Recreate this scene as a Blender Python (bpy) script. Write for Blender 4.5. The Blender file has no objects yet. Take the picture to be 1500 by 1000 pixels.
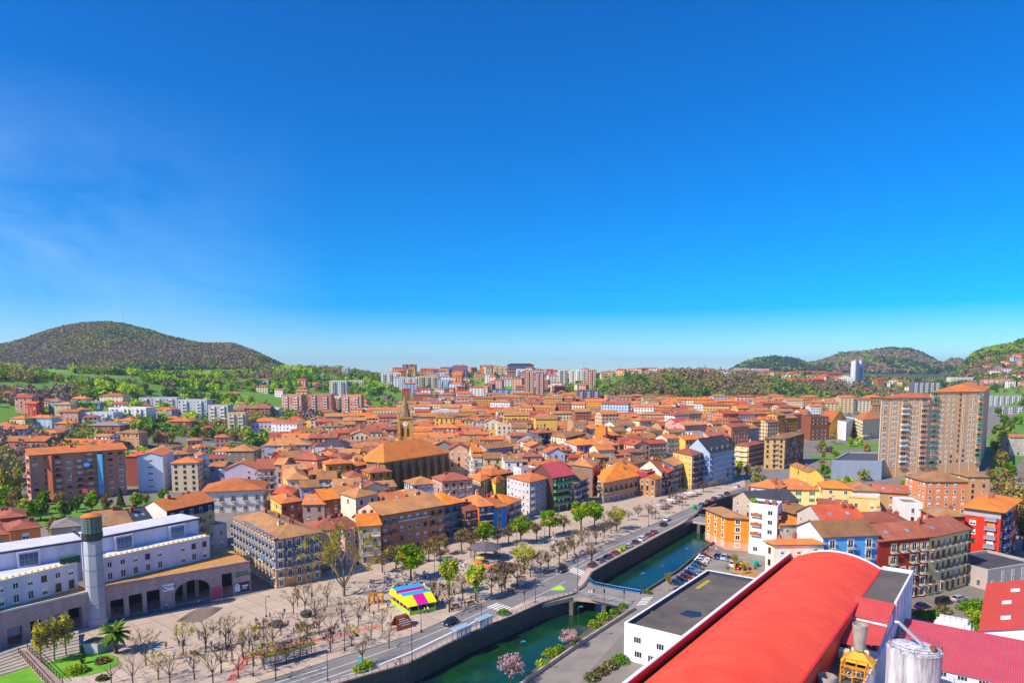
import bpy, bmesh, math, random
import numpy as np
from mathutils import Vector, Matrix, noise, geometry
R = math.radians
rnd = random.Random(11)
scene = bpy.context.scene
COL = scene.collection
# ---------------------------------------------------------------- camera
F, YH, HC, PITCH = 1000.0, 540.0, 60.0, R(5.5)
CYP = YH + F * math.tan(PITCH)
camd = bpy.data.cameras.new("camera"); cam = bpy.data.objects.new("camera", camd); COL.objects.link(cam)
cam.location = (0, 0, HC); cam.rotation_euler = (R(90) - PITCH, 0, 0)
camd.sensor_width = 36; camd.lens = F / 1500 * 36; camd.shift_y = (CYP - 500) / 1500
camd.clip_start = 1; camd.clip_end = 20000
scene.camera = cam
cP, sP = math.cos(PITCH), math.sin(PITCH)
def ray(px, py):
    xc = (px - 750) / F; yc = -(py - CYP) / F
    return Vector((xc, yc * sP + cP, yc * cP - sP))
def G(px, py, z=0.0):                      # point at height z seen at photo pixel (px, py)
    d = ray(px, py); t = (z - HC) / d.z
    return Vector((d.x * t, d.y * t, z))
def D(px, py, y):                          # point at distance y seen at photo pixel
    d = ray(px, py); t = y / d.y
    return Vector((d.x * t, y, HC + d.z * t))
def proj(p):
    v = Vector(p) - Vector((0, 0, HC))
    f = v.y * cP - v.z * sP; u = v.y * sP + v.z * cP
    return 750 + F * v.x / f, CYP - F * u / f
# ---------------------------------------------------------------- colours, materials
def lin(h):
    if isinstance(h, str):
        h = h.lstrip('#'); c = [int(h[i:i+2], 16) / 255 for i in (0, 2, 4)]
    else: c = h
    return tuple(x / 12.92 if x <= .04045 else ((x + .055) / 1.055) ** 2.4 for x in c) + (1.0,)
MATS = {}
def nodes(name):
    m = bpy.data.materials.new(name); m.use_nodes = True
    nt = m.node_tree; b = nt.nodes["Principled BSDF"]
    return m, nt, b
def N(nt, t, **k):
    n = nt.nodes.new(t)
    for a, v in k.items():
        if a.startswith('i_'): n.inputs[a[2:].replace('_', ' ')].default_value = v
        else: setattr(n, a, v)
    return n
def mix(nt, fac, a, b):
    n = N(nt, 'ShaderNodeMix', data_type='RGBA')
    for s, v in ((n.inputs[0], fac), (n.inputs[6], a), (n.inputs[7], b)):
        if hasattr(v, 'is_linked') or hasattr(v, 'links'): nt.links.new(v, s)
        else: s.default_value = v
    return n.outputs[2]
def ramp(nt, fac, lo, hi):
    n = N(nt, 'ShaderNodeMapRange', clamp=True); nt.links.new(fac, n.inputs[0])
    n.inputs[1].default_value = lo; n.inputs[2].default_value = hi
    return n.outputs[0]
def nz(nt, scale, detail=3, coord='Object', vscale=None, rough=.6):
    if coord == 'World': o = N(nt, 'ShaderNodeNewGeometry').outputs['Position']
    else: o = N(nt, 'ShaderNodeTexCoord').outputs[coord]
    if vscale:
        mp = N(nt, 'ShaderNodeMapping'); mp.inputs['Scale'].default_value = vscale
        nt.links.new(o, mp.inputs['Vector']); o = mp.outputs[0]
    n = N(nt, 'ShaderNodeTexNoise'); n.inputs['Scale'].default_value = scale; n.inputs['Detail'].default_value = detail
    n.inputs['Roughness'].default_value = rough
    nt.links.new(o, n.inputs['Vector'])
    return n.outputs['Fac']
def shade(c, k):
    return (c[0] * k, c[1] * k, c[2] * k, 1)
def vary(nt, b, col, amt=.12):             # small change of tone from object to object
    oi = N(nt, 'ShaderNodeObjectInfo')
    h = N(nt, 'ShaderNodeHueSaturation')
    mr = N(nt, 'ShaderNodeMapRange'); nt.links.new(oi.outputs['Random'], mr.inputs[0])
    mr.inputs[3].default_value = 1 - amt; mr.inputs[4].default_value = 1 + amt
    nt.links.new(mr.outputs[0], h.inputs['Value'])
    nt.links.new(col, h.inputs['Color'])
    return h.outputs[0]
def plaster(hexc, rough=.9, dirt=.22, key=None):
    key = key or 'plaster' + str(hexc)
    if key in MATS: return MATS[key]
    m, nt, b = nodes(key); c = lin(hexc)
    f = ramp(nt, nz(nt, .35, 4, 'World', (1, 1, .25)), .35, .75)
    g = ramp(nt, nz(nt, 2.2, 3, 'World'), .4, .8)
    col = mix(nt, f, c, shade(c, 1 - dirt)); col = mix(nt, g, col, shade(c, 1 - dirt * .6))
    nt.links.new(col, b.inputs['Base Color']); b.inputs['Roughness'].default_value = rough
    MATS[key] = m; return m
def paint(hexc, rough=.5, metal=0.0):
    key = f'paint{hexc}{rough}{metal}'
    if key in MATS: return MATS[key]
    m, nt, b = nodes(key); c = lin(hexc)
    f = ramp(nt, nz(nt, 1.3, 3, 'Object'), .35, .8)
    nt.links.new(mix(nt, f, c, shade(c, .86)), b.inputs['Base Color'])
    b.inputs['Roughness'].default_value = rough; b.inputs['Metallic'].default_value = metal
    MATS[key] = m; return m
def tile(hexc, hex2=None, key=None, amt=.16):
    key = key or 'tile' + str(hexc)
    if key in MATS: return MATS[key]
    m, nt, b = nodes(key); c = lin(hexc); c2 = lin(hex2) if hex2 else shade(c, .62)
    f = ramp(nt, nz(nt, .22, 4, 'World'), .38, .72)
    g = ramp(nt, nz(nt, 1.6, 3, 'World', (1, 1, 2)), .42, .75)
    col = mix(nt, f, c, c2); col = mix(nt, g, col, shade(c, .66))
    col = vary(nt, b, col, amt)
    nt.links.new(col, b.inputs['Base Color']); b.inputs['Roughness'].default_value = .88
    w = N(nt, 'ShaderNodeTexWave', bands_direction='Z'); w.inputs['Scale'].default_value = 2.2
    w.inputs['Distortion'].default_value = .6
    g2 = N(nt, 'ShaderNodeNewGeometry'); nt.links.new(g2.outputs['Position'], w.inputs['Vector'])
    bp = N(nt, 'ShaderNodeBump'); bp.inputs['Strength'].default_value = .35; bp.inputs['Distance'].default_value = .12
    nt.links.new(w.outputs['Fac'], bp.inputs['Height']); nt.links.new(bp.outputs[0], b.inputs['Normal'])
    MATS[key] = m; return m
def surf(key, hexc, hex2, s1=.3, s2=3.0, rough=.92, bump=0, lo=.38, hi=.66, vs=None):
    if key in MATS: return MATS[key]
    m, nt, b = nodes(key); c, c2 = lin(hexc), lin(hex2)
    f = ramp(nt, nz(nt, s1, 5, 'World', vs), lo, hi); g = nz(nt, s2, 3, 'World', vs)
    col = mix(nt, f, c, c2)
    col = mix(nt, ramp(nt, g, .35, .8), col, shade(c, .72))
    nt.links.new(col, b.inputs['Base Color']); b.inputs['Roughness'].default_value = rough
    if bump:
        bp = N(nt, 'ShaderNodeBump'); bp.inputs['Strength'].default_value = bump; bp.inputs['Distance'].default_value = .2
        nt.links.new(g, bp.inputs['Height']); nt.links.new(bp.outputs[0], b.inputs['Normal'])
    MATS[key] = m; return m
def bricky(key, hexc, hex2, mort, sx=1.0, sz=.5, rough=.9, rot=0.0):
    if key in MATS: return MATS[key]
    m, nt, b = nodes(key)
    tc = N(nt, 'ShaderNodeNewGeometry'); mp = N(nt, 'ShaderNodeMapping')
    mp.inputs['Rotation'].default_value = (R(90), 0, 0)
    sp = N(nt, 'ShaderNodeSeparateXYZ'); nt.links.new(tc.outputs['Position'], sp.inputs[0])
    ad = N(nt, 'ShaderNodeMath', operation='ADD'); nt.links.new(sp.outputs[0], ad.inputs[0]); nt.links.new(sp.outputs[1], ad.inputs[1])
    cb = N(nt, 'ShaderNodeCombineXYZ'); nt.links.new(ad.outputs[0], cb.inputs[0]); nt.links.new(sp.outputs[2], cb.inputs[1])
    br = N(nt, 'ShaderNodeTexBrick'); nt.links.new(cb.outputs[0], br.inputs['Vector'])
    br.inputs['Scale'].default_value = 1; br.inputs['Brick Width'].default_value = sx; br.inputs['Row Height'].default_value = sz
    br.inputs['Mortar Size'].default_value = .03
    br.inputs['Color1'].default_value = lin(hexc); br.inputs['Color2'].default_value = lin(hex2); br.inputs['Mortar'].default_value = lin(mort)
    f = ramp(nt, nz(nt, .5, 4, 'World', (1, 1, .3)), .4, .75)
    col = mix(nt, f, br.outputs['Color'], shade(lin(hexc), .6))
    n2 = nt.nodes[-1]
    n2.inputs[0].default_value = .5
    nt.links.new(col, b.inputs['Base Color']); b.inputs['Roughness'].default_value = rough
    MATS[key] = m; return m
def farwall(hexc, px=3.1, pz=3.0):                         # far facade: rows of tiny openings set into the wall's own pattern
    key = f'farwall{hexc}{px}'
    if key in MATS: return MATS[key]
    m, nt, b = nodes(key); c = lin(hexc)
    g = N(nt, 'ShaderNodeNewGeometry'); sp = N(nt, 'ShaderNodeSeparateXYZ'); nt.links.new(g.outputs['Position'], sp.inputs[0])
    nx = N(nt, 'ShaderNodeSeparateXYZ'); nt.links.new(g.outputs['Normal'], nx.inputs[0])
    def band(src, per, duty, off=0.0):
        a = N(nt, 'ShaderNodeMath', operation='MULTIPLY_ADD'); nt.links.new(src, a.inputs[0]); a.inputs[1].default_value = 1 / per; a.inputs[2].default_value = off
        fr = N(nt, 'ShaderNodeMath', operation='FRACT'); nt.links.new(a.outputs[0], fr.inputs[0])
        lt = N(nt, 'ShaderNodeMath', operation='LESS_THAN'); nt.links.new(fr.outputs[0], lt.inputs[0]); lt.inputs[1].default_value = duty
        return lt.outputs[0]
    t = N(nt, 'ShaderNodeVectorMath', operation='CROSS_PRODUCT'); nt.links.new(g.outputs['Normal'], t.inputs[0]); t.inputs[1].default_value = (0, 0, 1)
    dp = N(nt, 'ShaderNodeVectorMath', operation='DOT_PRODUCT'); nt.links.new(g.outputs['Position'], dp.inputs[0]); nt.links.new(t.outputs[0], dp.inputs[1])
    mu = N(nt, 'ShaderNodeMath', operation='MULTIPLY'); nt.links.new(band(dp.outputs['Value'], px, .45), mu.inputs[0]); nt.links.new(band(sp.outputs[2], pz, .5, .3), mu.inputs[1])
    f = ramp(nt, nz(nt, .3, 3, 'World'), .4, .8)
    col = mix(nt, f, c, shade(c, .8))
    nt.links.new(mix(nt, mu.outputs[0], col, shade(lin('#3a3f4a'), .8)), b.inputs['Base Color'])
    b.inputs['Roughness'].default_value = .85
    MATS[key] = m; return m
def glassmat(hexc='#1c2630', key='glass'):
    if key in MATS: return MATS[key]
    m, nt, b = nodes(key); oi = N(nt, 'ShaderNodeObjectInfo')
    c = lin(hexc)
    nt.links.new(mix(nt, oi.outputs['Random'], c, shade(c, 2.6)), b.inputs['Base Color'])
    b.inputs['Roughness'].default_value = .12
    MATS[key] = m; return m
def leafmat(key, hexc, hex2, trans=.35):
    if key in MATS: return MATS[key]
    m, nt, b = nodes(key)
    f = ramp(nt, nz(nt, .45, 3, 'World'), .3, .7)
    col = mix(nt, f, lin(hexc), lin(hex2))
    col = vary(nt, b, col, .18)
    out = [n for n in nt.nodes if n.type == 'OUTPUT_MATERIAL'][0]
    df = N(nt, 'ShaderNodeBsdfDiffuse'); tr = N(nt, 'ShaderNodeBsdfTranslucent'); ms = N(nt, 'ShaderNodeMixShader')
    nt.links.new(col, df.inputs[0]); nt.links.new(col, tr.inputs[0]); ms.inputs[0].default_value = trans
    nt.links.new(df.outputs[0], ms.inputs[1]); nt.links.new(tr.outputs[0], ms.inputs[2]); nt.links.new(ms.outputs[0], out.inputs[0])
    MATS[key] = m; return m
# ---------------------------------------------------------------- mesh builder, objects
class MB:
    def __init__(s): s.v, s.f, s.m = [], [], []
    def add(s, vs, fs, mi=0):
        n = len(s.v); s.v += [tuple(v) for v in vs]
        for f in fs: s.f.append(tuple(i + n for i in f)); s.m.append(mi)
        return s
    def quad(s, a, b, c, d, mi=0): return s.add((a, b, c, d), ((0, 1, 2, 3),), mi)
    def box(s, x0, x1, y0, y1, z0, z1, mi=0, M=None):
        vs = [Vector((x, y, z)) for z in (z0, z1) for x, y in ((x0, y0), (x1, y0), (x1, y1), (x0, y1))]
        if M: vs = [M @ v for v in vs]
        return s.add(vs, ((3, 2, 1, 0), (4, 5, 6, 7), (0, 1, 5, 4), (1, 2, 6, 5), (2, 3, 7, 6), (3, 0, 4, 7)), mi)
    def prism(s, poly, z0, z1, mi=0, mtop=None, cap=True):
        n = len(poly); vs = [(p[0], p[1], z0 if not callable(z0) else z0(p)) for p in poly] + [(p[0], p[1], z1 if not callable(z1) else z1(p)) for p in poly]
        a = sum(poly[i][0] * poly[(i + 1) % n][1] - poly[(i + 1) % n][0] * poly[i][1] for i in range(n))
        fs = []
        for i in range(n):
            j = (i + 1) % n
            fs.append((i, j, n + j, n + i) if a > 0 else (j, i, n + i, n + j))
        s.add(vs, fs, mi)
        if cap:
            top = tuple(range(n, 2 * n)); bot = tuple(range(n - 1, -1, -1))
            if a < 0: top, bot = top[::-1], bot[::-1]
            s.add(vs, (top,), mi if mtop is None else mtop); s.add(vs, (bot,), mi)
        return s
    def tube(s, pts, r, n=6, mi=0, r1=None, cap=True):
        pts = [Vector(p) for p in pts]; rings = []
        for i, p in enumerate(pts):
            d = (pts[min(i + 1, len(pts) - 1)] - pts[max(i - 1, 0)]).normalized()
            a = d.orthogonal().normalized() if abs(d.z) > .95 else d.cross(Vector((0, 0, 1))).normalized()
            b = a.cross(d); rr = r if r1 is None else r + (r1 - r) * i / max(1, len(pts) - 1)
            rings.append([p + (a * math.cos(t) + b * math.sin(t)) * rr for t in (2 * math.pi * k / n for k in range(n))])
        vs = [v for rg in rings for v in rg]; fs = []
        for i in range(len(pts) - 1):
            for k in range(n):
                k2 = (k + 1) % n; fs.append((i * n + k, i * n + k2, (i + 1) * n + k2, (i + 1) * n + k))
        if cap: fs.append(tuple(range(n - 1, -1, -1))); fs.append(tuple(range((len(pts) - 1) * n, len(pts) * n)))
        return s.add(vs, fs, mi)
    def lathe(s, prof, n=16, c=(0, 0), mi=0):
        vs = [(c[0] + r * math.cos(2 * math.pi * k / n), c[1] + r * math.sin(2 * math.pi * k / n), z) for r, z in prof for k in range(n)]
        fs = [(i * n + k, i * n + (k + 1) % n, (i + 1) * n + (k + 1) % n, (i + 1) * n + k) for i in range(len(prof) - 1) for k in range(n)]
        fs.append(tuple(range(n - 1, -1, -1))); fs.append(tuple((len(prof) - 1) * n + k for k in range(n)))
        return s.add(vs, fs, mi)
    def mesh(s, name, mats, smooth=False):
        me = bpy.data.meshes.new(name); me.from_pydata(s.v, [], s.f)
        for m in (mats if isinstance(mats, (list, tuple)) else [mats]): me.materials.append(m)
        if s.f:
            me.polygons.foreach_set('material_index', s.m)
            if smooth: me.polygons.foreach_set('use_smooth', [True] * len(s.f))
        me.update(); return me
    def build(s, name, mats, parent=None, loc=(0, 0, 0), smooth=False, rz=0):
        return new(name, s.mesh(name, mats, smooth), parent, loc, rz)
def new(name, me, parent=None, loc=(0, 0, 0), rz=0.0, sc=None):
    o = bpy.data.objects.new(name, me); COL.objects.link(o); o.location = loc
    if rz: o.rotation_euler = (0, 0, rz)
    if sc: o.scale = sc
    if parent: o.parent = parent
    return o
def tag(o, label, cat, group=None, kind=None):
    if label: o['label'] = label
    if cat: o['category'] = cat
    if group: o['group'] = group
    if kind: o['kind'] = kind
    return o
def thing(name, label, cat, loc=(0, 0, 0), rz=0.0, group=None):
    return tag(new(name, None, None, loc, rz), label, cat, group)
def struct(o): o['kind'] = 'structure'; return o
def kids(o): return KID.get(o.name, ())
KID = {}
def copytree(o, loc, rz=0.0, sc=None, label=None, group=None, mats=None):
    def rec(a, par):
        c = a.copy(); COL.objects.link(c)
        if par: c.parent = par
        for ch in a.children: rec(ch, c)
        return c
    c = rec(o, None); c.location = loc; c.rotation_euler = (0, 0, rz)
    if sc: c.scale = sc if isinstance(sc, (tuple, list)) else (sc, sc, sc)
    if label: c['label'] = label
    if group: c['group'] = group
    return c
def setmat(o, m, slot=0):
    o.material_slots[slot].link = 'OBJECT'; o.material_slots[slot].material = m
def P2(lst, z=0.0): return [G(x, y, z) for x, y in lst]
def sheet(name, pix, z, m, zt=0.0):
    mb = MB(); pts = [G(x, y, zt) for x, y in pix]
    a = sum(pts[i].x * pts[i - 1].y - pts[i - 1].x * pts[i].y for i in range(len(pts)))
    if a > 0: pts.reverse()
    mb.add([(p.x, p.y, z) for p in pts], [tuple(range(len(pts)))][:1]); return mb.build(name, m)
# ---------------------------------------------------------------- terrain
def interp(t, u):
    return float(np.interp(u, [a for a, _ in t], [b for _, b in t]))
FOOT = [(-300, 300), (0, 330), (200, 400), (350, 470), (450, 640), (560, 800), (700, 900), (850, 960), (1000, 1060), (1200, 1080), (1300, 1150), (1380, 1000), (1500, 800), (1800, 800)]
CRD = [(-300, 800), (0, 820), (200, 920), (400, 1200), (560, 1400), (750, 1500), (900, 1400), (1000, 1330), (1200, 1450), (1300, 1550), (1500, 1500), (1800, 1500)]
CRY = [(-300, 540), (0, 544), (100, 546), (200, 551), (300, 553), (370, 549), (440, 541), (500, 543), (560, 553), (620, 552), (750, 548), (850, 555), (920, 548), (1000, 548), (1100, 551), (1200, 555), (1300, 562), (1380, 566), (1500, 556), (1800, 550)]
KST = [(-300, 1.0), (520, 1.0), (850, 1.3), (920, 2.2), (1250, 2.4), (1330, 1.2), (1800, 1)]
MTN = [  # (depth, front width, table of skyline pixels)
    (2300, 1000, [(-400, 530), (-150, 516), (-60, 508), (0, 505), (30, 499), (62, 489), (100, 477), (130, 472), (165, 471), (190, 474), (225, 482), (250, 491), (300, 501), (345, 501), (365, 508), (390, 519), (420, 533), (460, 546), (520, 562), (600, 590)]),
    (3600, 1000, [(1000, 570), (1060, 547), (1085, 532), (1110, 525), (1130, 523), (1165, 527), (1180, 533), (1200, 528), (1230, 518), (1270, 514), (1300, 510), (1325, 511), (1345, 517), (1370, 530), (1383, 531), (1390, 526), (1402, 526), (1410, 533), (1430, 545), (1460, 575)]),
    (2100, 900, [(1300, 600), (1350, 572), (1380, 556), (1400, 543), (1416, 523), (1430, 513), (1448, 507), (1470, 504), (1485, 500), (1500, 494), (1540, 485), (1600, 478), (1800, 480)]),
]
def sm(t): t = min(1.0, max(0.0, t)); return t * t * (3 - 2 * t)
def terr(x, y):
    if y < 60: return 0.0
    u = 750 + F * x / y
    f, c = interp(FOOT, u), interp(CRD, u)
    if y < f: base = 0.0
    else:
        zc = HC - (interp(CRY, u) - YH) / F * c
        base = zc * sm(min(1, (y - f) / (c - f) * interp(KST, u)) * (1.0 if interp(KST, u) < 1.5 else 1)) if y < c else zc - (y - c) * .012
        base += 2.2 * noise.noise(Vector((x * .012, y * .012, 0))) * min(1, (y - f) / 120)
    for d, w, tb in MTN:
        if y > d - w and tb[0][0] < u < tb[-1][0]:
            zp = HC - (interp(tb, u) - YH) / F * d
            t = (y - (d - w)) / w
            k = sm(t) if y < d else max(0, 1 - ((y - d) / 900) ** 2)
            nn = noise.fractal(Vector((x * .004, y * .004, d)), 1.0, 2.0, 4) * 16 * (1 - abs(2 * min(t, 1) - 1) ** 2) if t < 1 else 0
            zz = (zp - {2300: 11, 3600: 17, 2100: 9}[d]) * k + nn
            base = max(base, zz)
    return base
def GT(px, py, ymin=300):                  # pixel to terrain
    d = ray(px, py); y = ymin
    while y < 4500:
        t = y / d.y
        if HC + d.z * t <= terr(d.x * t, y): break
        y += 4 if y < 1600 else 12
    t = y / d.y
    return Vector((d.x * t, y, terr(d.x * t, y)))
# ---------------------------------------------------------------- people meshes, made once
rp_ = random.Random(41)
def person_mesh(pose, top, trou, skin, hair):
    """one continuous skinned body; hands with five fingers"""
    V, E, Rr = [], [], []
    def add(p, r, par=None):
        V.append(Vector(p)); Rr.append(r)
        if par is not None: E.append((par, len(V) - 1))
        return len(V) - 1
    sit = pose == 'sit'; hz = .5 if sit else .92
    pel = add((0, 0, hz), .13); wa = add((0, .0, hz + .2), .115, pel); ch = add((0, .01, hz + .42), .14, wa); nk = add((0, .0, hz + .56), .06, ch); hd = add((0, -.02, hz + .66), .085, nk); tp = add((0, -.01, hz + .76), .09, hd); add((0, -.09, hz + .68), .03, hd)
    for s in (-1, 1):
        st = {'stand': (0, 0), 'walk': (s * .22, -s * .16)}.get(pose, (0, 0))
        hip = add((s * .1, 0, hz - .05), .095, pel)
        if sit: kn = add((s * .13, -.42, hz), .07, hip); an = add((s * .13, -.44, .1), .045, kn)
        else: kn = add((s * .11, -st[0] * .6 - .02, .5), .065, hip); an = add((s * .11, -st[0] * 1.2 + .05, .09), .045, kn)
        f = V[an]; add((f.x, f.y - .16, .04), .04, an)
        sh = add((s * .19, .01, hz + .48), .065, ch)
        if sit: el = add((s * .25, -.05, hz + .22), .045, sh); wr = add((s * .17, -.27, hz + .14), .03, el); dirv = Vector((-s * .3, -1, 0))
        else: el = add((s * .26, .03 - st[1] * .5, hz + .2), .045, sh); wr = add((s * .27, -.06 - st[1], hz - .04), .03, el); dirv = Vector((0, -.25, -1))
        dirv.normalize(); w0 = V[wr]; pm = add(w0 + dirv * .07, .032, wr); sd = Vector((0, 1, 0)) if not sit else Vector((1, 0, 0))
        for k in range(4): a = add(V[pm] + dirv * .03 + sd * (k - 1.5) * .022, .011, pm); add(V[a] + dirv * (.055 + .012 * (k in (1, 2))) + Vector((0, -.012, 0)), .009, a)
        th = add(w0 + dirv * .035 + sd * -.045, .012, wr); add(V[th] + dirv * .04 + sd * -.012, .01, th)
    me = bpy.data.meshes.new('person_skeleton'); me.from_pydata([tuple(v) for v in V], E, []); ob = bpy.data.objects.new('person_skeleton', me); COL.objects.link(ob)
    md = ob.modifiers.new('skin', 'SKIN')
    for i, r in enumerate(Rr): me.skin_vertices[0].data[i].radius = (r, r * (.8 if i in (0, 1, 2) else 1)); me.skin_vertices[0].data[i].use_root = (i == 0)
    sb = ob.modifiers.new('sub', 'SUBSURF'); sb.levels = 1; sb.render_levels = 1
    dg = bpy.context.evaluated_depsgraph_get(); out = bpy.data.meshes.new_from_object(ob.evaluated_get(dg)); out.name = 'person'
    bpy.data.objects.remove(ob); out.materials.clear()
    for m_ in (paint(skin, .7), paint(top, .9), paint(trou, .9), paint(hair, .8), paint('#2a2624', .8)): out.materials.append(m_)
    for pl_ in out.polygons:
        c = pl_.center; z = c.z - hz
        if c.z < .09: mi = 4
        elif z > .73 or (z > .62 and c.y > .03): mi = 3
        elif z > .55: mi = 0
        elif abs(c.x) > .15 and ((not sit and z < -.02 and abs(c.x) > .2) or (sit and c.y < -.24 and z > .08)): mi = 0
        elif z > .03 or (abs(c.x) > .19 and not sit): mi = 1
        else: mi = 2
        pl_.material_index = mi; pl_.use_smooth = True
    return out
POSES = ['stand', 'walk', 'sit', 'walk']; LOOKS = [('dark', '#2a2c38', '#22242c'), ('white', '#e6e4e0', '#3a4460'), ('red', '#b02a30', '#2a2c34'), ('blue', '#2f5aa0', '#2c2e38'), ('black', '#17181c', '#3c4258'), ('grey', '#8a8a90', '#2a3046'), ('pink', '#d89aa8', '#5a5048')]
PMESH = {(ps, lk): person_mesh(ps, LOOKS[lk][1], LOOKS[lk][2], rp_.choice(['#d8a888', '#c89878']), rp_.choice(['#3a2a20', '#6a4a30', '#1e1a18'])) for ps in ('stand', 'walk', 'sit') for lk in range(7)}
HAZE = 0.00007
# ---------------------------------------------------------------- light and sky
SUN_EL, SUN_AZ = R(42), math.atan2(-.82, -.57)      # azimuth measured from +Y towards +X
sdir = Vector((math.sin(SUN_AZ) * math.cos(SUN_EL), math.cos(SUN_AZ) * math.cos(SUN_EL), math.sin(SUN_EL)))
sl = bpy.data.lights.new("sun", 'SUN'); sl.energy = 5.0; sl.angle = R(.5); sl.color = (1, .88, .70)
so = bpy.data.objects.new("sun", sl); COL.objects.link(so); so.rotation_euler = sdir.to_track_quat('Z', 'Y').to_euler()
w = bpy.data.worlds.new("World"); scene.world = w; w.use_nodes = True
nt = w.node_tree; bg = nt.nodes['Background']
sky = nt.nodes.new('ShaderNodeTexSky'); sky.sky_type = 'NISHITA'; sky.sun_disc = False
sky.sun_elevation = SUN_EL; sky.sun_rotation = SUN_AZ
sky.altitude = 0; sky.air_density = 1.0; sky.dust_density = .7; sky.ozone_density = 2.0
tcw = nt.nodes.new('ShaderNodeTexCoord'); mpw = nt.nodes.new('ShaderNodeMapping'); mpw.inputs['Scale'].default_value = (1, 1, .9); mpw.inputs['Location'].default_value = (0, 0, .055)
nt.links.new(tcw.outputs['Generated'], mpw.inputs['Vector']); nt.links.new(mpw.outputs[0], sky.inputs['Vector'])
vm1 = nt.nodes.new('ShaderNodeVectorMath'); vm1.operation = 'SCALE'; vm1.inputs['Scale'].default_value = .16
gm = nt.nodes.new('ShaderNodeGamma'); gm.inputs['Gamma'].default_value = 1.18
hs = nt.nodes.new('ShaderNodeHueSaturation'); hs.inputs['Saturation'].default_value = 1.95; hs.inputs['Hue'].default_value = .512; hs.inputs["Value"].default_value = 8.4
nt.links.new(sky.outputs[0], vm1.inputs[0]); nt.links.new(vm1.outputs[0], gm.inputs[0]); nt.links.new(gm.outputs[0], hs.inputs['Color']); nt.links.new(hs.outputs[0], bg.inputs['Color'])
# thin veil of high cloud low on the left
cn = nt.nodes.new('ShaderNodeTexNoise'); cn.inputs['Scale'].default_value = 2.6; cn.inputs['Detail'].default_value = 6; cn.inputs['Roughness'].default_value = .62; cn.inputs['Distortion'].default_value = .5
cm_ = nt.nodes.new('ShaderNodeMapping'); cm_.inputs['Scale'].default_value = (1, 1, 2.6); nt.links.new(tcw.outputs['Generated'], cm_.inputs['Vector']); nt.links.new(cm_.outputs[0], cn.inputs['Vector'])
cf = ramp(nt, cn.outputs['Fac'], .34, .8); cs_ = nt.nodes.new('ShaderNodeSeparateXYZ'); nt.links.new(tcw.outputs['Generated'], cs_.inputs[0])
def mul(a_, b_):
    n_ = nt.nodes.new('ShaderNodeMath'); n_.operation = 'MULTIPLY'
    for s_, v_ in ((n_.inputs[0], a_), (n_.inputs[1], b_)):
        if isinstance(v_, float): s_.default_value = v_
        else: nt.links.new(v_, s_)
    return n_.outputs[0]
left = ramp(nt, cs_.outputs[0], -.25, -.66); low = ramp(nt, cs_.outputs[2], .34, .12)
cmx = mix(nt, mul(mul(mul(cf, left), low), .62), hs.outputs[0], (5.6, 7.2, 9.0, 1)); nt.links.new(cmx, bg.inputs['Color'])
bg.inputs['Strength'].default_value = .12
scene.view_settings.view_transform = 'Standard'; scene.view_settings.look = 'None'
scene.view_settings.exposure = .3; scene.view_settings.gamma = 1
# ---------------------------------------------------------------- ground with the river channel
HOLE_L = [(200, 1110), (400, 1030), (510, 999), (600, 973), (690, 928), (750, 904), (795, 884), (840, 871), (858, 858), (863, 848), (868, 839), (900, 821), (940, 800), (975, 781), (1004, 766), (1021, 753), (1028, 743), (1040, 736), (1060, 729), (1096, 719), (1135, 709)]
HOLE_R = [(1145, 716), (1110, 729), (1085, 745), (1066, 768), (1062, 784), (1030, 805), (992, 837), (941, 869), (925, 882), (905, 893), (870, 915), (835, 941), (800, 966), (757, 1000), (660, 1110)]
holeL, holeR = P2(HOLE_L), P2(HOLE_R)
hole = [(p.x, p.y) for p in holeL + holeR]
def inpoly(x, y, poly):
    c = False; j = len(poly) - 1
    for i in range(len(poly)):
        xi, yi = poly[i][0], poly[i][1]; xj, yj = poly[j][0], poly[j][1]
        if (yi > y) != (yj > y) and x < (xj - xi) * (y - yi) / (yj - yi) + xi: c = not c
        j = i
    return c
def near_hole(x, y, r=2.0):
    if not (-60 < x < 140 and 80 < y < 340): return False
    for i in range(len(hole)):
        a, b = Vector(hole[i]), Vector(hole[(i + 1) % len(hole)])
        p, f = geometry.intersect_point_line(Vector((x, y)), a, b); f = min(1, max(0, f))
        if ((a + (b - a) * f) - Vector((x, y))).length < r: return True
    return False
gp = [Vector(h) for h in hole]; ge = [(i, (i + 1) % len(hole)) for i in range(len(hole))]
ys = [20, 40, 60, 80, 110, 140, 170, 200, 230, 260, 290] + list(range(310, 1660, 16)) + list(range(1680, 4700, 60)) + [5000, 6000, 8000, 12000]
for y in ys:
    for u in range(-500, 2040, 16 if y > 290 else 60):
        x = (u - 750) / F * y
        if y < 340 and (inpoly(x, y, hole) or near_hole(x, y)): continue
        gp.append(Vector((x, y)))
ov, oe, of, _, _, _ = geometry.delaunay_2d_cdt(gp, ge, [], 0, 1e-4)
gmb = MB(); gmb.v = [(v.x, v.y, terr(v.x, v.y)) for v in ov]
for f in of:
    cx = sum(ov[i].x for i in f) / len(f); cy = sum(ov[i].y for i in f) / len(f)
    if cy < 340 and inpoly(cx, cy, hole): continue
    z = sum(gmb.v[i][2] for i in f) / len(f); u = 750 + F * cx / cy
    mi = 0
    if z > 6: mi = 1
    if cy > 1450 and z > 62: mi = 2
    if cy > 2700 and u > 900: mi = 3
    gmb.f.append(tuple(f)); gmb.m.append(mi)
M_TOWN = surf('townground', '#8d8478', '#6f6a66', .05, 1.2)
M_GRASS = surf('hillgrass', '#6f9a1e', '#4b7a1c', .012, .3, lo=.3, hi=.7)
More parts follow.
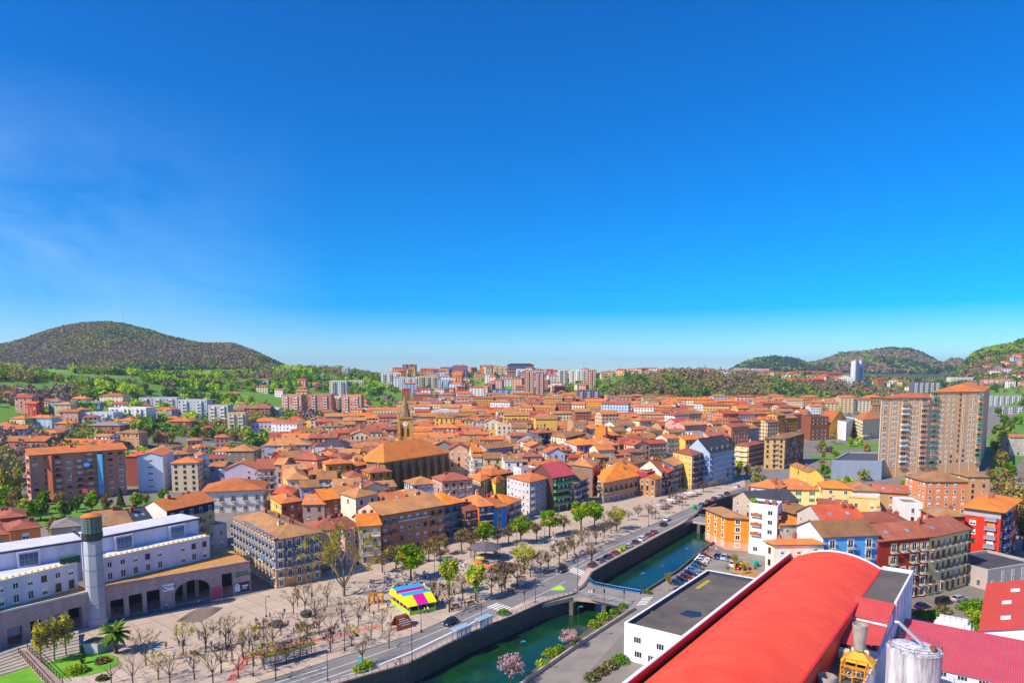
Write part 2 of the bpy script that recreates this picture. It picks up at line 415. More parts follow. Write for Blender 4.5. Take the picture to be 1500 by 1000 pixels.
M_WOODFLOOR = surf('woodfloor', '#6e5f4c', '#63742f', .006, .08, lo=.42, hi=.62)
M_FARHILL = surf('farhill', '#3f5b35', '#5f5a4a', .004, .06, lo=.42, hi=.6)
struct(gmb.build('ground', [M_TOWN, M_GRASS, M_WOODFLOOR, M_FARHILL], smooth=True))
# river walls, bed, water
M_QUAY = bricky('quaystone', '#6d675c', '#565248', '#3c3a35', 1.1, .45)
M_COPE = surf('coping', '#b5aa9c', '#8f877d', .4, 3)
WZ = -4.3
def wallstrip(name, pts, z0, z1, th, m, inward=1):
    mb = MB(); n = len(pts); off = []
    for i in range(n):
        d = (pts[min(i + 1, n - 1)] - pts[max(i - 1, 0)]); d = Vector((d.x, d.y)).normalized()
        off.append(Vector((pts[i].x - d.y * th * inward, pts[i].y + d.x * th * inward)))
    for i in range(n - 1):
        a, b, c, d = pts[i], pts[i + 1], off[i + 1], off[i]
        vs = [(p.x, p.y, z) for z in (z0, z1) for p in (a, b, c, d)]
        mb.add(vs, ((0, 1, 5, 4), (4, 5, 6, 7), (2, 3, 7, 6), (1, 2, 6, 5), (3, 0, 4, 7)))
    return mb.build(name, m), off
def cut(pts, a, b): return pts[a:b]
q1, _ = wallstrip('river_wall', holeL, -6.5, .32, .55, M_QUAY)
tag(q1, 'tall dark stone embankment wall along the road side of the river', 'embankment wall')
q2, _ = wallstrip('river_wall', holeR[:8], -6.5, .75, .45, M_QUAY)
tag(q2, 'low stone river wall beside the riverside car park', 'embankment wall')
q3, _ = wallstrip('river_wall', holeR[8:], -6.5, .1, .6, M_QUAY)
tag(q3, 'planted stone river bank wall below the right hand road', 'embankment wall')
mw, ntw, bw = nodes('water')
f1 = ramp(ntw, nz(ntw, .05, 4, 'World'), .42, .62); f2 = ramp(ntw, nz(ntw, .5, 4, 'World'), .45, .75)
colw = mix(ntw, f1, lin('#042630'), lin('#14461a')); colw = mix(ntw, f2, colw, lin('#0a2c30'))
ntw.links.new(colw, bw.inputs['Base Color']); bw.inputs['Roughness'].default_value = .06
bpw = N(ntw, 'ShaderNodeBump'); bpw.inputs['Strength'].default_value = .35; bpw.inputs['Distance'].default_value = .1
ntw.links.new(nz(ntw, 1.2, 3, 'World'), bpw.inputs['Height']); ntw.links.new(bpw.outputs[0], bw.inputs['Normal'])
struct(MB().add([(h[0], h[1], WZ) for h in hole], [tuple(range(len(hole)))[::-1]]).build('river_water', mw))
bed = surf('bed', '#3d4a22', '#27311c', .2, 2)
struct(MB().add([(h[0], h[1], -6.4) for h in hole], [tuple(range(len(hole)))[::-1]]).build('river_bed', bed))
# plaza, pavements, road (photo pixels put down on the ground plane)
ROAD_L = [(150, 1085), (330, 1013), (417, 988), (480, 968), (570, 940), (600, 931), (640, 914), (675, 896), (732, 873), (775, 852), (813, 832), (842, 817), (870, 803), (915, 785), (960, 766), (1000, 748), (1050, 728), (1092, 712), (1130, 697)]
ROAD_R = [(1140, 700), (1094, 717), (1053, 731), (1022, 744), (1012, 757), (970, 780), (920, 803), (890, 819), (861, 832), (851, 842), (845, 858), (838, 866), (790, 876), (760, 886), (729, 903), (670, 929), (600, 964), (510, 991), (400, 1024), (250, 1085)]
M_ROAD = surf('asphalt', '#8c8884', '#716d6c', .12, 2.5, lo=.35, hi=.7)
M_ASPH2 = surf('asphalt_old', '#9a9187', '#7d766f', .2, 2)
M_PLAZA = surf('paving', '#d2bda6', '#b39f8c', .08, 1.4, lo=.3, hi=.7)
ntp = M_PLAZA.node_tree; bp_ = ntp.nodes['Principled BSDF']; gp_ = N(ntp, 'ShaderNodeNewGeometry'); mp_ = N(ntp, 'ShaderNodeMapping'); mp_.inputs['Rotation'].default_value = (0, 0, .7); ntp.links.new(gp_.outputs['Position'], mp_.inputs['Vector'])
bt = N(ntp, 'ShaderNodeTexBrick'); ntp.links.new(mp_.outputs[0], bt.inputs['Vector']); bt.inputs['Scale'].default_value = 1; bt.inputs['Brick Width'].default_value = 4.4; bt.inputs['Row Height'].default_value = 4.4; bt.offset = 0; bt.inputs['Mortar Size'].default_value = .16; bt.inputs['Color1'].default_value = (1, 1, 1, 1); bt.inputs['Color2'].default_value = (.86, .86, .88, 1); bt.inputs['Mortar'].default_value = (.66, .62, .6, 1)
mx_ = N(ntp, 'ShaderNodeMix', data_type='RGBA', blend_type='MULTIPLY'); mx_.inputs[0].default_value = .75; src_ = bp_.inputs['Base Color'].links[0].from_socket; ntp.links.new(src_, mx_.inputs[6]); ntp.links.new(bt.outputs['Color'], mx_.inputs[7]); ntp.links.new(mx_.outputs[2], bp_.inputs['Base Color'])
M_PAVE = surf('pavement', '#d2b8a4', '#b39c8e', .15, 2.2)
M_LINE = paint('#e8e6e0', .8)
struct(sheet('road', ROAD_L + ROAD_R, .004, M_ROAD))
# paved plaza: real kerb step above the road
def slab(name, pix, z1, m):
    pts = P2(pix); return struct(MB().prism([(p.x, p.y) for p in pts], -.2, z1, 0).build(name, m))
slab('plaza', ROAD_L[1:-1] + [(1090, 699), (1000, 712), (950, 724), (880, 732), (840, 738), (800, 745), (760, 752), (690, 775), (560, 800), (470, 840), (405, 862), (330, 880), (200, 905), (100, 925), (0, 950), (-60, 975), (-60, 1080), (150, 1080)], .14, M_PLAZA)
slab('riverside_pavement', [(862, 831), (890, 818), (920, 802), (970, 779), (1010, 757), (1004, 763.5), (975, 779.5), (940, 798), (900, 819), (867, 838), (862, 846), (852, 858), (846, 857), (852, 842)], .13, M_PAVE)
slab('riverside_pavement', [(400, 1021), (510, 989), (600, 962), (670, 928), (729, 902), (760, 885.5), (790, 875.5), (838, 866.5), (842, 868), (840, 870), (795, 882), (750, 902), (690, 926), (600, 971), (510, 997), (400, 1027)], .13, M_PAVE)
# right bank: road, car park, bank of plants
struct(sheet('riverbank_road', [(836, 865), (846, 857), (852, 860), (945, 868), (985, 842), (1040, 808), (1130, 812), (1140, 850), (1040, 870), (955, 900), (915, 925), (860, 985), (790, 1090), (655, 1090), (775, 998), (850, 944), (930, 893), (905, 887), (870, 879)], .006, M_ASPH2))
M_EARTH = surf('bank_earth', '#6b5a45', '#7b7a33', .3, 2)
struct(sheet('planted_bank', [(905, 893), (870, 915), (835, 941), (800, 966), (757, 1000), (660, 1110), (668, 1110), (766, 1000), (850, 941), (926, 892)], .01, M_EARTH))
pr, _ = wallstrip('parapet_wall', P2([(928, 892), (850, 942), (770, 997), (668, 1090)]), 0, .8, .5, M_COPE)
tag(pr, 'low pale stone parapet between planted bank and right hand road', 'parapet wall')
# bridges
def bridge(name, label, pix, piers, railc, rail_edges, th=1.0, ztop=.02):
    t = thing(name, label, 'bridge', G(*pix[0]))
    o = Vector(t.location); pts = [G(*p) - o for p in pix]
    MB().prism([(p.x, p.y) for p in pts], -th, ztop, 0, 1).build('deck', [M_COPE, M_ASPH2], t)
    for a in piers:
        p = G(a[0], a[1]) - o
        d = (G(a[2], a[3]) - G(a[0], a[1])); ang = math.atan2(d.y, d.x)
        MB().box(-.5, d.length + .5, -.6, .6, -6.3, -th + .01, 0).build('pier', M_QUAY, t, p, rz=ang)
    for ed in rail_edges:
        e = [G(*p) - o for p in ed]; mb = MB()
        mb.tube([q + Vector((0, 0, 1.05)) for q in e], .06, 5); mb.tube([q + Vector((0, 0, .3)) for q in e], .04, 4)
        for i in range(len(e) - 1):
            L = (e[i + 1] - e[i]).length; k = max(1, int(L / .7))
            for j in range(k):
                q = e[i].lerp(e[i + 1], j / k); mb.box(q.x - .03, q.x + .03, q.y - .03, q.y + .03, 0, 1.05)
        mb.build('railing', railc, t)
    return t
M_BLUE = paint('#1f8fd0', .4); M_IRON = paint('#9aa4ae', .5); M_DKIRON = paint('#23262c', .5)
bridge('road_bridge', 'near concrete road bridge with blue railing on its far side', [(795, 884), (840, 874), (870, 877), (900, 883), (927, 892), (946, 869), (905, 863), (870, 856), (861, 850), (850, 862)],
       [(838, 876, 868, 857), (885, 881, 903, 863)], M_BLUE, [[(863, 849), (866, 853), (872, 857), (905, 863.5), (941, 869.5)]])
bridge('road_bridge', 'second bridge farther up the river beside the orange house', [(1003, 766), (1014, 762), (1035, 765.5), (1063, 773), (1070, 765), (1045, 760.5), (1024, 755)],
       [(1024, 764.5, 1034, 759), (1047, 769, 1054, 763)], M_IRON, [[(1003, 765), (1014, 762), (1035, 765.5), (1063, 773)], [(1024, 756), (1045, 760.5), (1068, 765)]])
# white wall parapet on bridge near side continues the pavement railing: long river railing
def railing(label, pix, z=.13, mat=None, h=1.05, step=1.6):
    e = [G(*p) + Vector((0, 0, z)) for p in pix]; mb = MB()
    for zz, r in ((h, .06), (h * .66, .03), (h * .33, .03)): mb.tube([q + Vector((0, 0, zz)) for q in e], r, 5)
    for i in range(len(e) - 1):
        k = max(1, int((e[i + 1] - e[i]).length / step))
        for j in range(k):
            q = e[i].lerp(e[i + 1], j / k); mb.box(q.x - .05, q.x + .05, q.y - .05, q.y + .05, q.z - .13, q.z + h)
    return tag(mb.build('railing', mat or M_IRON), label, 'railing')
railing('grey metal railing along the embankment wall below the bus stops', [(x, y - 1.0) for x, y in HOLE_L[1:8]] + [(870, 876.5), (900, 882), (926, 891)], .3)
railing('grey metal railing on the embankment wall beside the row of parked cars', [(870, 837), (900, 819.5), (940, 798.5), (975, 779.5), (1003, 764.5)], .3)
railing('grey metal railing on the far bend of the embankment wall', [(1021, 752), (1028, 742), (1040, 735), (1060, 728), (1096, 718)], .3)
# road markings
def line(name, a, b, w, dash=None, z=.0085):
    A, B = G(*a), G(*b); d = (B - A); L = d.length; d.normalize(); n = Vector((-d.y, d.x, 0)) * w / 2
    mb = MB(); s = 0
    while s < L:
        e = min(L, s + (dash[0] if dash else L))
        p, q = A + d * s, A + d * e
        mb.add([(v.x, v.y, z) for v in (p - n, q - n, q + n, p + n)], [(0, 1, 2, 3)]); s = e + (dash[1] if dash else 1)
    return struct(mb.build(name, M_LINE))
def poly_line(pix, w, dash=None):
    for i in range(len(pix) - 1): line('road_marking', pix[i], pix[i + 1], w, dash)
poly_line([(330, 1030), (470, 985), (540, 961), (620, 933), (690, 903), (728, 885)], .16)
poly_line([(775, 862), (822, 838), (850, 823), (880, 808), (930, 787), (1000, 757), (1050, 737)], .16)
poly_line([(385, 1005), (440, 988), (480, 976)], .25); poly_line([(440, 1005), (500, 985), (530, 975)], .2)
poly_line([(470, 1001), (555, 973), (600, 955), (660, 926), (705, 905)], .45)
poly_line([(745, 892), (800, 866), (828, 851)], .15); poly_line([(842, 834), (880, 814), (960, 776)], .15)
def crosswalk(a, b, n, L, dirp):
    A, B = G(*a), G(*b); d = (G(*dirp) - A); d = Vector((d.x, d.y, 0)).normalized(); e = (B - A); n2 = Vector((-d.y, d.x, 0))
    mb = MB()
    for i in range(n):
        c = A.lerp(B, i / (n - 1)); h = n2 * .28; l = d * L
        mb.add([(v.x, v.y, .009) for v in (c - h, c - h + l, c + h + l, c + h)], [(0, 1, 2, 3)])
    struct(mb.build('zebra_crossing', M_LINE))
crosswalk((714, 889), (741, 898), 7, 4.2, (745, 876))
crosswalk((831, 836), (850, 843), 7, 4.6, (852, 826))
crosswalk((926, 886), (935, 876), 5, 4, (950, 884))
struct(sheet('traffic_island', [(806, 864), (815, 859), (821, 856.5), (828, 862), (826, 863.5)], .012, paint('#a8e02a', .9)))
# red cycle path on the plaza
struct(sheet('cycle_path', [(330, 1000), (345, 1000), (366, 967), (400, 955), (450, 944), (500, 932), (560, 918), (556, 914), (490, 929), (400, 948), (352, 962)], .146, surf('redpath', '#d98a74', '#c07a66', .4, 3)))
# ---------------------------------------------------------------- building kit
ROOFS = {'orange': ('#dc7e3c', '#b26636'), 'bright': ('#ec8a2a', '#cc6c24'), 'brown': ('#b08052', '#845a38'), 'red': ('#c85a38', '#9d4630'), 'tan': ('#c88a52', '#9c683c'), 'redbrown': ('#b2644a', '#864a34'), 'grey': ('#8d8680', '#6d6863'), 'slate': ('#4c4d56', '#393a42'), 'pink': ('#d4575c', '#b94a50')}
WALLS = {'cream': '#e9d9b4', 'white': '#ece8e4', 'yellow': '#ecc258', 'beige': '#dcbf92', 'pink': '#d9a08c', 'brick': '#b5694a', 'grey': '#a6a4a6', 'blue': '#5f9fd8', 'ltblue': '#bcd0e6', 'red': '#c23a26', 'orange': '#ef8a24', 'lilac': '#c4b2c8', 'stone': '#a08a68', 'salmon': '#df8a5a', 'dark': '#4b4a52', 'green': '#3c9a58', 'teal': '#8fc0b8', 'purple': '#9a86c4', 'tan': '#c99a68', 'brown': '#8a5a40', 'dkblue': '#3a4a78', 'magenta': '#b03a60', 'lime': '#d8cc2a', 'ochre': '#d49a3a', 'peach': '#e8b48c'}
def WM(w): return plaster(WALLS.get(w, w), key='wall_' + w.lstrip('#'))
def RM(r): return tile(*ROOFS[r], key='roof_' + r, amt=.24)
GL = glassmat(); FRW = paint('#efece6', .6); FRB = paint('#6a4630', .6); BLIND = paint('#e9e2d2', .7)
M_CHIM = plaster('#b0583a', key='chimney_brick'); M_CHIMC = plaster('#8f8880', key='chimney_cap'); M_CHIMP = plaster('#d9c3a0', key='chimney_render')
WCACHE = {}
def wmesh(kind, c=None):
    k = (kind, c)
    if k in WCACHE: return WCACHE[k]
    mb = MB(); fr = FRB if kind == 'brown' else FRW
    def frame(x0, x1, z0, z1, t, y, mi):
        mb.box(x0, x1, 0, y, z0, z0 + t, mi); mb.box(x0, x1, 0, y, z1 - t, z1, mi)
        mb.box(x0, x0 + t, 0, y, z0 + t, z1 - t, mi); mb.box(x1 - t, x1, 0, y, z0 + t, z1 - t, mi)
    mats = [fr, GL, paint(c or '#efece6', .6), BLIND]
    if kind == 'wide':
        frame(-.5, .5, 0, 1, .05, .07, 0); mb.box(-.45, .45, 0, .025, .05, .95, 1)
        for x in (-.17, .17): mb.box(x - .02, x + .02, .025, .06, .05, .95, 0)
    elif kind == 'gallery':
        mb.box(-.5, .5, 0, .5, 0, 1, 2)
        for i in range(4):
            for j in range(3): mb.box(-.46 + i * .24, -.26 + i * .24, .5, .52, .05 + j * .31, .31 + j * .31, 1)
    else:
        if kind == 'stone': frame(-.68, .68, -.12, 1.14, .17, .05, 2)
        frame(-.5, .5, 0, 1, .07, .09, 0); mb.box(-.43, .43, 0, .03, .07, .93, 1); mb.box(-.03, .03, .03, .07, .07, .93, 0)
        if kind == 'blind': mb.box(-.43, .43, .03, .07, .45, .93, 3)
        if kind == 'shut':
            mb.box(-.98, -.52, .02, .09, -.02, 1.02, 2); mb.box(.52, .98, .02, .09, -.02, 1.02, 2)
        if kind == 'shutclosed': mb.box(-.46, .46, .03, .1, .04, .96, 2)
        if kind == 'trim': frame(-.66, .66, -.1, 1.12, .14, .06, 2)
        if kind == 'strip': frame(-.82, .82, -.45, 1.3, .3, .05, 2)
        mb.box(-.6, .6, 0, .16, -.06, -.005, 0 if kind != 'stone' else 2)
    WCACHE[k] = mb.mesh('window', mats); return WCACHE[k]
def balmesh(c, solid=False):
    k = ('bal', c, solid)
    if k in WCACHE: return WCACHE[k]
    mb = MB(); mb.box(-.5, .5, .005, .95, -.16, 0, 0)
    if solid:
        mb.box(-.5, .5, .85, .93, 0, .95, 1); mb.box(-.5, -.48, .005, .85, 0, .95, 1); mb.box(.48, .5, .005, .85, 0, .95, 1)
    else:
        mb.box(-.5, .5, .87, .93, .95, 1.02, 1); mb.box(-.5, -.485, .005, .87, .95, 1.02, 1); mb.box(.485, .5, .005, .87, .95, 1.02, 1)
        for i in range(15): x = -.49 + i * .07; mb.box(x - .006, x + .006, .88, .91, 0, .95, 1)
        for sx in (-.492, .492):
            for i in range(4): mb.box(sx - .005, sx + .005, .1 + i * .22, .13 + i * .22, 0, .95, 1)
    WCACHE[k] = mb.mesh('balcony', [paint('#cfc6bb', .8), paint(c, .55)]); return WCACHE[k]
def chimmesh(k=0):
    kk = ('chim', k)
    if kk in WCACHE: return WCACHE[kk]
    mb = MB(); mb.box(-.5, .5, -.35, .35, -1.6, 1.3, 0); mb.box(-.6, .6, -.45, .45, 1.3, 1.45, 1)
    for x in (-.28, .1): mb.box(x, x + .2, -.12, .12, 1.45, 1.85, 0)
    WCACHE[kk] = mb.mesh('chimney', [M_CHIM if k == 0 else M_CHIMP, M_CHIMC]); return WCACHE[kk]
def skymesh():
    if 'sky' in WCACHE: return WCACHE['sky']
    mb = MB(); mb.box(-.5, .5, -.5, .5, -.05, .1, 0); mb.box(-.42, .42, -.42, .42, .1, .12, 1)
    WCACHE['sky'] = mb.mesh('skylight', [paint('#9a9a98', .5), glassmat('#5a7a90', 'skyglass')]); return WCACHE['sky']
def dormmesh(wc, rm):
    k = ('dorm', wc, rm)
    if k in WCACHE: return WCACHE[k]
    mb = MB(); mb.add([(-.8, 0, -.6), (.8, 0, -.6), (.8, 0, 1.1), (0, 0, 1.7), (-.8, 0, 1.1), (-.8, 4, -.6), (.8, 4, -.6), (.8, 4, 1.1), (0, 4, 1.7), (-.8, 4, 1.1)], ((0, 1, 2, 3, 4), (1, 6, 7, 2), (5, 0, 4, 9)), 0)
    mb.add([(-1.05, -.3, 1.0), (0, -.3, 1.78), (1.05, -.3, 1.0), (-1.05, 4, 1.0), (0, 4, 1.78), (1.05, 4, 1.0)], ((0, 1, 4, 3), (1, 2, 5, 4)), 1)
    mb.box(-.5, .5, -.04, 0, -.1, .95, 2)
    WCACHE[k] = mb.mesh('dormer', [WM(wc), RM(rm), GL]); return WCACHE[k]
OCC = {}
OX0, OY0, OS = -900, 60, 2.0
occ = np.zeros((1000, 800), dtype=np.int16)      # footprint bookkeeping, [x, y] cells of 2 m
def cells(poly, grow=0.0):
    cx = sum(p[0] for p in poly) / len(poly); cy = sum(p[1] for p in poly) / len(poly)
    q = []
    for p in poly:
        d = Vector((p[0] - cx, p[1] - cy)); l = d.length or 1; q.append((cx + d.x * (l + grow) / l, cy + d.y * (l + grow) / l))
    xs = [p[0] for p in q]; ys_ = [p[1] for p in q]
    i0, i1 = int((min(xs) - OX0) / OS), int((max(xs) - OX0) / OS) + 1; j0, j1 = int((min(ys_) - OY0) / OS), int((max(ys_) - OY0) / OS) + 1
    X, Y = np.meshgrid(OX0 + (np.arange(i0, i1) + .5) * OS, OY0 + (np.arange(j0, j1) + .5) * OS, indexing='ij')
    ins = np.zeros(X.shape, bool); j = len(q) - 1
    for i in range(len(q)):
        xi, yi = q[i]; xj, yj = q[j]
        with np.errstate(divide='ignore', invalid='ignore'):
            c = ((yi > Y) != (yj > Y)) & (X < (xj - xi) * (Y - yi) / ((yj - yi) or 1e-9) + xi)
        ins ^= c; j = i
    I, J = np.nonzero(ins); I += i0; J += j0
    ok = (I >= 0) & (I < occ.shape[0]) & (J >= 0) & (J < occ.shape[1]); return I[ok], J[ok]
def block(poly, v=-1, grow=0.0):
    I, J = cells(poly, grow); occ[I, J] = v
def taken(poly, grow=0.0):
    I, J = cells(poly, grow); return 1.0 if len(I) == 0 else float((occ[I, J] != 0).mean())
ZE = {'blue fronted corner': 13.8, 'red brown roofed house tucked': 11.8, 'cream house with white upper': 11.6, 'narrow house with white railed': 12.3, 'long salmon': 13.6, 'slate blue fronted': 12.2, 'low dark balconied': 9.5, 'orange side walled': 10.8, 'small bright blue': 9.3, 'lilac house with arched': 8.5, 'grey concrete corner': 14.3, 'white roof storey': 17.3, 'narrow block with green': 14.8, 'dark balconied house with brown': 11.4, 'tall house with brown roofs': 14, 'tan corner building': 9.4, 'narrow magenta': 10.6, 'little tan fronted': 8.6, 'house with big cream gable': 10.7, 'red painted house with narrow': 10.6, 'blue black fronted': 12.4, 'tall yellow walled': 17.2, 'pale blue house with white mansard': 17.2, 'cream and yellow mansion': 11.5, 'blue and white apartment': 17, 'cream tower house': 17, 'thin bright orange': 22, 'white house with gabled glass': 14, 'brown brick block with many': 18, 'bright yellow painted': 10.4, 'cream house with green shop': 11.5, 'low orange roofed long': 11, 'bright orange riverside': 11, 'tall white apartment house': 16, 'cream house with orange hip roof and small front dormer': 16, 'bright blue house with white': 17.7, 'beige stone apartment': 16.0, 'cluster roof with': 10.5, 'grey brown roofed low': 12, 'orange red roofed house with white skylight': 15, 'red brown roofed house with several': 15.5, 'low yellow annex': 11.5, 'big red apartment': 17.3, 'grey corrugated metal': 9.5, 'beige hotel like': 13, 'tall tan apartment': 18.5, 'brown brick rounded': 19, 'white cubic': 15, 'long cream block': 17, 'yellow gable house behind': 12, 'tall pale blue gabled': 17.5, 'beige four storey': 14.3, 'white house with blue balconies': 15.2, 'white town palace': 9.2, 'yellow apartment block with dark': 15.8, 'small grey white house in': 7.5, 'long flat': 11, 'dark red house wing': 15.5, 'teal grey house behind': 15.5, 'brown tiled house behind': 13.6, 'low grey blue house with tan': 10}
def zfix(label, ze):
    for k, v in ZE.items():
        if label.startswith(k): return v
    return ze
BN = [0]; BINFO = {}
def facade(t, o, a, b, z0, z1, st, limit=100):
    """windows (each a part) along the wall a-b, between storey heights"""
    d = Vector((b.x - a.x, b.y - a.y)); L = d.length
    if L < 1.6: return
    d.normalize(); nrm = Vector((d.y, -d.x)); mid = (a + b) / 2
    if nrm.x * (0 - mid.x) + nrm.y * (0 - mid.y) < -.12 * mid.length: return
    ang = math.atan2(d.y, d.x) + math.pi
    fh = min(st.get('fh', 2.9), 2.9) if st.get('fh', 3) < 3.5 else st['fh']; nf = max(1, int(round((z1 - z0 - .4) / fh))); fh = (z1 - z0 - .3) / nf
    bay = st.get('bay', 2.7); nb = max(1, int(L / bay)); step = L / nb
    kinds = st.get('k', ['plain', 'plain', 'blind', 'brown']); ww, wh = st.get('w', 1.05), st.get('h', 1.5)
    skip = st.get('skip', .04); bal = st.get('bal'); cols = st.get('bc'); gc = st.get('c')
    for f in range(nf):
        zz = z0 + f * fh + (.75 if wh < 1.8 else .35)
        for i in range(nb):
            if t.get('_n', 0) >= limit: return
            if rnd.random() < skip: continue
            if f == 0 and st.get('noground') : continue
            s = (i + .5) * step; kd = rnd.choice(kinds)
            hb = bal and f > 0 and (cols is None or i in cols or (i - nb) in cols)
            p = Vector((a.x + d.x * s + nrm.x * .004, a.y + d.y * s + nrm.y * .004, 0)) - o
            ww2, wh2, z2 = (ww, wh, zz) if not hb else (max(ww, 1.2), 2.1, z0 + f * fh + .12)
            if st.get('shop') and f == 0: ww2, wh2, z2, kd = step * .72, 2.3, z0 + .1, 'wide'
            new('window', wmesh(kd, gc), t, (p.x, p.y, z2), ang, (ww2, 1, min(wh2, fh - .3)))
            if hb and (not st.get('cont') or i == 0 or cols is not None):
                new('balcony', balmesh(bal, st.get('solid', False)), t, (p.x, p.y, z0 + f * fh + .06), ang, (st.get('bw', 1.9), 1, 1))
            t['_n'] = t.get('_n', 0) + 1
        if bal and st.get('cont') and cols is None and f > 0:
            p = Vector(((a.x + b.x) / 2 + nrm.x * .004, (a.y + b.y) / 2 + nrm.y * .004, 0)) - o
            new('balcony', balmesh(bal, st.get('solid', False)), t, (p.x, p.y, z0 + f * fh + .06), ang, (L * .94, st.get('bd', 1.2), 1))
def roofgeo(q, ze, rt, pitch, oh, fascia=.22):
    """q: 4 corners ccw. returns MB roof, wall-top extension polys, height function"""
    c = sum((Vector((p.x, p.y)) for p in q), Vector((0, 0))) / 4
    ex = Vector((q[1].x - q[0].x, q[1].y - q[0].y)); ey = Vector((q[3].x - q[0].x, q[3].y - q[0].y))
    lx, ly = ex.length, ey.length; ux, uy = ex / lx, ey / ly
    def P(i, j, z, o=0.0):      # i,j in 0..1 with overhang
        v = Vector((q[0].x, q[0].y)) + ex * i + ey * j + ux * (o if i > .5 else -o if i < .5 else 0) + uy * (o if j > .5 else -o if j < .5 else 0)
        return (v.x, v.y, z)
    e = [P(0, 0, ze, oh), P(1, 0, ze, oh), P(1, 1, ze, oh), P(0, 1, ze, oh)]
    lo = [(p[0], p[1], p[2] - fascia) for p in e]
    along_x = rt in ('gx', 'hx') or (rt in ('hip', 'gable') and lx >= ly)
    half = (ly if along_x else lx) / 2; L = lx if along_x else ly
    rise = pitch * (half + oh); zr = ze + rise
    mb = MB(); ins = min(half, L * .45) if rt in ('hip', 'hx', 'hy') else 0
    if along_x: r0, r1 = P(ins / lx, .5, zr, 0), P(1 - ins / lx, .5, zr, 0)
    else: r0, r1 = P(.5, ins / ly, zr, 0), P(.5, 1 - ins / ly, zr, 0)
    if not ins:
        if along_x: r0, r1 = P(0, .5, zr, oh * .6), P(1, .5, zr, oh * .6)
        else: r0, r1 = P(.5, 0, zr, oh * .6), P(.5, 1, zr, oh * .6)
    v = e + lo + [r0, r1]; A, B = 8, 9
    if along_x: fs = [(0, 1, B, A), (2, 3, A, B)] + ([(1, 2, B), (3, 0, A)] if ins else [])
    else: fs = [(1, 2, B, A), (3, 0, A, B)] + ([(0, 1, A), (2, 3, B)] if ins else [])
    mb.add(v, fs, 0)
    if ins: mb.add(v, [(4, 5, 1, 0), (5, 6, 2, 1), (6, 7, 3, 2), (7, 4, 0, 3), (7, 6, 5, 4)], 1)
    else:
        v2 = v + [(r0[0], r0[1], r0[2] - fascia), (r1[0], r1[1], r1[2] - fascia)]
        if along_x: mb.add(v2, [(4, 5, 1, 0), (6, 7, 3, 2), (5, 11, 9, 1), (11, 6, 2, 9), (7, 10, 8, 3), (10, 4, 0, 8), (4, 10, 11, 5), (10, 7, 6, 11)], 1)
        else: mb.add(v2, [(5, 6, 2, 1), (7, 4, 0, 3), (4, 5, 1, 0)][:2] + [(4, 10, 8, 0), (10, 5, 1, 8), (6, 11, 9, 2), (11, 7, 3, 9), (10, 11, 6, 5), (4, 7, 11, 10)], 1)
    def hz(i, j):
        if along_x: a = 1 - abs(2 * j - 1); bb = min(i, 1 - i) * lx / max(ins, .01) if ins else 9
        else: a = 1 - abs(2 * i - 1); bb = min(j, 1 - j) * ly / max(ins, .01) if ins else 9
        return ze + rise * min(a, bb)
    return mb, P, hz, along_x, rise
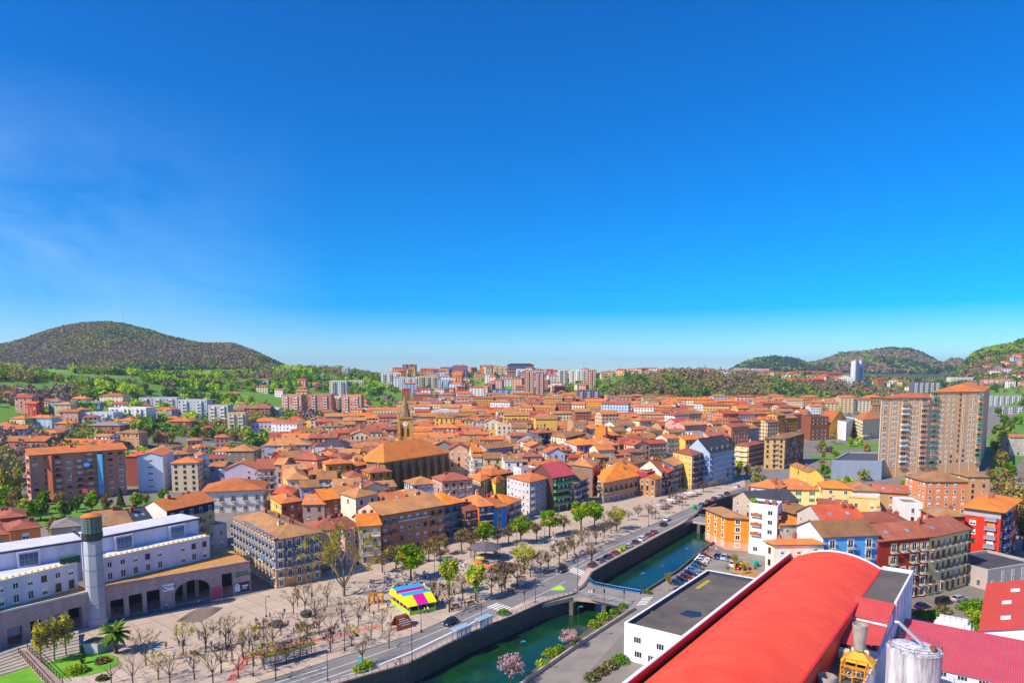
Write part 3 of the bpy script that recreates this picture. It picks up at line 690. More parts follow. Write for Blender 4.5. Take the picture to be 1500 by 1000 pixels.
def bld(label, cat, pts, ze, dep=11, wall='cream', roof='orange', rt='hip', pitch=.36, z0=0.0, st=None, ch=2, sky=0, dorm=0, name=None, group=None, oh=.55, quad=None, far=False, base=None, wall2=None, parent=None, limit=100, dormc='white'):
    """one building: pts are its eave corners as photo pixels (left, right) or (left, near corner, right)"""
    if quad is None:
        ze = zfix(label, ze)
        g = [G(x, y, ze) for x, y in pts]
        if len(g) == 2:
            a, b = g; d = (b - a); n = Vector((-d.y, d.x, 0)).normalized()
            if n.y < 0: n = -n
            q = [a, b, b + n * dep, a + n * dep]
        else:
            a, b, c = g; q = [a, b, c, a + c - b]
    else: q = [Vector((p[0], p[1], ze)) for p in quad]
    o = sum(q, Vector()) / 4; o.z = z0
    BN[0] += 1; block([(p.x, p.y) for p in q], BN[0], 1.0); st = dict(st or {})
    name = name or {'apartment block': 'apartment_block', 'church': 'church', 'factory': 'factory', 'house': 'town_house'}.get(cat, cat.replace(' ', '_'))
    t = thing(name, label, cat, o, group=group); BINFO[t.name] = (t, q, ze, wall, roof)
    Q = [Vector((p.x - o.x, p.y - o.y, ze)) for p in q]
    wm = farwall(WALLS.get(wall, wall)) if far else WM(wall)
    mb = MB()
    flat = rt == 'flat'
    zb = (-.02 if name == 'rooftop_room' else -4) if z0 > .5 else -.3
    vs = [(p.x, p.y, zb) for p in Q] + [(p.x, p.y, ze - z0) for p in Q]
    three = pts is not None and len(pts) == 3; w2 = (0, 2) if three else (1, 3)
    wf = [(0, 1, 5, 4), (1, 2, 6, 5), (2, 3, 7, 6), (3, 0, 4, 7)]
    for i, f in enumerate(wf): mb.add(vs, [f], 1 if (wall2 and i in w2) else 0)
    zE = ze - z0
    if flat:
        mb.add(vs, [(4, 5, 6, 7)], 0)
        inn = [p * .93 for p in Q]
        mb2 = MB()
        for i in range(4):
            j = (i + 1) % 4
            A, B, C, Dd = Q[i], Q[j], inn[j], inn[i]
            v2 = [(p.x, p.y, z) for z in (zE + .004, zE + .75) for p in (A, B, C, Dd)]
            mb2.add(v2, ((0, 1, 5, 4), (4, 5, 6, 7), (2, 3, 7, 6)), 0)
        mb2.add([(p.x, p.y, zE + .05) for p in inn], [(0, 1, 2, 3)], 1)
        rf = mb2.build('roof', [wm, RM(roof)], t)
        hz = lambda i, j: zE + .05
        P = lambda i, j, z, o_=0: ((Q[0] + (Q[1] - Q[0]) * i + (Q[3] - Q[0]) * j).x, (Q[0] + (Q[1] - Q[0]) * i + (Q[3] - Q[0]) * j).y, z)
        ax = True
    else:
        rmb, P, hz, ax, rise = roofgeo(Q, zE, rt, pitch, oh)
        if rt in ('gx', 'gy', 'gable'):
            half = rise * .985
            if ax:
                for i, (k, l) in ((0, (3, 0)), (1, (1, 2))):
                    m = (Q[k] + Q[l]) / 2; mb.add([(Q[k].x, Q[k].y, zE), (Q[l].x, Q[l].y, zE), (m.x, m.y, zE + half)], [(0, 1, 2)], 1 if wall2 and not three else 0)
            else:
                for k, l in ((0, 1), (2, 3)):
                    m = (Q[k] + Q[l]) / 2; mb.add([(Q[k].x, Q[k].y, zE), (Q[l].x, Q[l].y, zE), (m.x, m.y, zE + half)], [(0, 1, 2)], 1 if wall2 and three else 0)
        rf = rmb.build('roof', [RM(roof), FRB if wall != 'white' else paint('#d9d2c8', .8)], t)
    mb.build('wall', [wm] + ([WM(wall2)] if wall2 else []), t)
    ang = math.atan2((Q[1] - Q[0]).y, (Q[1] - Q[0]).x)
    for k in range(ch):
        i, j = rnd.uniform(.12, .88), rnd.choice([rnd.uniform(.55, .8), rnd.uniform(.35, .65)])
        p = P(i, j, hz(i, j)); new('chimney', chimmesh(0 if rnd.random() < .7 else 1), rf, p, ang, (rnd.uniform(.8, 1.5), 1, rnd.uniform(.75, 1.05)))
    ly = (Q[3] - Q[0]).length; lx = (Q[1] - Q[0]).length
    for k in range(sky):
        if flat: break
        i = (k + .7) / (sky + .4); j = .22
        if ax: sl_ = math.atan2(rise, ly / 2 + oh)
        else: continue
        p = P(i, j, hz(i, j) + .06); s = new('skylight', skymesh(), rf, p); s.rotation_euler = (sl_, 0, ang); s.scale = (1.0, 1.3, 1)
    if not far and not flat and ax and lx > 7 and rnd.random() < .5:      # re-laid patches of tiles
        for k in range(rnd.randint(1, 2)):
            i0, j0 = rnd.uniform(.3, .5), rnd.uniform(.05, .2); i1, j1 = i0 + rnd.uniform(.08, .2), j0 + rnd.uniform(.1, .22)
            pm = MB(); pm.add([P(i, j, hz(i, j) + .05) for i, j in ((i0, j0), (i1, j0), (i1, j1), (i0, j1))], [(0, 1, 2, 3)]); pm.build('tile_patch', RM(rnd.choice(['orange', 'tan', 'brown', 'redbrown', 'red'])), rf)
    for k in range(dorm):
        if not ax: break
        i = (k + .75) / (dorm + .5); j = .08
        p = P(i, j, hz(i, j)); new('dormer', dormmesh(dormc, roof if roof in ROOFS else 'orange'), rf, p, ang, (1, min(1, ly / 9), .85))
    if not far:
        st.setdefault('k', ['plain', 'plain', 'blind', 'brown'])
        for i in range(4):
            s2 = dict(st)
            if i != 0 and 'side' in st:
                if st['side'] is None: continue
                s2.update(st['side'])
            if i == (0 if three else 3) and 'left' in st:
                if st['left'] is None: continue
                s2.update(st['left'])
            facade(t, o, q[i], q[(i + 1) % 4], st.get('zb', 0.2), ze - z0 - st.get('ztop', 0), s2, limit)
        if t.get('_n') is not None: del t['_n']
    return t
def band(t, pix_a, pix_b, ze, z0, z1, mat, out=.06, name='band'):
    """a moulding / wall band along the front between two eave pixels"""
    k = BINFO[t.name][2] / ze; ze *= k; z0 *= k; z1 *= k
    a, b = G(*pix_a, ze), G(*pix_b, ze); o = Vector(t.location); d = (b - a).normalized(); n = Vector((d.y, -d.x, 0))
    mb = MB(); L = (b - a).length; M_ = Matrix.Translation(a - o) @ Matrix(((d.x, -n.x, 0, 0), (d.y, -n.y, 0, 0), (0, 0, 1, 0), (0, 0, 0, 1)))
    M_.translation.z = 0
    mb.box(0, L, -out, -.003, z0, z1, 0, M_); return mb.build(name, mat, t)
# ---------------------------------------------------------------- buildings along the Alameda and in front
BK = 'black'
S = dict
BALK = {'bal': '#26262a'}
b = bld
# left: town hall side
t = b('blue fronted corner block with brown hip roof and rows of small skylights', 'apartment block', [(341, 757.5), (403, 790), (469, 778.5)], 16.6, wall='#4f78b0', roof='brown', rt='hip', pitch=.3, ch=5, st=S(bay=2.6, h=1.9, w=1.1, k=['strip'], c='#d2b486', fh=2.75, bal='#2b3a55', bw=1.7, zb=.3))
o = t.location
for i in range(9):      # skylights on the left slope
    p = G(357 + i * 5.2, 763 + i * 2.8, 14.8); s = new('skylight', skymesh(), t, p - Vector(o)); s.rotation_euler = (R(-10), R(8), R(-58)); s.scale = (1, 1.6, 1)
for k, (a, c) in enumerate((((341, 757.5), (403, 790)), ((403, 790), (469, 778.5)))):
    band(t, a, c, 16.6, 0.0, 6.4, WM('tan'), .0035, 'base_wall'); band(t, a, c, 16.6, 6.4, 6.7, WM('cream'), .12, 'cornice')
b('red brown roofed house tucked behind the big bare plane tree', 'house', [(460, 778), (512, 772)], 13.5, 12, 'peach', 'redbrown', 'hx', ch=2, st=S(bay=2.6))
b('cream house with white upper bay and reddish roof left of the balconied house', 'house', [(505, 776), (526, 771)], 14.5, 13, 'pink', 'redbrown', 'gx', ch=2, st=S(k=['trim'], c='#f0f0ee', bay=2.6))
t = b('narrow house with white railed balconies on every floor and bright orange roof', 'house', [(525.5, 770.5), (557, 768)], 16.3, 13, 'beige', 'bright', 'gx', ch=3, st=S(bay=2.5, bal='#dfe3e8', cont=True, fh=3.1, side=None, h=2.0))
t = b('long salmon apartment building with orange tiled roof behind bare trees', 'apartment block', [(557.5, 754.5), (650, 739)], 17.0, 14, '#cf8a62', 'tan', 'gx', pitch=.42, ch=4, wall2='#eeb9a6', st=S(bay=2.9, k=['blind', 'plain', 'brown'], h=1.5, fh=3.15, bal='#c0703c', cols=None, bc=[0, 1, 6, 7], bw=2.6, solid=True, side=None))
band(t, (557.5, 754.5), (650, 739), 17.0, 13.2, 13.6, WM('white'), .5, 'cornice')
t = b('slate blue fronted corner house with orange hip roof end next to the salmon block', 'apartment block', [(650, 739.5), (681, 733.5)], 16.6, 15, '#76808f', 'bright', 'hx', ch=1, st=S(bay=2.8, h=2.0, bal='#3a3f48', k=['plain', 'brown']))
b('low dark balconied house in the gap beside the slate blue corner house', 'house', [(682, 748), (700, 745)], 10.5, 10, 'brown', 'redbrown', 'gx', ch=1, st=S(bay=2.5, bal='#403028', cont=True))
b('orange side walled house with orange roof behind small balconies', 'house', [(702, 741.5), (722, 739.5)], 13.0, 16, 'dkblue', 'orange', 'hx', wall2='#e87a34', ch=3, sky=1, st=S(bay=2.3, bal='#2c2c38', cont=True, h=2, side=None))
b('small bright blue fronted house with orange roof facing the promenade', 'house', [(722.5, 743), (741, 740.5)], 12.0, 13, '#2f8fe0', 'orange', 'gx', ch=2, st=S(bay=4.2, w=1.9, h=2.2, k=['wide'], side=None))
b('lilac house with arched windows and bright orange roof beside the grey balcony block', 'house', [(741.5, 739), (763.5, 731)], 12.5, 14, '#bfa3a8', 'bright', 'hx', ch=2, st=S(bay=3, h=2.0, bal='#33333a', side=None))
t = b('grey concrete corner block with small balconies and orange roof', 'apartment block', [(742.5, 697.5), (776, 706), (809.5, 698)], 19.5, wall='#8a93a4', roof='orange', rt='hip', pitch=.2, ch=0, oh=.4, wall2='#d0c8c4', st=S(bay=3.2, w=1.9, h=1.7, k=['wide'], c='#d8d8d8', fh=3.2, bal='#c9ccd2', bc=[0], bw=2.4, left=S(bay=2.9, k=['plain', 'blind'], w=1.2, bal=None)))
pen = b('white roof storey with brown lid standing on the grey concrete corner block', 'rooftop room', [(763, 688), (786, 686)], 22.6, 6, 'white', 'brown', 'flat', z0=14.7, ch=0, st=S(bay=3, skip=.3), name='rooftop_room')
t = b('narrow block with green balcony panels and steep red roof', 'apartment block', [(810, 699.5), (840, 694.5)], 19.0, 13, '#6b4038', 'pink', 'gx', pitch=.75, ch=0, st=S(bay=2.6, bal='#0f9a3e', cont=True, solid=True, h=1.9, fh=3.1, bd=1.4, k=['brown', 'plain', 'blind'], side=None))
b('dark balconied house with brown sloping roof right of the green balconies', 'house', [(841, 708), (861, 699)], 14.0, 13, '#6a7894', 'tan', 'gx', wall2='#5c4038', ch=1, st=S(bay=2.6, bal='#303642', h=2, fh=3))
b('tall house with brown roofs and bright orange side wall with three windows', 'house', [(838, 680), (868, 684), (879, 674)], 19.0, wall='#f07a18', roof='tan', rt='hip', wall2='#8d7266', ch=4, st=S(bay=3.4, left=None))
t = b('tan corner building with glazed corner bays and dormered orange roof on the promenade', 'apartment block', [(872, 693), (884, 707), (948, 694)], 13.0, wall='#c79a74', roof='bright', rt='hip', pitch=.4, ch=3, dorm=3, dormc='peach', st=S(bay=3.6, h=2.2, w=1.3, fh=4.0, bal='#2a2420', bw=2.0, k=['brown'], shop=True, left=S(bay=4)))
new('corner_bay', wmesh('gallery', '#d8d0b8'), t, G(879, 702, 9.4) - Vector(t.location) - Vector((0, 0, 6.3)), R(130), (2.4, 1, 5.6))
b('narrow magenta red house beside the tan corner building', 'house', [(948.5, 694), (960, 691)], 14.0, 12, '#a83050', 'grey', 'flat', ch=1, st=S(bay=2.2, bal='#7a2036', cont=True))
b('little tan fronted house with orange lean roof next to the magenta one', 'house', [(960, 702), (970, 699)], 11.0, 8, '#b08050', 'bright', 'gx', ch=0, st=S(bay=2.6, h=2))
b('house with big cream gable wall and orange red roof', 'house', [(934.5, 686.5), (969, 692.5), (979, 686.5)], 16.5, wall='#d8c8b4', roof='orange', rt='gy', pitch=.62, wall2='#f4e6c8', ch=3, st=S(bay=2.5, left=S(skip=.97), k=['brown'], bal='#30303a'))
b('red painted house with narrow balconies between cream gable and blue black house', 'house', [(977, 692), (987, 687)], 15.5, 11, '#8a4038', 'red', 'gx', ch=1, st=S(bay=2.3, bal='#303030', cont=True, h=2))
b('blue black fronted house with white balcony doors under a brown roof', 'house', [(987, 682), (1006, 676)], 17.5, 13, '#5c6a88', 'tan', 'gx', ch=2, st=S(bay=2.2, bal='#2c3a50', h=2.1, k=['plain', 'trim'], c='#e6e6e6'))
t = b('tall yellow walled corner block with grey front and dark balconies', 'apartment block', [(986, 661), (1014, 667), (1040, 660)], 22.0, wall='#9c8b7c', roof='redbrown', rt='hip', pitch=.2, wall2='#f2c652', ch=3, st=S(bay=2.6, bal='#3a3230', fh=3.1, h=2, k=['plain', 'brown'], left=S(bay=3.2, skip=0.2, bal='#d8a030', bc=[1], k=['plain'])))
t = b('pale blue house with white mansard dormers and glazed bays by the promenade', 'apartment block', [(1040, 664), (1076, 657)], 19.5, 14, '#a8bad4', 'slate', 'gx', pitch=1.0, ch=1, dorm=4, oh=.2, st=S(bay=2.8, h=1.9, w=1.2, k=['plain', 'trim'], c='#7a8aa8', fh=3.2, bal='#3f6fb8', bc=[0, -1], bw=2.4, solid=True))
b('cream and yellow mansion with wide brown hip roof behind the tan corner building', 'apartment block', [(888, 677), (912, 682), (950, 675)], 15.5, wall='#ecd9a4', roof='brown', rt='hip', pitch=.36, ch=4, st=S(bay=2.7, k=['shut', 'plain'], c='#d8c49a', wall2=None))
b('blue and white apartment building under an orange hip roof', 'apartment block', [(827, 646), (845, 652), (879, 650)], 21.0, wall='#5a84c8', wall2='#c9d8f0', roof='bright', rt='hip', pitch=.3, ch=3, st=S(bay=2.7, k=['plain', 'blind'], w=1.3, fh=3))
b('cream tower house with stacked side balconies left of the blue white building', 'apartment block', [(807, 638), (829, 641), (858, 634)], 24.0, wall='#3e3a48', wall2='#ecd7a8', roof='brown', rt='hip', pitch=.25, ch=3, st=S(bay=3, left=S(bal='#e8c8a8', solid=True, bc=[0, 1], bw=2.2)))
b('thin bright orange tower block with stacked white windows', 'apartment block', [(872, 626), (887, 628), (890, 625)], 28.0, wall='#f08018', roof='orange', rt='flat', ch=0, st=S(bay=6, w=1.6, h=1.1, k=['plain']))
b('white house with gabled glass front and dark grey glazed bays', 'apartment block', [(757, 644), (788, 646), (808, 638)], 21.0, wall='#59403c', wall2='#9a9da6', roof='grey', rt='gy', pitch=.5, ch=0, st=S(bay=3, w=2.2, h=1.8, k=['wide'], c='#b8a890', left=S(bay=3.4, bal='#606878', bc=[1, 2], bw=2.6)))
b('brown brick block with many small windows behind the gabled glass house', 'apartment block', [(789, 634), (808, 633)], 20.5, 14, '#6a4a44', 'redbrown', 'hip', ch=3, st=S(bay=2.8))
# old town, in front of and around the church
b('bright yellow painted house end with orange roof in the old town', 'house', [(719, 703), (726, 708), (740, 701)], 15.0, wall='#c8b820', wall2='#f2dc1e', roof='bright', rt='hip', ch=1, st=S(bay=4.5, left=S(bay=6)))
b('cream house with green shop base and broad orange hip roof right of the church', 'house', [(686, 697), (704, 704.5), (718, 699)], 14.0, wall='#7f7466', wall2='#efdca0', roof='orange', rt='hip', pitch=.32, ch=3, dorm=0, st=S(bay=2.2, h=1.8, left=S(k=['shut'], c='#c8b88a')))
b('low orange roofed long house with row of attic windows behind the cream house', 'house', [(720, 696), (752, 691)], 13.0, 12, '#6a5a54', 'orange', 'hip', ch=2, st=S(bay=2.6))
b('steep orange roof with four dark dormers and white side wall', 'house', [(692, 668.5), (713, 668)], 14.0, 15, '#e8e2da', 'bright', 'gx', pitch=.8, ch=2, dorm=4, dormc='brown', st=S(bay=2.8, bal='#888888', cont=True))
b('grey fronted block with two brown roof tiers beside the dormered orange roof', 'apartment block', [(714, 657), (752, 653)], 18.0, 12, '#9aa0a8', 'tan', 'gx', ch=2, st=S(bay=2.7, w=1.6, k=['wide', 'plain'], bal='#70605a', bc=[1, 4, 5], bw=2.5))
b('narrow yellow walled house left of the dormered orange roof', 'house', [(681, 655), (691, 655)], 16.0, 12, '#f0c030', 'tan', 'gx', ch=1, st=S(bay=3))
b('cream gabled house with orange roof in the middle of the old town', 'house', [(499, 722), (521, 729), (553, 722)], 13.5, wall='#e8d9c4', roof='tan', rt='hx', pitch=.4, wall2='#ecd8bc', ch=2, st=S(bay=5, k=['brown'], left=S(bay=9, skip=.3)))
b('small yellow and red house with orange hip roof at the edge of the old town', 'house', [(396, 727), (412, 737), (443, 732.5)], 10.5, wall='#b8613c', wall2='#f0c020', roof='orange', rt='hip', pitch=.34, ch=1, st=S(bay=2.6))
b('bright orange roofed house with brick red front in the old town', 'house', [(474, 732), (497.5, 729)], 11.0, 13, '#a8502c', 'bright', 'gx', pitch=.4, ch=1, st=S(bay=2.8, h=1.8))
b('orange roofed house with two dark roof windows next to the brick red front', 'house', [(444, 738.5), (475, 738)], 9.5, 12, '#a58a80', 'orange', 'gx', pitch=.45, ch=0, sky=3, st=S(bay=3))
b('house with one huge brown sloping roof and yellow side gable', 'house', [(414, 690), (421, 702.5), (452, 701)], 13.0, wall='#e0d0b4', wall2='#ebc36a', roof='tan', rt='hx', pitch=.55, ch=1, sky=1, st=S(bay=4, left=S(skip=1.0)))
b('house with brown roof and full width white balcony below it', 'house', [(465, 702), (492, 701)], 11.0, 11, '#d9d5d2', 'tan', 'gx', pitch=.5, ch=1, sky=1, st=S(bay=2.6, bal='#e4e4e6', cont=True, h=2))
b('red painted attic house with brown roof above the huge brown slope', 'house', [(416, 671), (446, 668)], 15.5, 12, '#b02a24', 'tan', 'gx', pitch=.4, ch=2, st=S(bay=3))
b('house with small brown gable roof and lilac front near the yellow red house', 'house', [(440, 714), (467, 712.5)], 11.0, 9, '#b7aac4', 'brown', 'gx', pitch=.5, ch=0, wall2='#dcc89c', st=S(bay=3, h=1.8, k=['shut'], c='#6a84b8'))
b('orange and red double pitched shed roof beside the dark lane', 'house', [(400, 722), (428, 722), (440, 710)], 9.0, wall='#75625c', roof='red', rt='hip', ch=0, st=S(bay=4))
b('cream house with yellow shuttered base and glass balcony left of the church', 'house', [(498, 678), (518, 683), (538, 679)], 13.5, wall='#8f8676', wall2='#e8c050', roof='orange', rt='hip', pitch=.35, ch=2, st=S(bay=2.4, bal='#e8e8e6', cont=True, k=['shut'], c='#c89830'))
b('long lilac house with wide brown hip roof left of the slate attic building', 'house', [(387, 652.5), (455, 651)], 15.0, 16, '#b4b8d0', 'tan', 'hip', pitch=.36, ch=3, st=S(bay=4, w=1.2))
b('slate attic building with tall dark windows between pale pillars', 'apartment block', [(461, 652), (504, 652)], 17.0, 14, '#c9b8c0', 'slate', 'hip', pitch=.4, ch=1, st=S(bay=4.2, w=2.2, h=5.5, fh=7.5, k=['plain'], skip=0))
b('black fronted house with blue ground floor near the church', 'house', [(513, 656), (567, 655)], 14.5, 14, '#3a3a48', 'tan', 'hip', ch=3, st=S(bay=3, bal='#c04040', bc=[1, 4, 6, 9], bw=2))
b('stone house with brown hip roof beside the tree lined park', 'house', [(331, 660.5), (372, 660)], 13.0, 16, '#8f8068', 'tan', 'hip', pitch=.4, ch=2, st=S(bay=3.2))
b('lilac house with big front gable and twin orange roofs', 'house', [(328.5, 687), (376, 686)], 12.0, 14, '#c7b4c4', 'orange', 'gy', pitch=.4, ch=0, st=S(bay=7, skip=.2))
b('dark roofed house with balconies right of the lilac gable', 'house', [(376, 687), (402, 686)], 13.0, 13, '#bdb4b0', 'redbrown', 'gx', pitch=.6, ch=1, st=S(bay=2.4, bal='#403a3a', h=2))
b('brown roofed house in line between dark roof and red attic house', 'house', [(402, 680), (416, 680)], 15.0, 13, '#a99a94', 'tan', 'gx', ch=1, st=S(bay=2.6, h=2))
b('white town palace with stone framed windows and wide brown hip roof', 'palace', [(297, 720), (385, 716)], 12.0, 20, '#e9e2da', 'orange', 'hip', pitch=.34, ch=1, dorm=0, oh=1.0, st=S(bay=4.4, w=1.4, h=2.3, k=['stone'], c='#8f7a60', fh=4.4, bal='#2a2420', bw=1.9, skip=0), name='palace')
t = b('yellow apartment block with dark blue attic storey and brown roof', 'apartment block', [(244, 747.5), (313.5, 733)], 17.5, 12, '#e6bd6a', 'orange', 'gx', pitch=.42, ch=4, wall2='#efe8de', st=S(bay=3.1, w=1.2, h=1.9, k=['plain'], fh=3.2, bal='#3a4660', bc=[1, 3, 5], bw=2.0, side=None))
band(t, (244, 747.5), (313.5, 733), 17.5, 14.0, 17.2, WM('dkblue'), .003, 'attic_wall')
b('small grey white house in the lane right of the yellow apartment block', 'house', [(315, 772), (332, 768)], 9.0, 10, '#cfc8c4', 'grey', 'flat', ch=0, st=S(bay=2.8, h=2))
b('house with brown tiled roof and blue shuttered windows behind the white terrace', 'house', [(141, 771), (198, 764)], 14.0, 12, '#d8d2cc', 'brown', 'gx', pitch=.55, ch=1, sky=2, st=S(bay=2.6, k=['shut'], c='#4f7fb8', h=1.8))
b('dark slate roofed house with roof terrace between brown roof and yellow block', 'house', [(198, 765), (222, 761)], 14.0, 11, '#8f6a58', 'slate', 'gx', pitch=.6, ch=2, sky=2, st=S(bay=2.6))
b('red brown roofed low house left of the yellow apartment block', 'house', [(221, 755), (246, 752)], 13.0, 10, '#a05840', 'red', 'gx', ch=1, st=S(bay=2.6))
b('villa with grey slate hip roof and pillared porch behind the white terrace', 'house', [(75, 773), (119, 769)], 11.0, 11, '#c8bcb0', 'grey', 'hip', pitch=.4, ch=0, st=S(bay=3))
b('salmon orange house with two square windows and brown hip roof', 'house', [(14, 777), (59, 771)], 13.0, 12, '#ef8c4c', 'redbrown', 'hip', pitch=.36, ch=1, st=S(bay=4.5, w=1.7, h=1.8))
b('brown roofed house with blue awning at the left edge of the town', 'house', [(-26, 785), (14, 781)], 12.0, 16, '#e0955a', 'redbrown', 'hip', pitch=.36, ch=1, st=S(bay=3.6, bal='#5a78d8', cont=True))
b('red brown hip roofed house left behind the salmon house', 'house', [(0, 759), (37, 755)], 14.0, 14, '#b0603c', 'redbrown', 'hip', ch=2, st=S(bay=4))
t = b('long pink brick apartment block with laundry on its balconies and a blue stair window', 'apartment block', [(42, 666.5), (183, 657)], 22.0, 15, '#d08a74', 'orange', 'gx', pitch=.28, ch=5, z0=2, oh=1.0, st=S(bay=3.9, w=1.8, h=1.1, k=['brown', 'wide', 'blind'], fh=3.0, bal='#a85a48', bc=[2, 4, 5, 6, 10], bw=3.3, solid=True, skip=.05))
o = Vector(t.location)
p = G(146, 660, 22) - o; MB().box(-1.2, 1.2, -.5, .3, 0, 18.5).build('stair_window', glassmat('#2a6a8a', 'stairglass'), t, (p.x, p.y, 0))
p = G(73, 664.5, 22) - o; MB().box(-1.3, 1.3, -1.2, .3, -1, 19.4).build('stair_shaft', plaster('#c06a4a', key='shaft'), t, (p.x, p.y, 0))
for k, (px, py, cc) in enumerate([(129, 677, '#2a7fe0'), (102, 694, '#dfe4ea'), (99, 708, '#4a78c8'), (124, 716, '#c03a3a'), (53, 674, '#6a9ae0')]):
    p = G(px, 662, 22) - o; zz = 22 - (py - 662) * .31 - 2; MB().box(-1.2, 1.2, -1.5, -1.42, zz - 1.8, zz).build('laundry', paint(cc, .9), t, (p.x, p.y, 0))
b('dark red house wing behind the pink brick block and pale blue gable', 'house', [(184, 668), (201, 664)], 19.0, 14, '#8f4a3c', 'red', 'hip', ch=1, z0=2, st=S(bay=2.8))
b('tall pale blue gabled house with paired small windows', 'apartment block', [(200.5, 668), (238, 667)], 20.0, 22, '#d5dcec', 'orange', 'gy', pitch=.3, ch=0, z0=1, st=S(bay=6, w=2.4, h=.8, k=['wide'], fh=3.4, skip=0))
b('beige four storey house with orange hip roof beside the pale blue gable', 'house', [(250.5, 678), (289, 677)], 15.5, 13, '#dcc8a8', 'orange', 'hip', pitch=.36, ch=1, z0=0, st=S(bay=3.8, w=1.2, h=1.4, k=['brown'], skip=0))
b('white house with blue balconies right of the beige four storey house', 'house', [(290, 668), (306, 667)], 17.0, 12, '#e6e8ee', 'orange', 'gy', pitch=.35, ch=0, st=S(bay=2.8, bal='#3a5a9a', cont=True))
b('teal grey house behind the pale blue gable', 'house', [(240, 656), (252, 656)], 20.0, 12, '#8fae9c', 'tan', 'hip', ch=0, z0=2, st=S(bay=2.8))
b('brown tiled house behind the beige house and white house', 'house', [(254, 666), (280, 664)], 17.0, 10, '#c8b090', 'brown', 'hip', ch=1, z0=2, st=S(bay=2.8))
b('low grey blue house with tan roof beside the white blue balconied house', 'house', [(306, 683), (328, 683)], 11.0, 11, '#8896b0', 'tan', 'gx', ch=0, st=S(bay=3))
# right bank
t = b('bright orange riverside house with grey brown roof and pink stone base', 'apartment block', [(1034, 744), (1064.5, 757), (1098, 759)], 15.0, wall='#f28c1a', roof='brown', rt='hip', pitch=.36, ch=0, oh=.9, st=S(bay=5.2, w=1.5, h=1.6, k=['trim'], c='#f8d8a0', fh=3.4, side=S(bay=4.5), left=S(bay=4)))
band(t, (1064.5, 757), (1098, 759), 15.0, 0, 3.6, plaster('#e0a080', key='pinkstone'), .05, 'base_wall'); band(t, (1034, 744), (1064.5, 757), 15, 0, 3.6, plaster('#e0a080', key='pinkstone'), .05, 'base_wall')
t = b('tall white apartment house with brown balcony stack and planted roof terrace', 'apartment block', [(1098.5, 739), (1139, 744), (1146, 737)], 19.0, wall='#ece9ee', roof='slate', rt='flat', ch=2, st=S(bay=3.6, w=1.6, h=1.6, k=['plain', 'blind'], bal='#b0602a', bc=[0], bw=3.2, solid=True, fh=3.05))
o = Vector(t.location); p = G(1104, 737, 16.4) - o
sb = MB()
for i in range(90): a = Vector((rnd.uniform(-.7, .7), rnd.uniform(.6, 1.4), rnd.uniform(0, .9))); sb.quad(a, a + Vector((.5, 0, .1)), a + Vector((.5, .2, .5)), a + Vector((0, .2, .5)))
sb.build('roof_plant', leafmat('leaf_bright', '#8cb81a', '#6a9a18'), t, p)
b('black slate roofed building behind the white apartment house', 'house', [(1104, 737), (1168, 733)], 14.5, 12, '#c4b09c', 'slate', 'gx', pitch=.5, ch=2, st=S(bay=4))
b('cream house with orange hip roof and small front dormer behind the red vault', 'house', [(1122, 792), (1134, 797), (1207, 796)], 9.5, wall='#f0e2c6', roof='orange', rt='hip', pitch=.45, ch=1, dorm=1, dormc='cream', st=S(bay=3.4, left=S(k=['brown'])))
b('cluster roof with white skylights over orange tiles behind the cream house', 'house', [(1143, 768), (1186, 767)], 11.0, 14, '#cfc4ba', 'bright', 'hip', pitch=.4, ch=0, sky=0, st=S(bay=4))
b('grey brown roofed low houses behind the white skylights', 'house', [(1142, 752), (1203, 750)], 11.5, 12, '#b8a890', 'brown', 'hip', ch=2, st=S(bay=4))
t = b('bright blue house with white framed windows and brown roof behind the factory', 'apartment block', [(1206, 786), (1286.5, 783)], 15.6, 12, '#5aa8e4', 'brown', 'gx', pitch=.45, ch=0, wall2='#dfe8f0', st=S(bay=3.9, w=1.5, h=2.1, k=['trim'], c='#e6ecf2', bal='#2a3040', bw=2.2, fh=3.3, side=None))
t = b('dark red house with cream window frames and green shutters beside the blue house', 'apartment block', [(1287, 792), (1362, 785)], 16.2, 12, '#b23018', 'redbrown', 'gx', pitch=.45, ch=0, sky=2, st=S(bay=3.3, w=1.5, h=2.1, k=['trim', 'trim', 'shut'], c='#e8cf9a', bal='#2a5a40', bw=2.0, fh=3.2, side=None))
t = b('beige stone apartment house with narrow balconies between red house and red block', 'apartment block', [(1362.5, 786), (1420, 774)], 16.8, 12, '#f2d890', 'redbrown', 'gx', pitch=.42, ch=2, sky=2, st=S(bay=2.4, w=1.15, h=2.1, k=['shutclosed', 'brown', 'plain'], c='#6a3a3c', bal='#4a423c', bw=1.8, fh=3.3, side=None))
t = b('big red apartment block with orange roof and grey blue balcony recesses', 'apartment block', [(1413, 742), (1467, 749), (1492, 731)], 18.5, wall='#d2321c', roof='bright', rt='hip', pitch=.24, ch=2, oh=1.2, st=S(bay=3.4, w=1.7, h=1.5, k=['blind', 'brown', 'shutclosed'], c='#d88a3a', bal='#8a8ea8', bc=[1], bw=3.0, solid=True, fh=3.05, side=S(bal='#3a5a9a', bc=[1, 3], k=['brown', 'plain'])))
band(t, (1413, 742), (1467, 749), 18.5, 16.0, 18.2, plaster('#b8b0a8', key='atticband'), .12, 'attic_glazing')
b('red walled house with brown hip roof left of the big red block', 'house', [(1349, 746), (1374, 757), (1414, 755)], 15.5, wall='#c8402a', roof='brown', rt='hip', pitch=.4, ch=1, sky=2, st=S(bay=4, h=1.2))
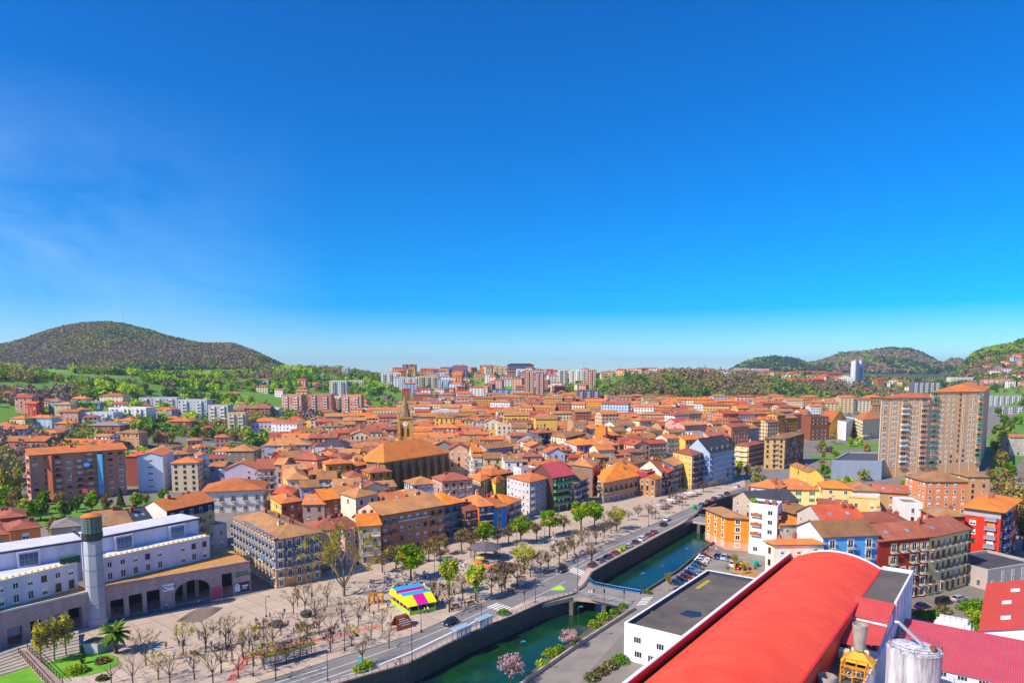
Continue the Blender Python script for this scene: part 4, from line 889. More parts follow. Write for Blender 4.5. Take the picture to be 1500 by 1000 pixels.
b('orange brick house with white windows and brown hip roof behind the red walled house', 'house', [(1357, 705), (1418, 705)], 14.0, 15, '#e8905a', 'brown', 'hip', pitch=.42, ch=1, st=S(bay=3, w=1.2, h=1.6, k=['blind', 'plain']))
b('long flat brown roofed annex right of the orange brick house', 'house', [(1418, 698), (1450, 698)], 11.0, 12, '#d8a070', 'brown', 'hip', pitch=.25, ch=0, st=S(bay=4))
b('orange red roofed house with white skylight strip and two white dormers', 'house', [(1206, 764), (1268, 762)], 11.5, 14, '#c8bcb0', 'red', 'gx', pitch=.5, ch=3, sky=2, st=S(bay=4))
b('red brown roofed house with several red chimneys behind the red house', 'house', [(1272, 764), (1336, 766)], 11.5, 13, '#cdbca8', 'redbrown', 'hip', pitch=.3, ch=5, st=S(bay=4))
b('yellow house with half orange half brown roof and roof terrace', 'apartment block', [(1206, 714), (1250, 716)], 14.0, 13, '#f0d690', 'bright', 'hip', pitch=.4, ch=0, st=S(bay=4.5, w=1.2))
b('white upper storey house with grey brown roof and terrace right of the yellow house', 'apartment block', [(1250, 718), (1289, 719)], 13.6, 15, '#ece4dc', 'brown', 'hip', pitch=.4, ch=0, sky=3, st=S(bay=3.8, h=2))
b('low yellow annex with white terrace wall below the grey brown roof', 'house', [(1243, 732), (1289, 735)], 9.5, 7, '#f0cc80', 'grey', 'flat', ch=0, st=S(bay=4, h=1.9))
b('low white building with flat roof behind the dark red house', 'house', [(1323, 738), (1352, 739)], 10.5, 11, '#f2ece8', 'grey', 'flat', ch=0, st=S(bay=9, h=2))
b('orange hip roofed yellow house with four roof windows across the river bend', 'apartment block', [(1140, 716), (1200, 717)], 11.5, 15, '#efe0a4', 'orange', 'hip', pitch=.42, ch=0, sky=4, st=S(bay=4, k=['shut'], c='#2f7a4a'))
b('white and red chalet fronted house with orange roofs near the river bend', 'house', [(1096, 711), (1138, 716)], 12.5, 13, '#ecd0c8', 'orange', 'hip', pitch=.4, ch=3, wall2='#d04a30', st=S(bay=4, k=['plain', 'trim'], c='#c8402c'))
b('yellow gable walled house with a lone chimney stack', 'house', [(1157, 681), (1184, 692), (1207, 700)], 14.0, wall='#ecc653', roof='tan', rt='gx', pitch=.3, ch=2, st=S(bay=6, skip=.5))
t = b('grey corrugated metal building with open roof yard', 'hall', [(1218, 676), (1292, 677), (1309, 664)], 17.0, wall='#98a4b4', roof='slate', rt='flat', ch=0, st=S(skip=1.0), name='metal_hall')
b('beige hotel like block with striped cream window bands and brown roof', 'apartment block', [(1077, 651), (1097, 653), (1120, 648)], 20.0, wall='#8a5a40', wall2='#e0a860', roof='redbrown', rt='hip', pitch=.25, ch=1, st=S(bay=3.4, w=2.2, h=1.6, k=['blind'], left=S(bal='#f0dcae', cont=True, solid=True, k=['blind'])))
b('tall tan apartment block with balconies and shaded right side', 'apartment block', [(1120, 642), (1150, 642), (1178, 634)], 26.0, wall='#8a6c5c', wall2='#e4b878', roof='brown', rt='hip', pitch=.22, ch=2, oh=.8, st=S(bay=3.8, w=1.3, h=1.6, k=['blind', 'brown'], bal='#a89888', bc=[1, 3, 5, 6], left=S(k=['brown'], bal='#e8d0a0', bc=[1], bw=3.2)))  # shade of the right side is put into its darker wall colour
b('brown brick rounded office block with horizontal glass bands', 'office block', [(1174, 609), (1188, 612), (1214, 611)], 26.0, wall='#9c5a34', roof='slate', rt='flat', ch=0, st=S(bay=20, w=15, h=1.3, k=['wide'], left=S(skip=1.0, bay=5)), name='office_block')
b('white cubic modern building with dark windows', 'house', [(1227, 617), (1240, 619), (1252, 613)], 23.0, wall='#e8eaf4', roof='grey', rt='flat', ch=0, st=S(bay=5, skip=.5, left=S(skip=1.0)))
b('long cream block with yellow balconies right of the white cube', 'apartment block', [(1252, 610), (1264, 615), (1293, 612)], 24.0, wall='#eed8a8', wall2='#d8d0c8', roof='orange', rt='hip', pitch=.3, ch=4, st=S(bay=3.0, bal='#f0e0a0', solid=True, bw=2.2, fh=3))
b('yellow gable house behind the white cube', 'house', [(1215, 622), (1242, 618)], 17.0, 12, '#f0b848', 'orange', 'gy', pitch=.5, ch=0, st=S(skip=1.0))
# the pair of big residential towers
def tower(label, pts, ze, cols, roofrise):
    t = b(label, 'tower block', pts, ze, wall='#f0b684', roof='orange', rt='hip', pitch=roofrise, ch=2, oh=.9, name='tower_block', wall2='#f0b684', limit=100, st=S(skip=1.0))
    o = Vector(t.location); ex = [G(x, y, ze) for x, y in pts]
    a, c = ex[0], ex[1]; d = (c - a).normalized(); n = Vector((d.y, -d.x, 0)); L = (c - a).length; ang = math.atan2(d.y, d.x) + math.pi
    nf = int((ze - 4) / 2.95); cnt = 0; stuff = MB()
    for f in range(nf):
        z = ze - 2.4 - f * 2.95
        for u, w_, kd, hb in cols:
            p = a + d * (u * L) + n * .004 - o
            if hb:
                new('balcony', balmesh(hb if (f * 7 + int(u * 50)) % 3 else '#e08a50', True), t, (p.x, p.y, z - .95), ang, (w_ + .5, 1.1, .95)); kd = 'wide' if (f + int(u * 9)) % 3 else 'blind'
            k2 = kd if rnd.random() < .85 else ('blind' if kd != 'blind' else 'plain')
            if cnt < 99: new('window', wmesh(k2), t, (p.x, p.y, z), ang, (w_, 1, 1.5 if not hb else 1.9)); cnt += 1
            else:
                M_ = Matrix.Translation((p.x, p.y, z)) @ Matrix.Rotation(ang, 4, 'Z')
                mi = 3 if k2 == 'blind' else 1
                stuff.box(-w_ / 2, w_ / 2, -.03, .03, 0, 1.4, mi, M_); stuff.box(-w_ / 2 - .1, w_ / 2 + .1, -.08, .05, -.1, 0, 0, M_)
    s = stuff.build('window', [FRW, GL, FRW, BLIND], t); s['kind'] = 'stuff'
    g = MB()
    for u in sorted({round(k, 2) for k in (0.0, .19, .36, .62, .8, 1.0)}):
        p = a + d * (u * L) - o; M_ = Matrix.Translation((p.x, p.y, 0)) @ Matrix.Rotation(ang, 4, 'Z'); g.box(-.25, .25, -.25, .1, 0, ze - .3, 0, M_)
    for f in range(nf + 1):
        z = ze - 3.35 - f * 2.95
        if z > 3: M_ = Matrix.Translation(tuple((a + d * L / 2 + n * .0 - o).to_2d()) + (0,)) @ Matrix.Rotation(ang, 4, 'Z'); g.box(-L / 2 + .3, L / 2 - .3, -.2, .06, z, z + .35, 1, M_)
    g.build('pilaster', [plaster('#ecd4b4', key='pilaster'), plaster('#ecc8a0', key='floorband')], t)
    return t
tower('tan residential tower with stacked cream balconies, the lower one of the pair', [(1292, 583), (1362, 582), (1369, 578)], 44.0, [(.08, 2.6, 'blind', None), (.25, 1.4, 'blind', None), (.31, 1.4, 'blind', None), (.49, 4.2, 'wide', '#e9e0d0'), (.68, 1.4, 'blind', None), (.75, 1.4, 'blind', None), (.9, 4, 'wide', '#e0a070')], .12)
tower('tan residential tower with green balconies at its sides, the taller one of the pair', [(1364.5, 574), (1441, 573), (1450, 566)], 47.0, [(.08, 3.4, 'wide', '#3a8a64'), (.24, 1.4, 'blind', None), (.34, 1.4, 'blind', None), (.44, 1.4, 'blind', None), (.56, 1.0, 'brown', None), (.67, 1.4, 'plain', None), (.76, 1.4, 'blind', None), (.85, 1.4, 'blind', None), (.95, 3.0, 'wide', '#4a9a5a')], .2)
# ---------------------------------------------------------------- white terrace building with stone arcade
def V2(p): return Vector((p.x, p.y, 0))
def frame(A, B):                          # local frame: x along A->B, y outwards (towards camera side), z up
    d = (V2(B) - V2(A)).normalized(); n = Vector((d.y, -d.x, 0))
    M_ = Matrix(((d.x, n.x, 0, A.x), (d.y, n.y, 0, A.y), (0, 0, 1, 0), (0, 0, 0, 1)))
    return M_, (V2(B) - V2(A)).length
def s_at(A, B, px, z=0):                  # distance along A->B seen at pixel column px
    lo, hi = -60.0, 120.0; d = (V2(B) - V2(A)).normalized()
    for _ in range(60):
        m = (lo + hi) / 2
        if proj(V2(A) + d * m + Vector((0, 0, z)))[0] < px: lo = m
        else: hi = m
    return lo
M_ARC = bricky('arcade_stone', '#c4a6a2', '#ab949a', '#8d7b80', .9, .42)
M_WHITEW = plaster('#dcdaea', dirt=.34, key='terrace_white')
M_TERR = surf('terrace_tile', '#cf9a50', '#b07a44', .3, 3)
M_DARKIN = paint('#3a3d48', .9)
def arcade(t, A, B, zt, ops, L0, L1, depth=1.0, back=9):
    o = Vector(t.location); M_, L = frame(A, B); M_ = Matrix.Translation(-o) @ M_
    mb = MB(); cur = L0
    for (a, c, h, arch) in ops:
        mb.box(cur, a, -depth, 0, -.3, zt, 0, M_)
        if arch:
            r = (c - a) / 2; n = 14; z0 = h - r * .72
            vs, fs = [], []
            for k in range(n + 1):
                th = math.pi * (1 - k / n); x = (a + c) / 2 + r * math.cos(th); z = z0 + r * .72 * math.sin(th)
                for y in (0, -depth): vs += [M_ @ Vector((x, y, z)), M_ @ Vector((x, y, zt))]
            for k in range(n):
                i = 4 * k; fs += [(i, i + 4, i + 5, i + 1), (i + 2, i + 3, i + 7, i + 6), (i, i + 2, i + 6, i + 4), (i + 1, i + 5, i + 7, i + 3)]
            mb.add(vs, fs)
        else: mb.box(a, c, -depth, 0, h, zt, 0, M_)
        cur = c
    mb.box(cur, L1, -depth, 0, -.3, zt, 0, M_)
    mb.build('arcade_wall', M_ARC, t)
    fl = MB(); fl.box(L0, L1, -back, -depth - .003, -.3, .2, 0, M_); fl.build('arcade_floor', M_PAVE, t)
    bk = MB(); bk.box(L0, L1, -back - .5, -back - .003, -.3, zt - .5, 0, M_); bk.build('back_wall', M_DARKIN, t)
    return M_
def terrace_wing(label, A, B, ops, L0, L1, wf, wl, sf, sl_, boxes, zt=8.2):
    o = (A + B) / 2; o.z = 0; t = thing('terrace_building', label, 'apartment building', o)
    M_ = arcade(t, A, B, zt - .25, ops, L0, L1)
    s = MB(); s.box(L0, L1, -20, .15, zt - .25 + .002, zt, 0, M_); s.build('terrace', M_TERR, t)
    pp = MB(); pp.box(L0, L1, -.25, .1, zt + .002, zt + .45, 0, M_); pp.build('parapet', M_ARC if L1 > 30 else M_WHITEW, t)
    # two storey white front
    Mw, Lw = frame(*wf); Mw = Matrix.Translation(-o) @ Mw
    w0 = MB(); w0.box(0, wl, -9, 0, zt - .2, 14.2, 0, Mw); w0.build('front_wall', M_WHITEW, t)
    cp = MB(); cp.box(-.1, wl + .1, -.35, .12, 14.2 + .002, 14.5, 0, Mw); cp.build('coping', paint('#efd9b8', .8), t)
    ang = math.atan2((wf[1] - wf[0]).y, (wf[1] - wf[0]).x) + math.pi
    n = int(wl / 2.9)
    for i in range(n):
        for z, h, w_ in ((zt + .5, 1.9, 1.2), (zt + 3.6, 1.4, 1.15)):
            if rnd.random() < .1: continue
            p = Mw @ Vector(((i + .5) * wl / n, .004, z)); new('window', wmesh(rnd.choice(['plain', 'plain', 'blind', 'brown'])), t, p, ang, (w_, 1, h))
    pg = MB()                              # pergola teeth
    k = int(wl / 1.25)
    for i in range(k): x = (i + .3) * wl / k; pg.box(x, x + .5, -1.7, -.36, 14.1, 14.75, 0, Mw)
    pg.build('pergola_beams', plaster('#f0dca8', key='pergola'), t)
    Ms, Ls = frame(*sf); Ms = Matrix.Translation(-o) @ Ms
    u = MB(); u.box(-.5, sl_, -9, 0, zt, 18.2, 0, Ms); u.build('upper_wall', M_WHITEW, t)
    rf = MB(); rf.box(-.8, sl_ + .3, -9.3, .35, 18.2 + .002, 18.55, 0, Ms); rf.box(-.8, sl_ + .3, .36, .5, 18.0, 18.4, 1, Ms)
    rf.build('roof', [M_WHITEW, paint('#4a4550', .7)], t)
    for px in boxes:
        x = s_at(sf[0], sf[1], px, 16)
        bx = MB(); bx.box(x - 2.2, x + 2.2, .01, 1.1, 14.0, 17.9, 0, Ms); bb = bx.build('skylight_box', M_WHITEW, t)
        gl = MB(); gl.add([Ms @ Vector(v) for v in ((x - 1.8, 1.16, 14.6), (x + 1.8, 1.16, 14.6), (x + 1.8, 1.12, 17.4), (x - 1.8, 1.12, 17.4))], [(0, 1, 2, 3)])
        for i in range(5): xx = x - 1.8 + i * .9; gl.box(xx - .04, xx + .04, 1.12, 1.22, 14.6, 17.4, 1, Ms)
        for i in range(3): zz = 14.6 + i * 1.4; gl.box(x - 1.8, x + 1.8, 1.13, 1.21, zz - .04, zz + .04, 1, Ms)
        g = gl.build('glazing', [glassmat('#34506a', 'boxglass'), paint('#8a8fa0', .5)], bb)
    return t, M_
A, B = G(151.5, 860.5, 8.2), G(366, 823, 8.2)
sa = lambda px: s_at(A, B, px)
ops = [(sa(163), sa(183), 4.8, 0), (sa(190), sa(210), 5.2, 0), (sa(216), sa(236), 5.4, 0), (sa(257), sa(309), 6.2, 1), (sa(326), sa(342), 6.3, 0)]
Lr = (V2(B) - V2(A)).length
t, MA = terrace_wing('right wing of the long white terrace building, with a big stone arch in its arcade', A, B, ops, -1.0, Lr,
    (G(150, 818.5, 14.2), G(306.6, 785.5, 14.2)), (G(150, 818.5, 14.2) - G(306.6, 785.5, 14.2)).length, (G(145.5, 787, 18.2), G(290, 759.5, 18.2)), (G(145.5, 787, 18.2) - G(290, 759.5, 18.2)).length, [179, 257])
block([(A.x, A.y), (B.x, B.y), (B.x - 14, B.y + 18), (A.x - 14, A.y + 18)], -2)
# signs on the arcade wall
def wallbox(t, name, M_, x0, x1, z0, z1, y1, mats, mi=0): mb = MB(); mb.box(x0, x1, .004, y1, z0, z1, 0, M_); return mb.build(name, mats, t)
sg = wallbox(t, 'sign_board', MA, sa(240), sa(256), 4.6, 6.3, .08, paint('#eef0f6', .6))
mb = MB(); cx, cz = sa(243.5), 5.45
for k in range(9): a0 = R(50 + k * 32); mb.box(cx + .42 * math.cos(a0) - .12, cx + .42 * math.cos(a0) + .12, .085, .1, cz + .42 * math.sin(a0) - .12, cz + .42 * math.sin(a0) + .12, 0, MA)
for r_ in (5.62, 5.3):
    for k in range(9): x = sa(246.5) + k * .24; mb.box(x, x + .17, .085, .1, r_, r_ + .2, 0, MA)
mb.build('lettering', paint('#3a4a78', .6), sg)
wallbox(t, 'graffiti_panel', MA, sa(310), sa(325), .3, 3.2, .03, paint('#e0526a', .8))
mb = MB()
for k in range(8): x = sa(344.5) + k * .42; mb.box(x + .4, x + .72, .004, .05, 5.6, 6.1, 0, MA)
for k in range(11): x = sa(344) + k * .42; mb.box(x, x + .32, .004, .05, 4.85, 5.4, 0, MA)
mb.build('lettering', paint('#1f7a50', .7), t)
wallbox(t, 'mural', MA, sa(343.5), sa(366), .5, 3.2, .03, paint('#34405a', .8))
mb = MB()
for (a, c, z0, z1) in ((344, 352, .8, 2.6), (355, 364, 1.9, 2.3), (355, 362, 1.3, 1.6), (345, 350, 2.2, 3.0)): mb.box(sa(a), sa(c), .034, .05, z0, z1, 0, MA)
mb.build('lettering', paint('#e8ecf2', .8), t)
for px in (278, 296): wallbox(t, 'inner_pillar', MA, sa(px) - .5, sa(px) + .5, .2, 7.8, .01, M_ARC).location = MA.to_3x3() @ Vector((0, -4.5, 0))
A2, B2 = G(0, 898, 8.2), G(127.5, 868, 8.2)
sb_ = lambda px: s_at(A2, B2, px)
ops = [(sb_(-60), sb_(-50), 4.5, 0), (sb_(-22), sb_(2), 4.5, 0), (sb_(12), sb_(35), 4.5, 0), (sb_(46), sb_(63), 4.8, 0), (sb_(73), sb_(92), 5, 0), (sb_(102), sb_(122), 5.4, 0)]
wfA, wfB = G(0, 851.5, 14.2), G(112.5, 824.5, 14.2); dd = (wfB - wfA).normalized(); wfA2 = wfA - dd * 22
sfA, sfB = G(0, 809.5, 18.2), G(118.5, 791.5, 18.2); d2 = (sfB - sfA).normalized(); sfA2 = sfA - d2 * 22
t2, MA2 = terrace_wing('left wing of the long white terrace building, running out of the picture behind the lawn', A2, B2, ops, sb_(-75), (V2(B2) - V2(A2)).length + 1.2,
    (wfA2, wfB), (wfB - wfA2).length, (sfA2, sfB), (sfB - sfA2).length, [41])
block([(A2.x - 12, A2.y - 14), (B2.x, B2.y), (B2.x - 16, B2.y + 20), (A2.x - 30, A2.y)], -2)
for (a, c, z0, z1) in ((13, 34, 2.2, 4.2), (-20, 1, 2.2, 4.2), (74, 91, 3.0, 4.6)): wallbox(t2, 'shutter', MA2, sb_(a), sb_(c), z0, z1, .01, paint('#9aa0b0', .6)).location = MA2.to_3x3() @ Vector((0, -1.2, 0))
mbt = MB(); mbt.box(0, 4, -3, 0, 14.5, 16.6, 0); 
# terrace tents and plants on the white building
tc = thing('garden_canopy', 'dark green canopy on the roof terrace left of the concrete tower', 'canopy', G(103, 826, 14.2))
MB().box(-2.2, 2.2, -.05, .05, 0, 1.7).build('screen', paint('#1f4a3c', .7), tc, rz=.95); MB().box(-2.2, 2.2, -2.4, -.06, 1.72, 1.8).build('cover', paint('#2d5a4a', .7), tc, rz=.95 + math.pi)
# concrete lift tower
t = thing('concrete_tower', 'octagonal grey concrete tower with mesh top in front of the white terrace building', 'tower', G(143, 914))
M_CONC = surf('tower_concrete', '#b9bcc4', '#8f959f', .35, 2.2, vs=(1, 1, .2))
MB().lathe([(2.05, 0), (1.98, 20.3)], 8).build('shaft', M_CONC, t); MB().lathe([(2.3, .0), (2.3, 1.6), (2.1, 1.75)], 8).build('base', plaster('#c9b8b8', key='towerbase'), t)
jm = MB()
for z in (5.2, 9.6, 13.4, 17): jm.lathe([(2.02, z), (2.05, z + .02), (2.05, z + .14), (2.02, z + .16)], 8)
jm.build('joint_ring', paint('#7d828c', .9), t)
MB().lathe([(1.98, 20.31), (2.25, 20.6), (2.25, 22.0), (1.9, 22.1)], 8).build('ring', M_DKIRON, t)
mb = MB()
for k in range(16): a0 = 2 * math.pi * k / 16; x, y = 2.05 * math.cos(a0), 2.05 * math.sin(a0); mb.box(x - .06, x + .06, y - .06, y + .06, 22.11, 25.9)
for k in range(10): mb.lathe([(2.0, 22.3 + k * .38), (2.14, 22.31 + k * .38), (2.14, 22.42 + k * .38), (2.0, 22.43 + k * .38)], 16)
MB().lathe([(1.75, 22.11), (1.75, 25.9)], 16).build('lantern', glassmat('#4a6258', 'lantern'), t); mb.build('mesh_cage', paint('#7f9088', .6, .3), t)
MB().lathe([(2.2, 25.92), (2.25, 26.1), (1.2, 26.6), (.2, 26.7)], 16).build('cap', plaster('#d07a40', key='rustcap'), t)
# steps, lawn, ramp, planter at the bottom left
T_ = [(-60, 982), (0, 964), (27, 953), (60, 945), (115, 930)]; B_ = [(-60, 1006), (0, 990), (46, 976), (75, 966), (117, 957)]
for k in range(7):
    f0, f1 = k / 7, (k + 1) / 7
    a = [G(p[0] + (q[0] - p[0]) * f0, p[1] + (q[1] - p[1]) * f0) for p, q in zip(T_, B_)]; c = [G(p[0] + (q[0] - p[0]) * f1, p[1] + (q[1] - p[1]) * f1) for p, q in zip(T_, B_)]
    struct(MB().prism([(v.x, v.y) for v in a + c[::-1]], 0, 1.2 - .15 * k).build('steps', M_COPE))
tp = [G(*p) for p in [(-60, 976), (0, 957), (110, 931), (115, 930), (60, 945), (27, 953), (0, 964), (-60, 982)]]
M_LAWN = surf('lawn', '#79b51f', '#4f9420', .3, 4, lo=.3, hi=.7)
for pix in ([(-30, 1000), (0, 991), (46, 977), (66, 1003), (-30, 1030)], [(52, 980), (64, 973), (84, 966), (100, 961), (128, 958), (158, 957), (172, 963), (175, 972), (160, 982), (128, 990), (100, 993), (86, 993)]):
    ob = struct(MB().prism([(v.x, v.y) for v in P2(pix)], .1, .24).build('lawn', M_LAWN))
t = thing('footbridge_ramp', 'sloping ramp with dark railings beside the steps and lawn', 'ramp', G(58, 975))
o = Vector(t.location); r0, r1, r2, r3 = G(27, 956, 1.2), G(40, 950, 1.2), G(92, 998, .3), G(74, 1008, .3)
mb = MB(); vs = [v - o for v in (r0, r1, r2, r3)]; vs2 = [v - Vector((0, 0, .3)) for v in vs]
mb.add(vs + vs2, ((3, 2, 1, 0), (0, 1, 5, 4), (1, 2, 6, 5), (2, 3, 7, 6), (3, 0, 4, 7), (4, 5, 6, 7))); mb.build('deck', surf('rampdeck', '#b59a88', '#8f7a70', .4, 3), t)
for a, c in ((r0, r3), (r1, r2)):
    mb = MB(); z1 = Vector((0, 0, 1.1)); mb.tube([a - o + z1, c - o + z1], .07, 5); mb.tube([a - o + z1 * .5, c - o + z1 * .5], .04, 4)
    for k in range(14): p = a.lerp(c, k / 13) - o; mb.box(p.x - .05, p.x + .05, p.y - .05, p.y + .05, p.z, p.z + 1.1)
    mb.build('railing', M_DKIRON, t)
pt = thing('stone_planter', 'grey concrete planter block beside the palm tree', 'planter', G(137, 956))
MB().prism([(-2.6, -.6), (1.8, -1.4), (3.2, 2.4), (-1.6, 3.2)], 0, 2.4).build('planter_wall', M_CONC, pt); MB().prism([(-2.2, -.3), (1.6, -1.0), (2.8, 2.1), (-1.4, 2.8)], 2.41, 2.5).build('soil', M_EARTH, pt)
# crescent steps on the plaza
for k in range(9):
    f = k / 9; pa, pb = [], []
    for j in range(13):
        u = j / 12; x = 258 + 66 * u; ytop = 911 - 21 * u; c = 9 * math.sin(math.pi * u)
        for lst, ff in ((pa, f), (pb, f + .07)): lst.append(G(x + 3 * ff, ytop - c + 2 * c * ff * 1.05))
    struct(MB().prism([(v.x, v.y) for v in pa + pb[::-1]], .141, .2).build('plaza_step', surf('stepstone', '#8a7468', '#6f5f58', .5, 3)))
# ---------------------------------------------------------------- factory
FA, FR, FP = Vector((.597, .802, 0)), Vector((.802, -.597, 0)), Vector((71.24, 170.77, 0))
MF = Matrix(((FR.x, FA.x, 0, FP.x), (FR.y, FA.y, 0, FP.y), (0, 0, 1, 0), (0, 0, 0, 1)))     # local (t, s, z)
M_VAULT = None
m, ntv, bv = nodes('red_sheet'); g_ = N(ntv, 'ShaderNodeTexCoord'); wv = N(ntv, 'ShaderNodeTexWave', bands_direction='Y'); wv.inputs['Scale'].default_value = .55; wv.inputs['Distortion'].default_value = .4
ntv.links.new(g_.outputs['Object'], wv.inputs['Vector'])
col = mix(ntv, ramp(ntv, nz(ntv, .16, 5, 'World', (1, 1, .4)), .35, .68), lin('#ff5a32'), lin('#ee4a28')); col = mix(ntv, ramp(ntv, nz(ntv, 1.5, 4, 'World'), .6, .9), col, lin('#d24a30'))
ntv.links.new(col, bv.inputs['Base Color']); bv.inputs['Roughness'].default_value = .55
bp = N(ntv, 'ShaderNodeBump'); bp.inputs['Strength'].default_value = .45; bp.inputs['Distance'].default_value = .1; ntv.links.new(wv.outputs[0], bp.inputs['Height']); ntv.links.new(bp.outputs[0], bv.inputs['Normal'])
M_VAULT = m
M_REDP = paint('#d42a24', .6); M_SHED = surf('red_shed', '#d8524c', '#c4463f', .3, 3, rough=.7)
M_FLATR = surf('felt_roof', '#6f675f', '#4c4846', .14, 1.5, lo=.35, hi=.65); M_WHITEP = plaster('#e6e6ee', dirt=.18, key='factory_white')
fx = thing('factory', 'huge factory hall with red barrel vault roof in the foreground', 'factory', (FP.x, FP.y, 0))
Lf = Matrix.Translation((-FP.x, -FP.y, 0)) @ MF
S0 = -125
mb = MB(); n = 22; prof = []
for k in range(n + 1):
    x = -1 + 2 * k / n; prof.append((11 + 9.5 * x, 12.7 + 2.6 * (1 - x * x)))
ss = [-.6 - k * (125 - .6) / 62 for k in range(63)]
vs = [Lf @ Vector((t_, s_, z_)) for s_ in ss for t_, z_ in prof]; fs = [(i * (n + 1) + k, i * (n + 1) + k + 1, (i + 1) * (n + 1) + k + 1, (i + 1) * (n + 1) + k) for i in range(62) for k in range(n)]
mb.add(vs, fs)
vr = mb.build('vault_roof', M_VAULT, fx, smooth=True)
for q_ in range(20):                          # lapped sheet seams across the vault
    s_ = -4 - q_ * 6; sm_ = MB()
    for k in range(n):
        (t0, z0), (t1, z1) = prof[k], prof[k + 1]; sm_.add([Lf @ Vector(v) for v in ((t0, s_, z0 + .02), (t1, s_, z1 + .02), (t1, s_ + .16, z1 + .07), (t0, s_ + .16, z0 + .07))], [(0, 1, 2, 3)])
    sm_.build('sheet_seam', paint('#d8452a', .6), vr)
mb = MB(); mb.box(0, .45, S0, .5, 0, 13.7, 1, Lf); mb.box(.46, .52, S0, .0, 11.9, 13.65, 0, Lf); mb.box(-.06, .56, S0, .55, 13.7 + .003, 13.9, 1, Lf)
mb.build('side_parapet', [M_REDP, M_WHITEP], fx)
mb = MB(); mb.box(.53, 1.6, S0, -.1, 11.6, 11.9, 0, Lf); mb.build('gutter', paint('#4a3a40', .7), fx)
mb = MB(); arcf = [(0.46, 0), (27, 0), (27, 13.0), (20.5, 13.0)] + [(t_, z_ + .02) for t_, z_ in prof[::-1]] + [(.46, 13.6)]
vs = [Lf @ Vector((t_, y, z_)) for y in (-.55, 0.4) for t_, z_ in arcf]; k = len(arcf)
mb.add(vs, [tuple(range(k)), tuple(range(2 * k - 1, k - 1, -1))] + [(i, i + k, (i + 1) % k + k, (i + 1) % k) for i in range(k)]); mb.build('end_wall', M_WHITEP, fx)
mb = MB()                                   # white trim along the vault's far edge
for i in range(len(prof) - 1):
    (t0, z0), (t1, z1) = prof[i], prof[i + 1]
    vs = [Lf @ Vector(q) for q in ((t0, -.2, z0 + .03), (t1, -.2, z1 + .03), (t1, .5, z1 + .03), (t0, .5, z0 + .03), (t0, -.2, z0 + .15), (t1, -.2, z1 + .15), (t1, .5, z1 + .15), (t0, .5, z0 + .15))]
    mb.add(vs, ((0, 3, 2, 1), (4, 5, 6, 7), (0, 1, 5, 4), (2, 3, 7, 6), (1, 2, 6, 5), (3, 0, 4, 7)))
mb.build('edge_trim', M_WHITEP, fx)
mb = MB(); mb.box(20.5, 20.9, S0, -.56, 8, 12.85, 0, Lf); mb.build('red_side_strip', M_REDP, fx)
mb = MB(); mb.box(20.91, 26.8, -26, -.57, 12.2, 12.75, 0, Lf); mb.build('flat_roof', M_FLATR, fx)
mb = MB(); mb.box(26.81, 27.2, -93, .6, 0, 9.0, 0, Lf); mb.box(26.81, 27.2, -26.5, .6, 9.003, 13.4, 0, Lf); mb.box(20.9, 26.8, .0, .45, 12.76, 13.4, 0, Lf); mb.build('right_wall', M_WHITEP, fx)
mb = MB()
for s_ in (-4, -9, -14, -19, -24): mb.box(27.21, 27.3, s_, s_ + .5, 9.5, 12.6, 0, Lf)
mb.build('wall_rib', paint('#b9bccb', .7), fx); 
for (s1, s0, za, zb_, nm) in ((-26.6, -35.2, 13.3, 12.0, 'a'), (-35.6, -46.2, 11.3, 10.2, 'b')):
    mb = MB(); vs = [Lf @ Vector(q) for q in ((19.2, s1, za), (27.0, s1, za - .25), (27.0, s0, zb_ - .25), (19.2, s0, zb_))]; vs += [v - Vector((0, 0, .22)) for v in vs]
    mb.add(vs, ((0, 3, 2, 1), (4, 5, 6, 7), (0, 1, 5, 4), (1, 2, 6, 5), (2, 3, 7, 6), (3, 0, 4, 7))); mb.build('shed_roof', M_SHED, fx)
    mb = MB(); mb.box(19.4, 26.8, s0 + .3, s1 - .3, 8, zb_ - .6, 0, Lf); mb.build('shed_wall', M_WHITEP, fx)
mb = MB()
for i in range(4): mb.box(23.2 + i * .9, 23.95 + i * .9, -46.32, -45.92, 10.0, 10.6, 0, Lf)
mb.box(19.9, 22.6, -46.1, -45.9, 8.1, 9.9, 0, Lf); mb.build('shed_opening', paint('#2a2a30', .8), fx)
mb = MB(); mb.box(20.91, 26.8, S0, -46.3, 7.6, 8.1, 0, Lf); mb.build('lower_deck', surf('deckfelt', '#6a625a', '#3f3b3a', .25, 2), fx)
mb = MB(); mb.box(16.9, 17.5, -66, -52, 13.75, 13.95, 0, Lf); 
def FL(t_, s_, z_=0.0): return MF @ Vector((t_, s_, z_))
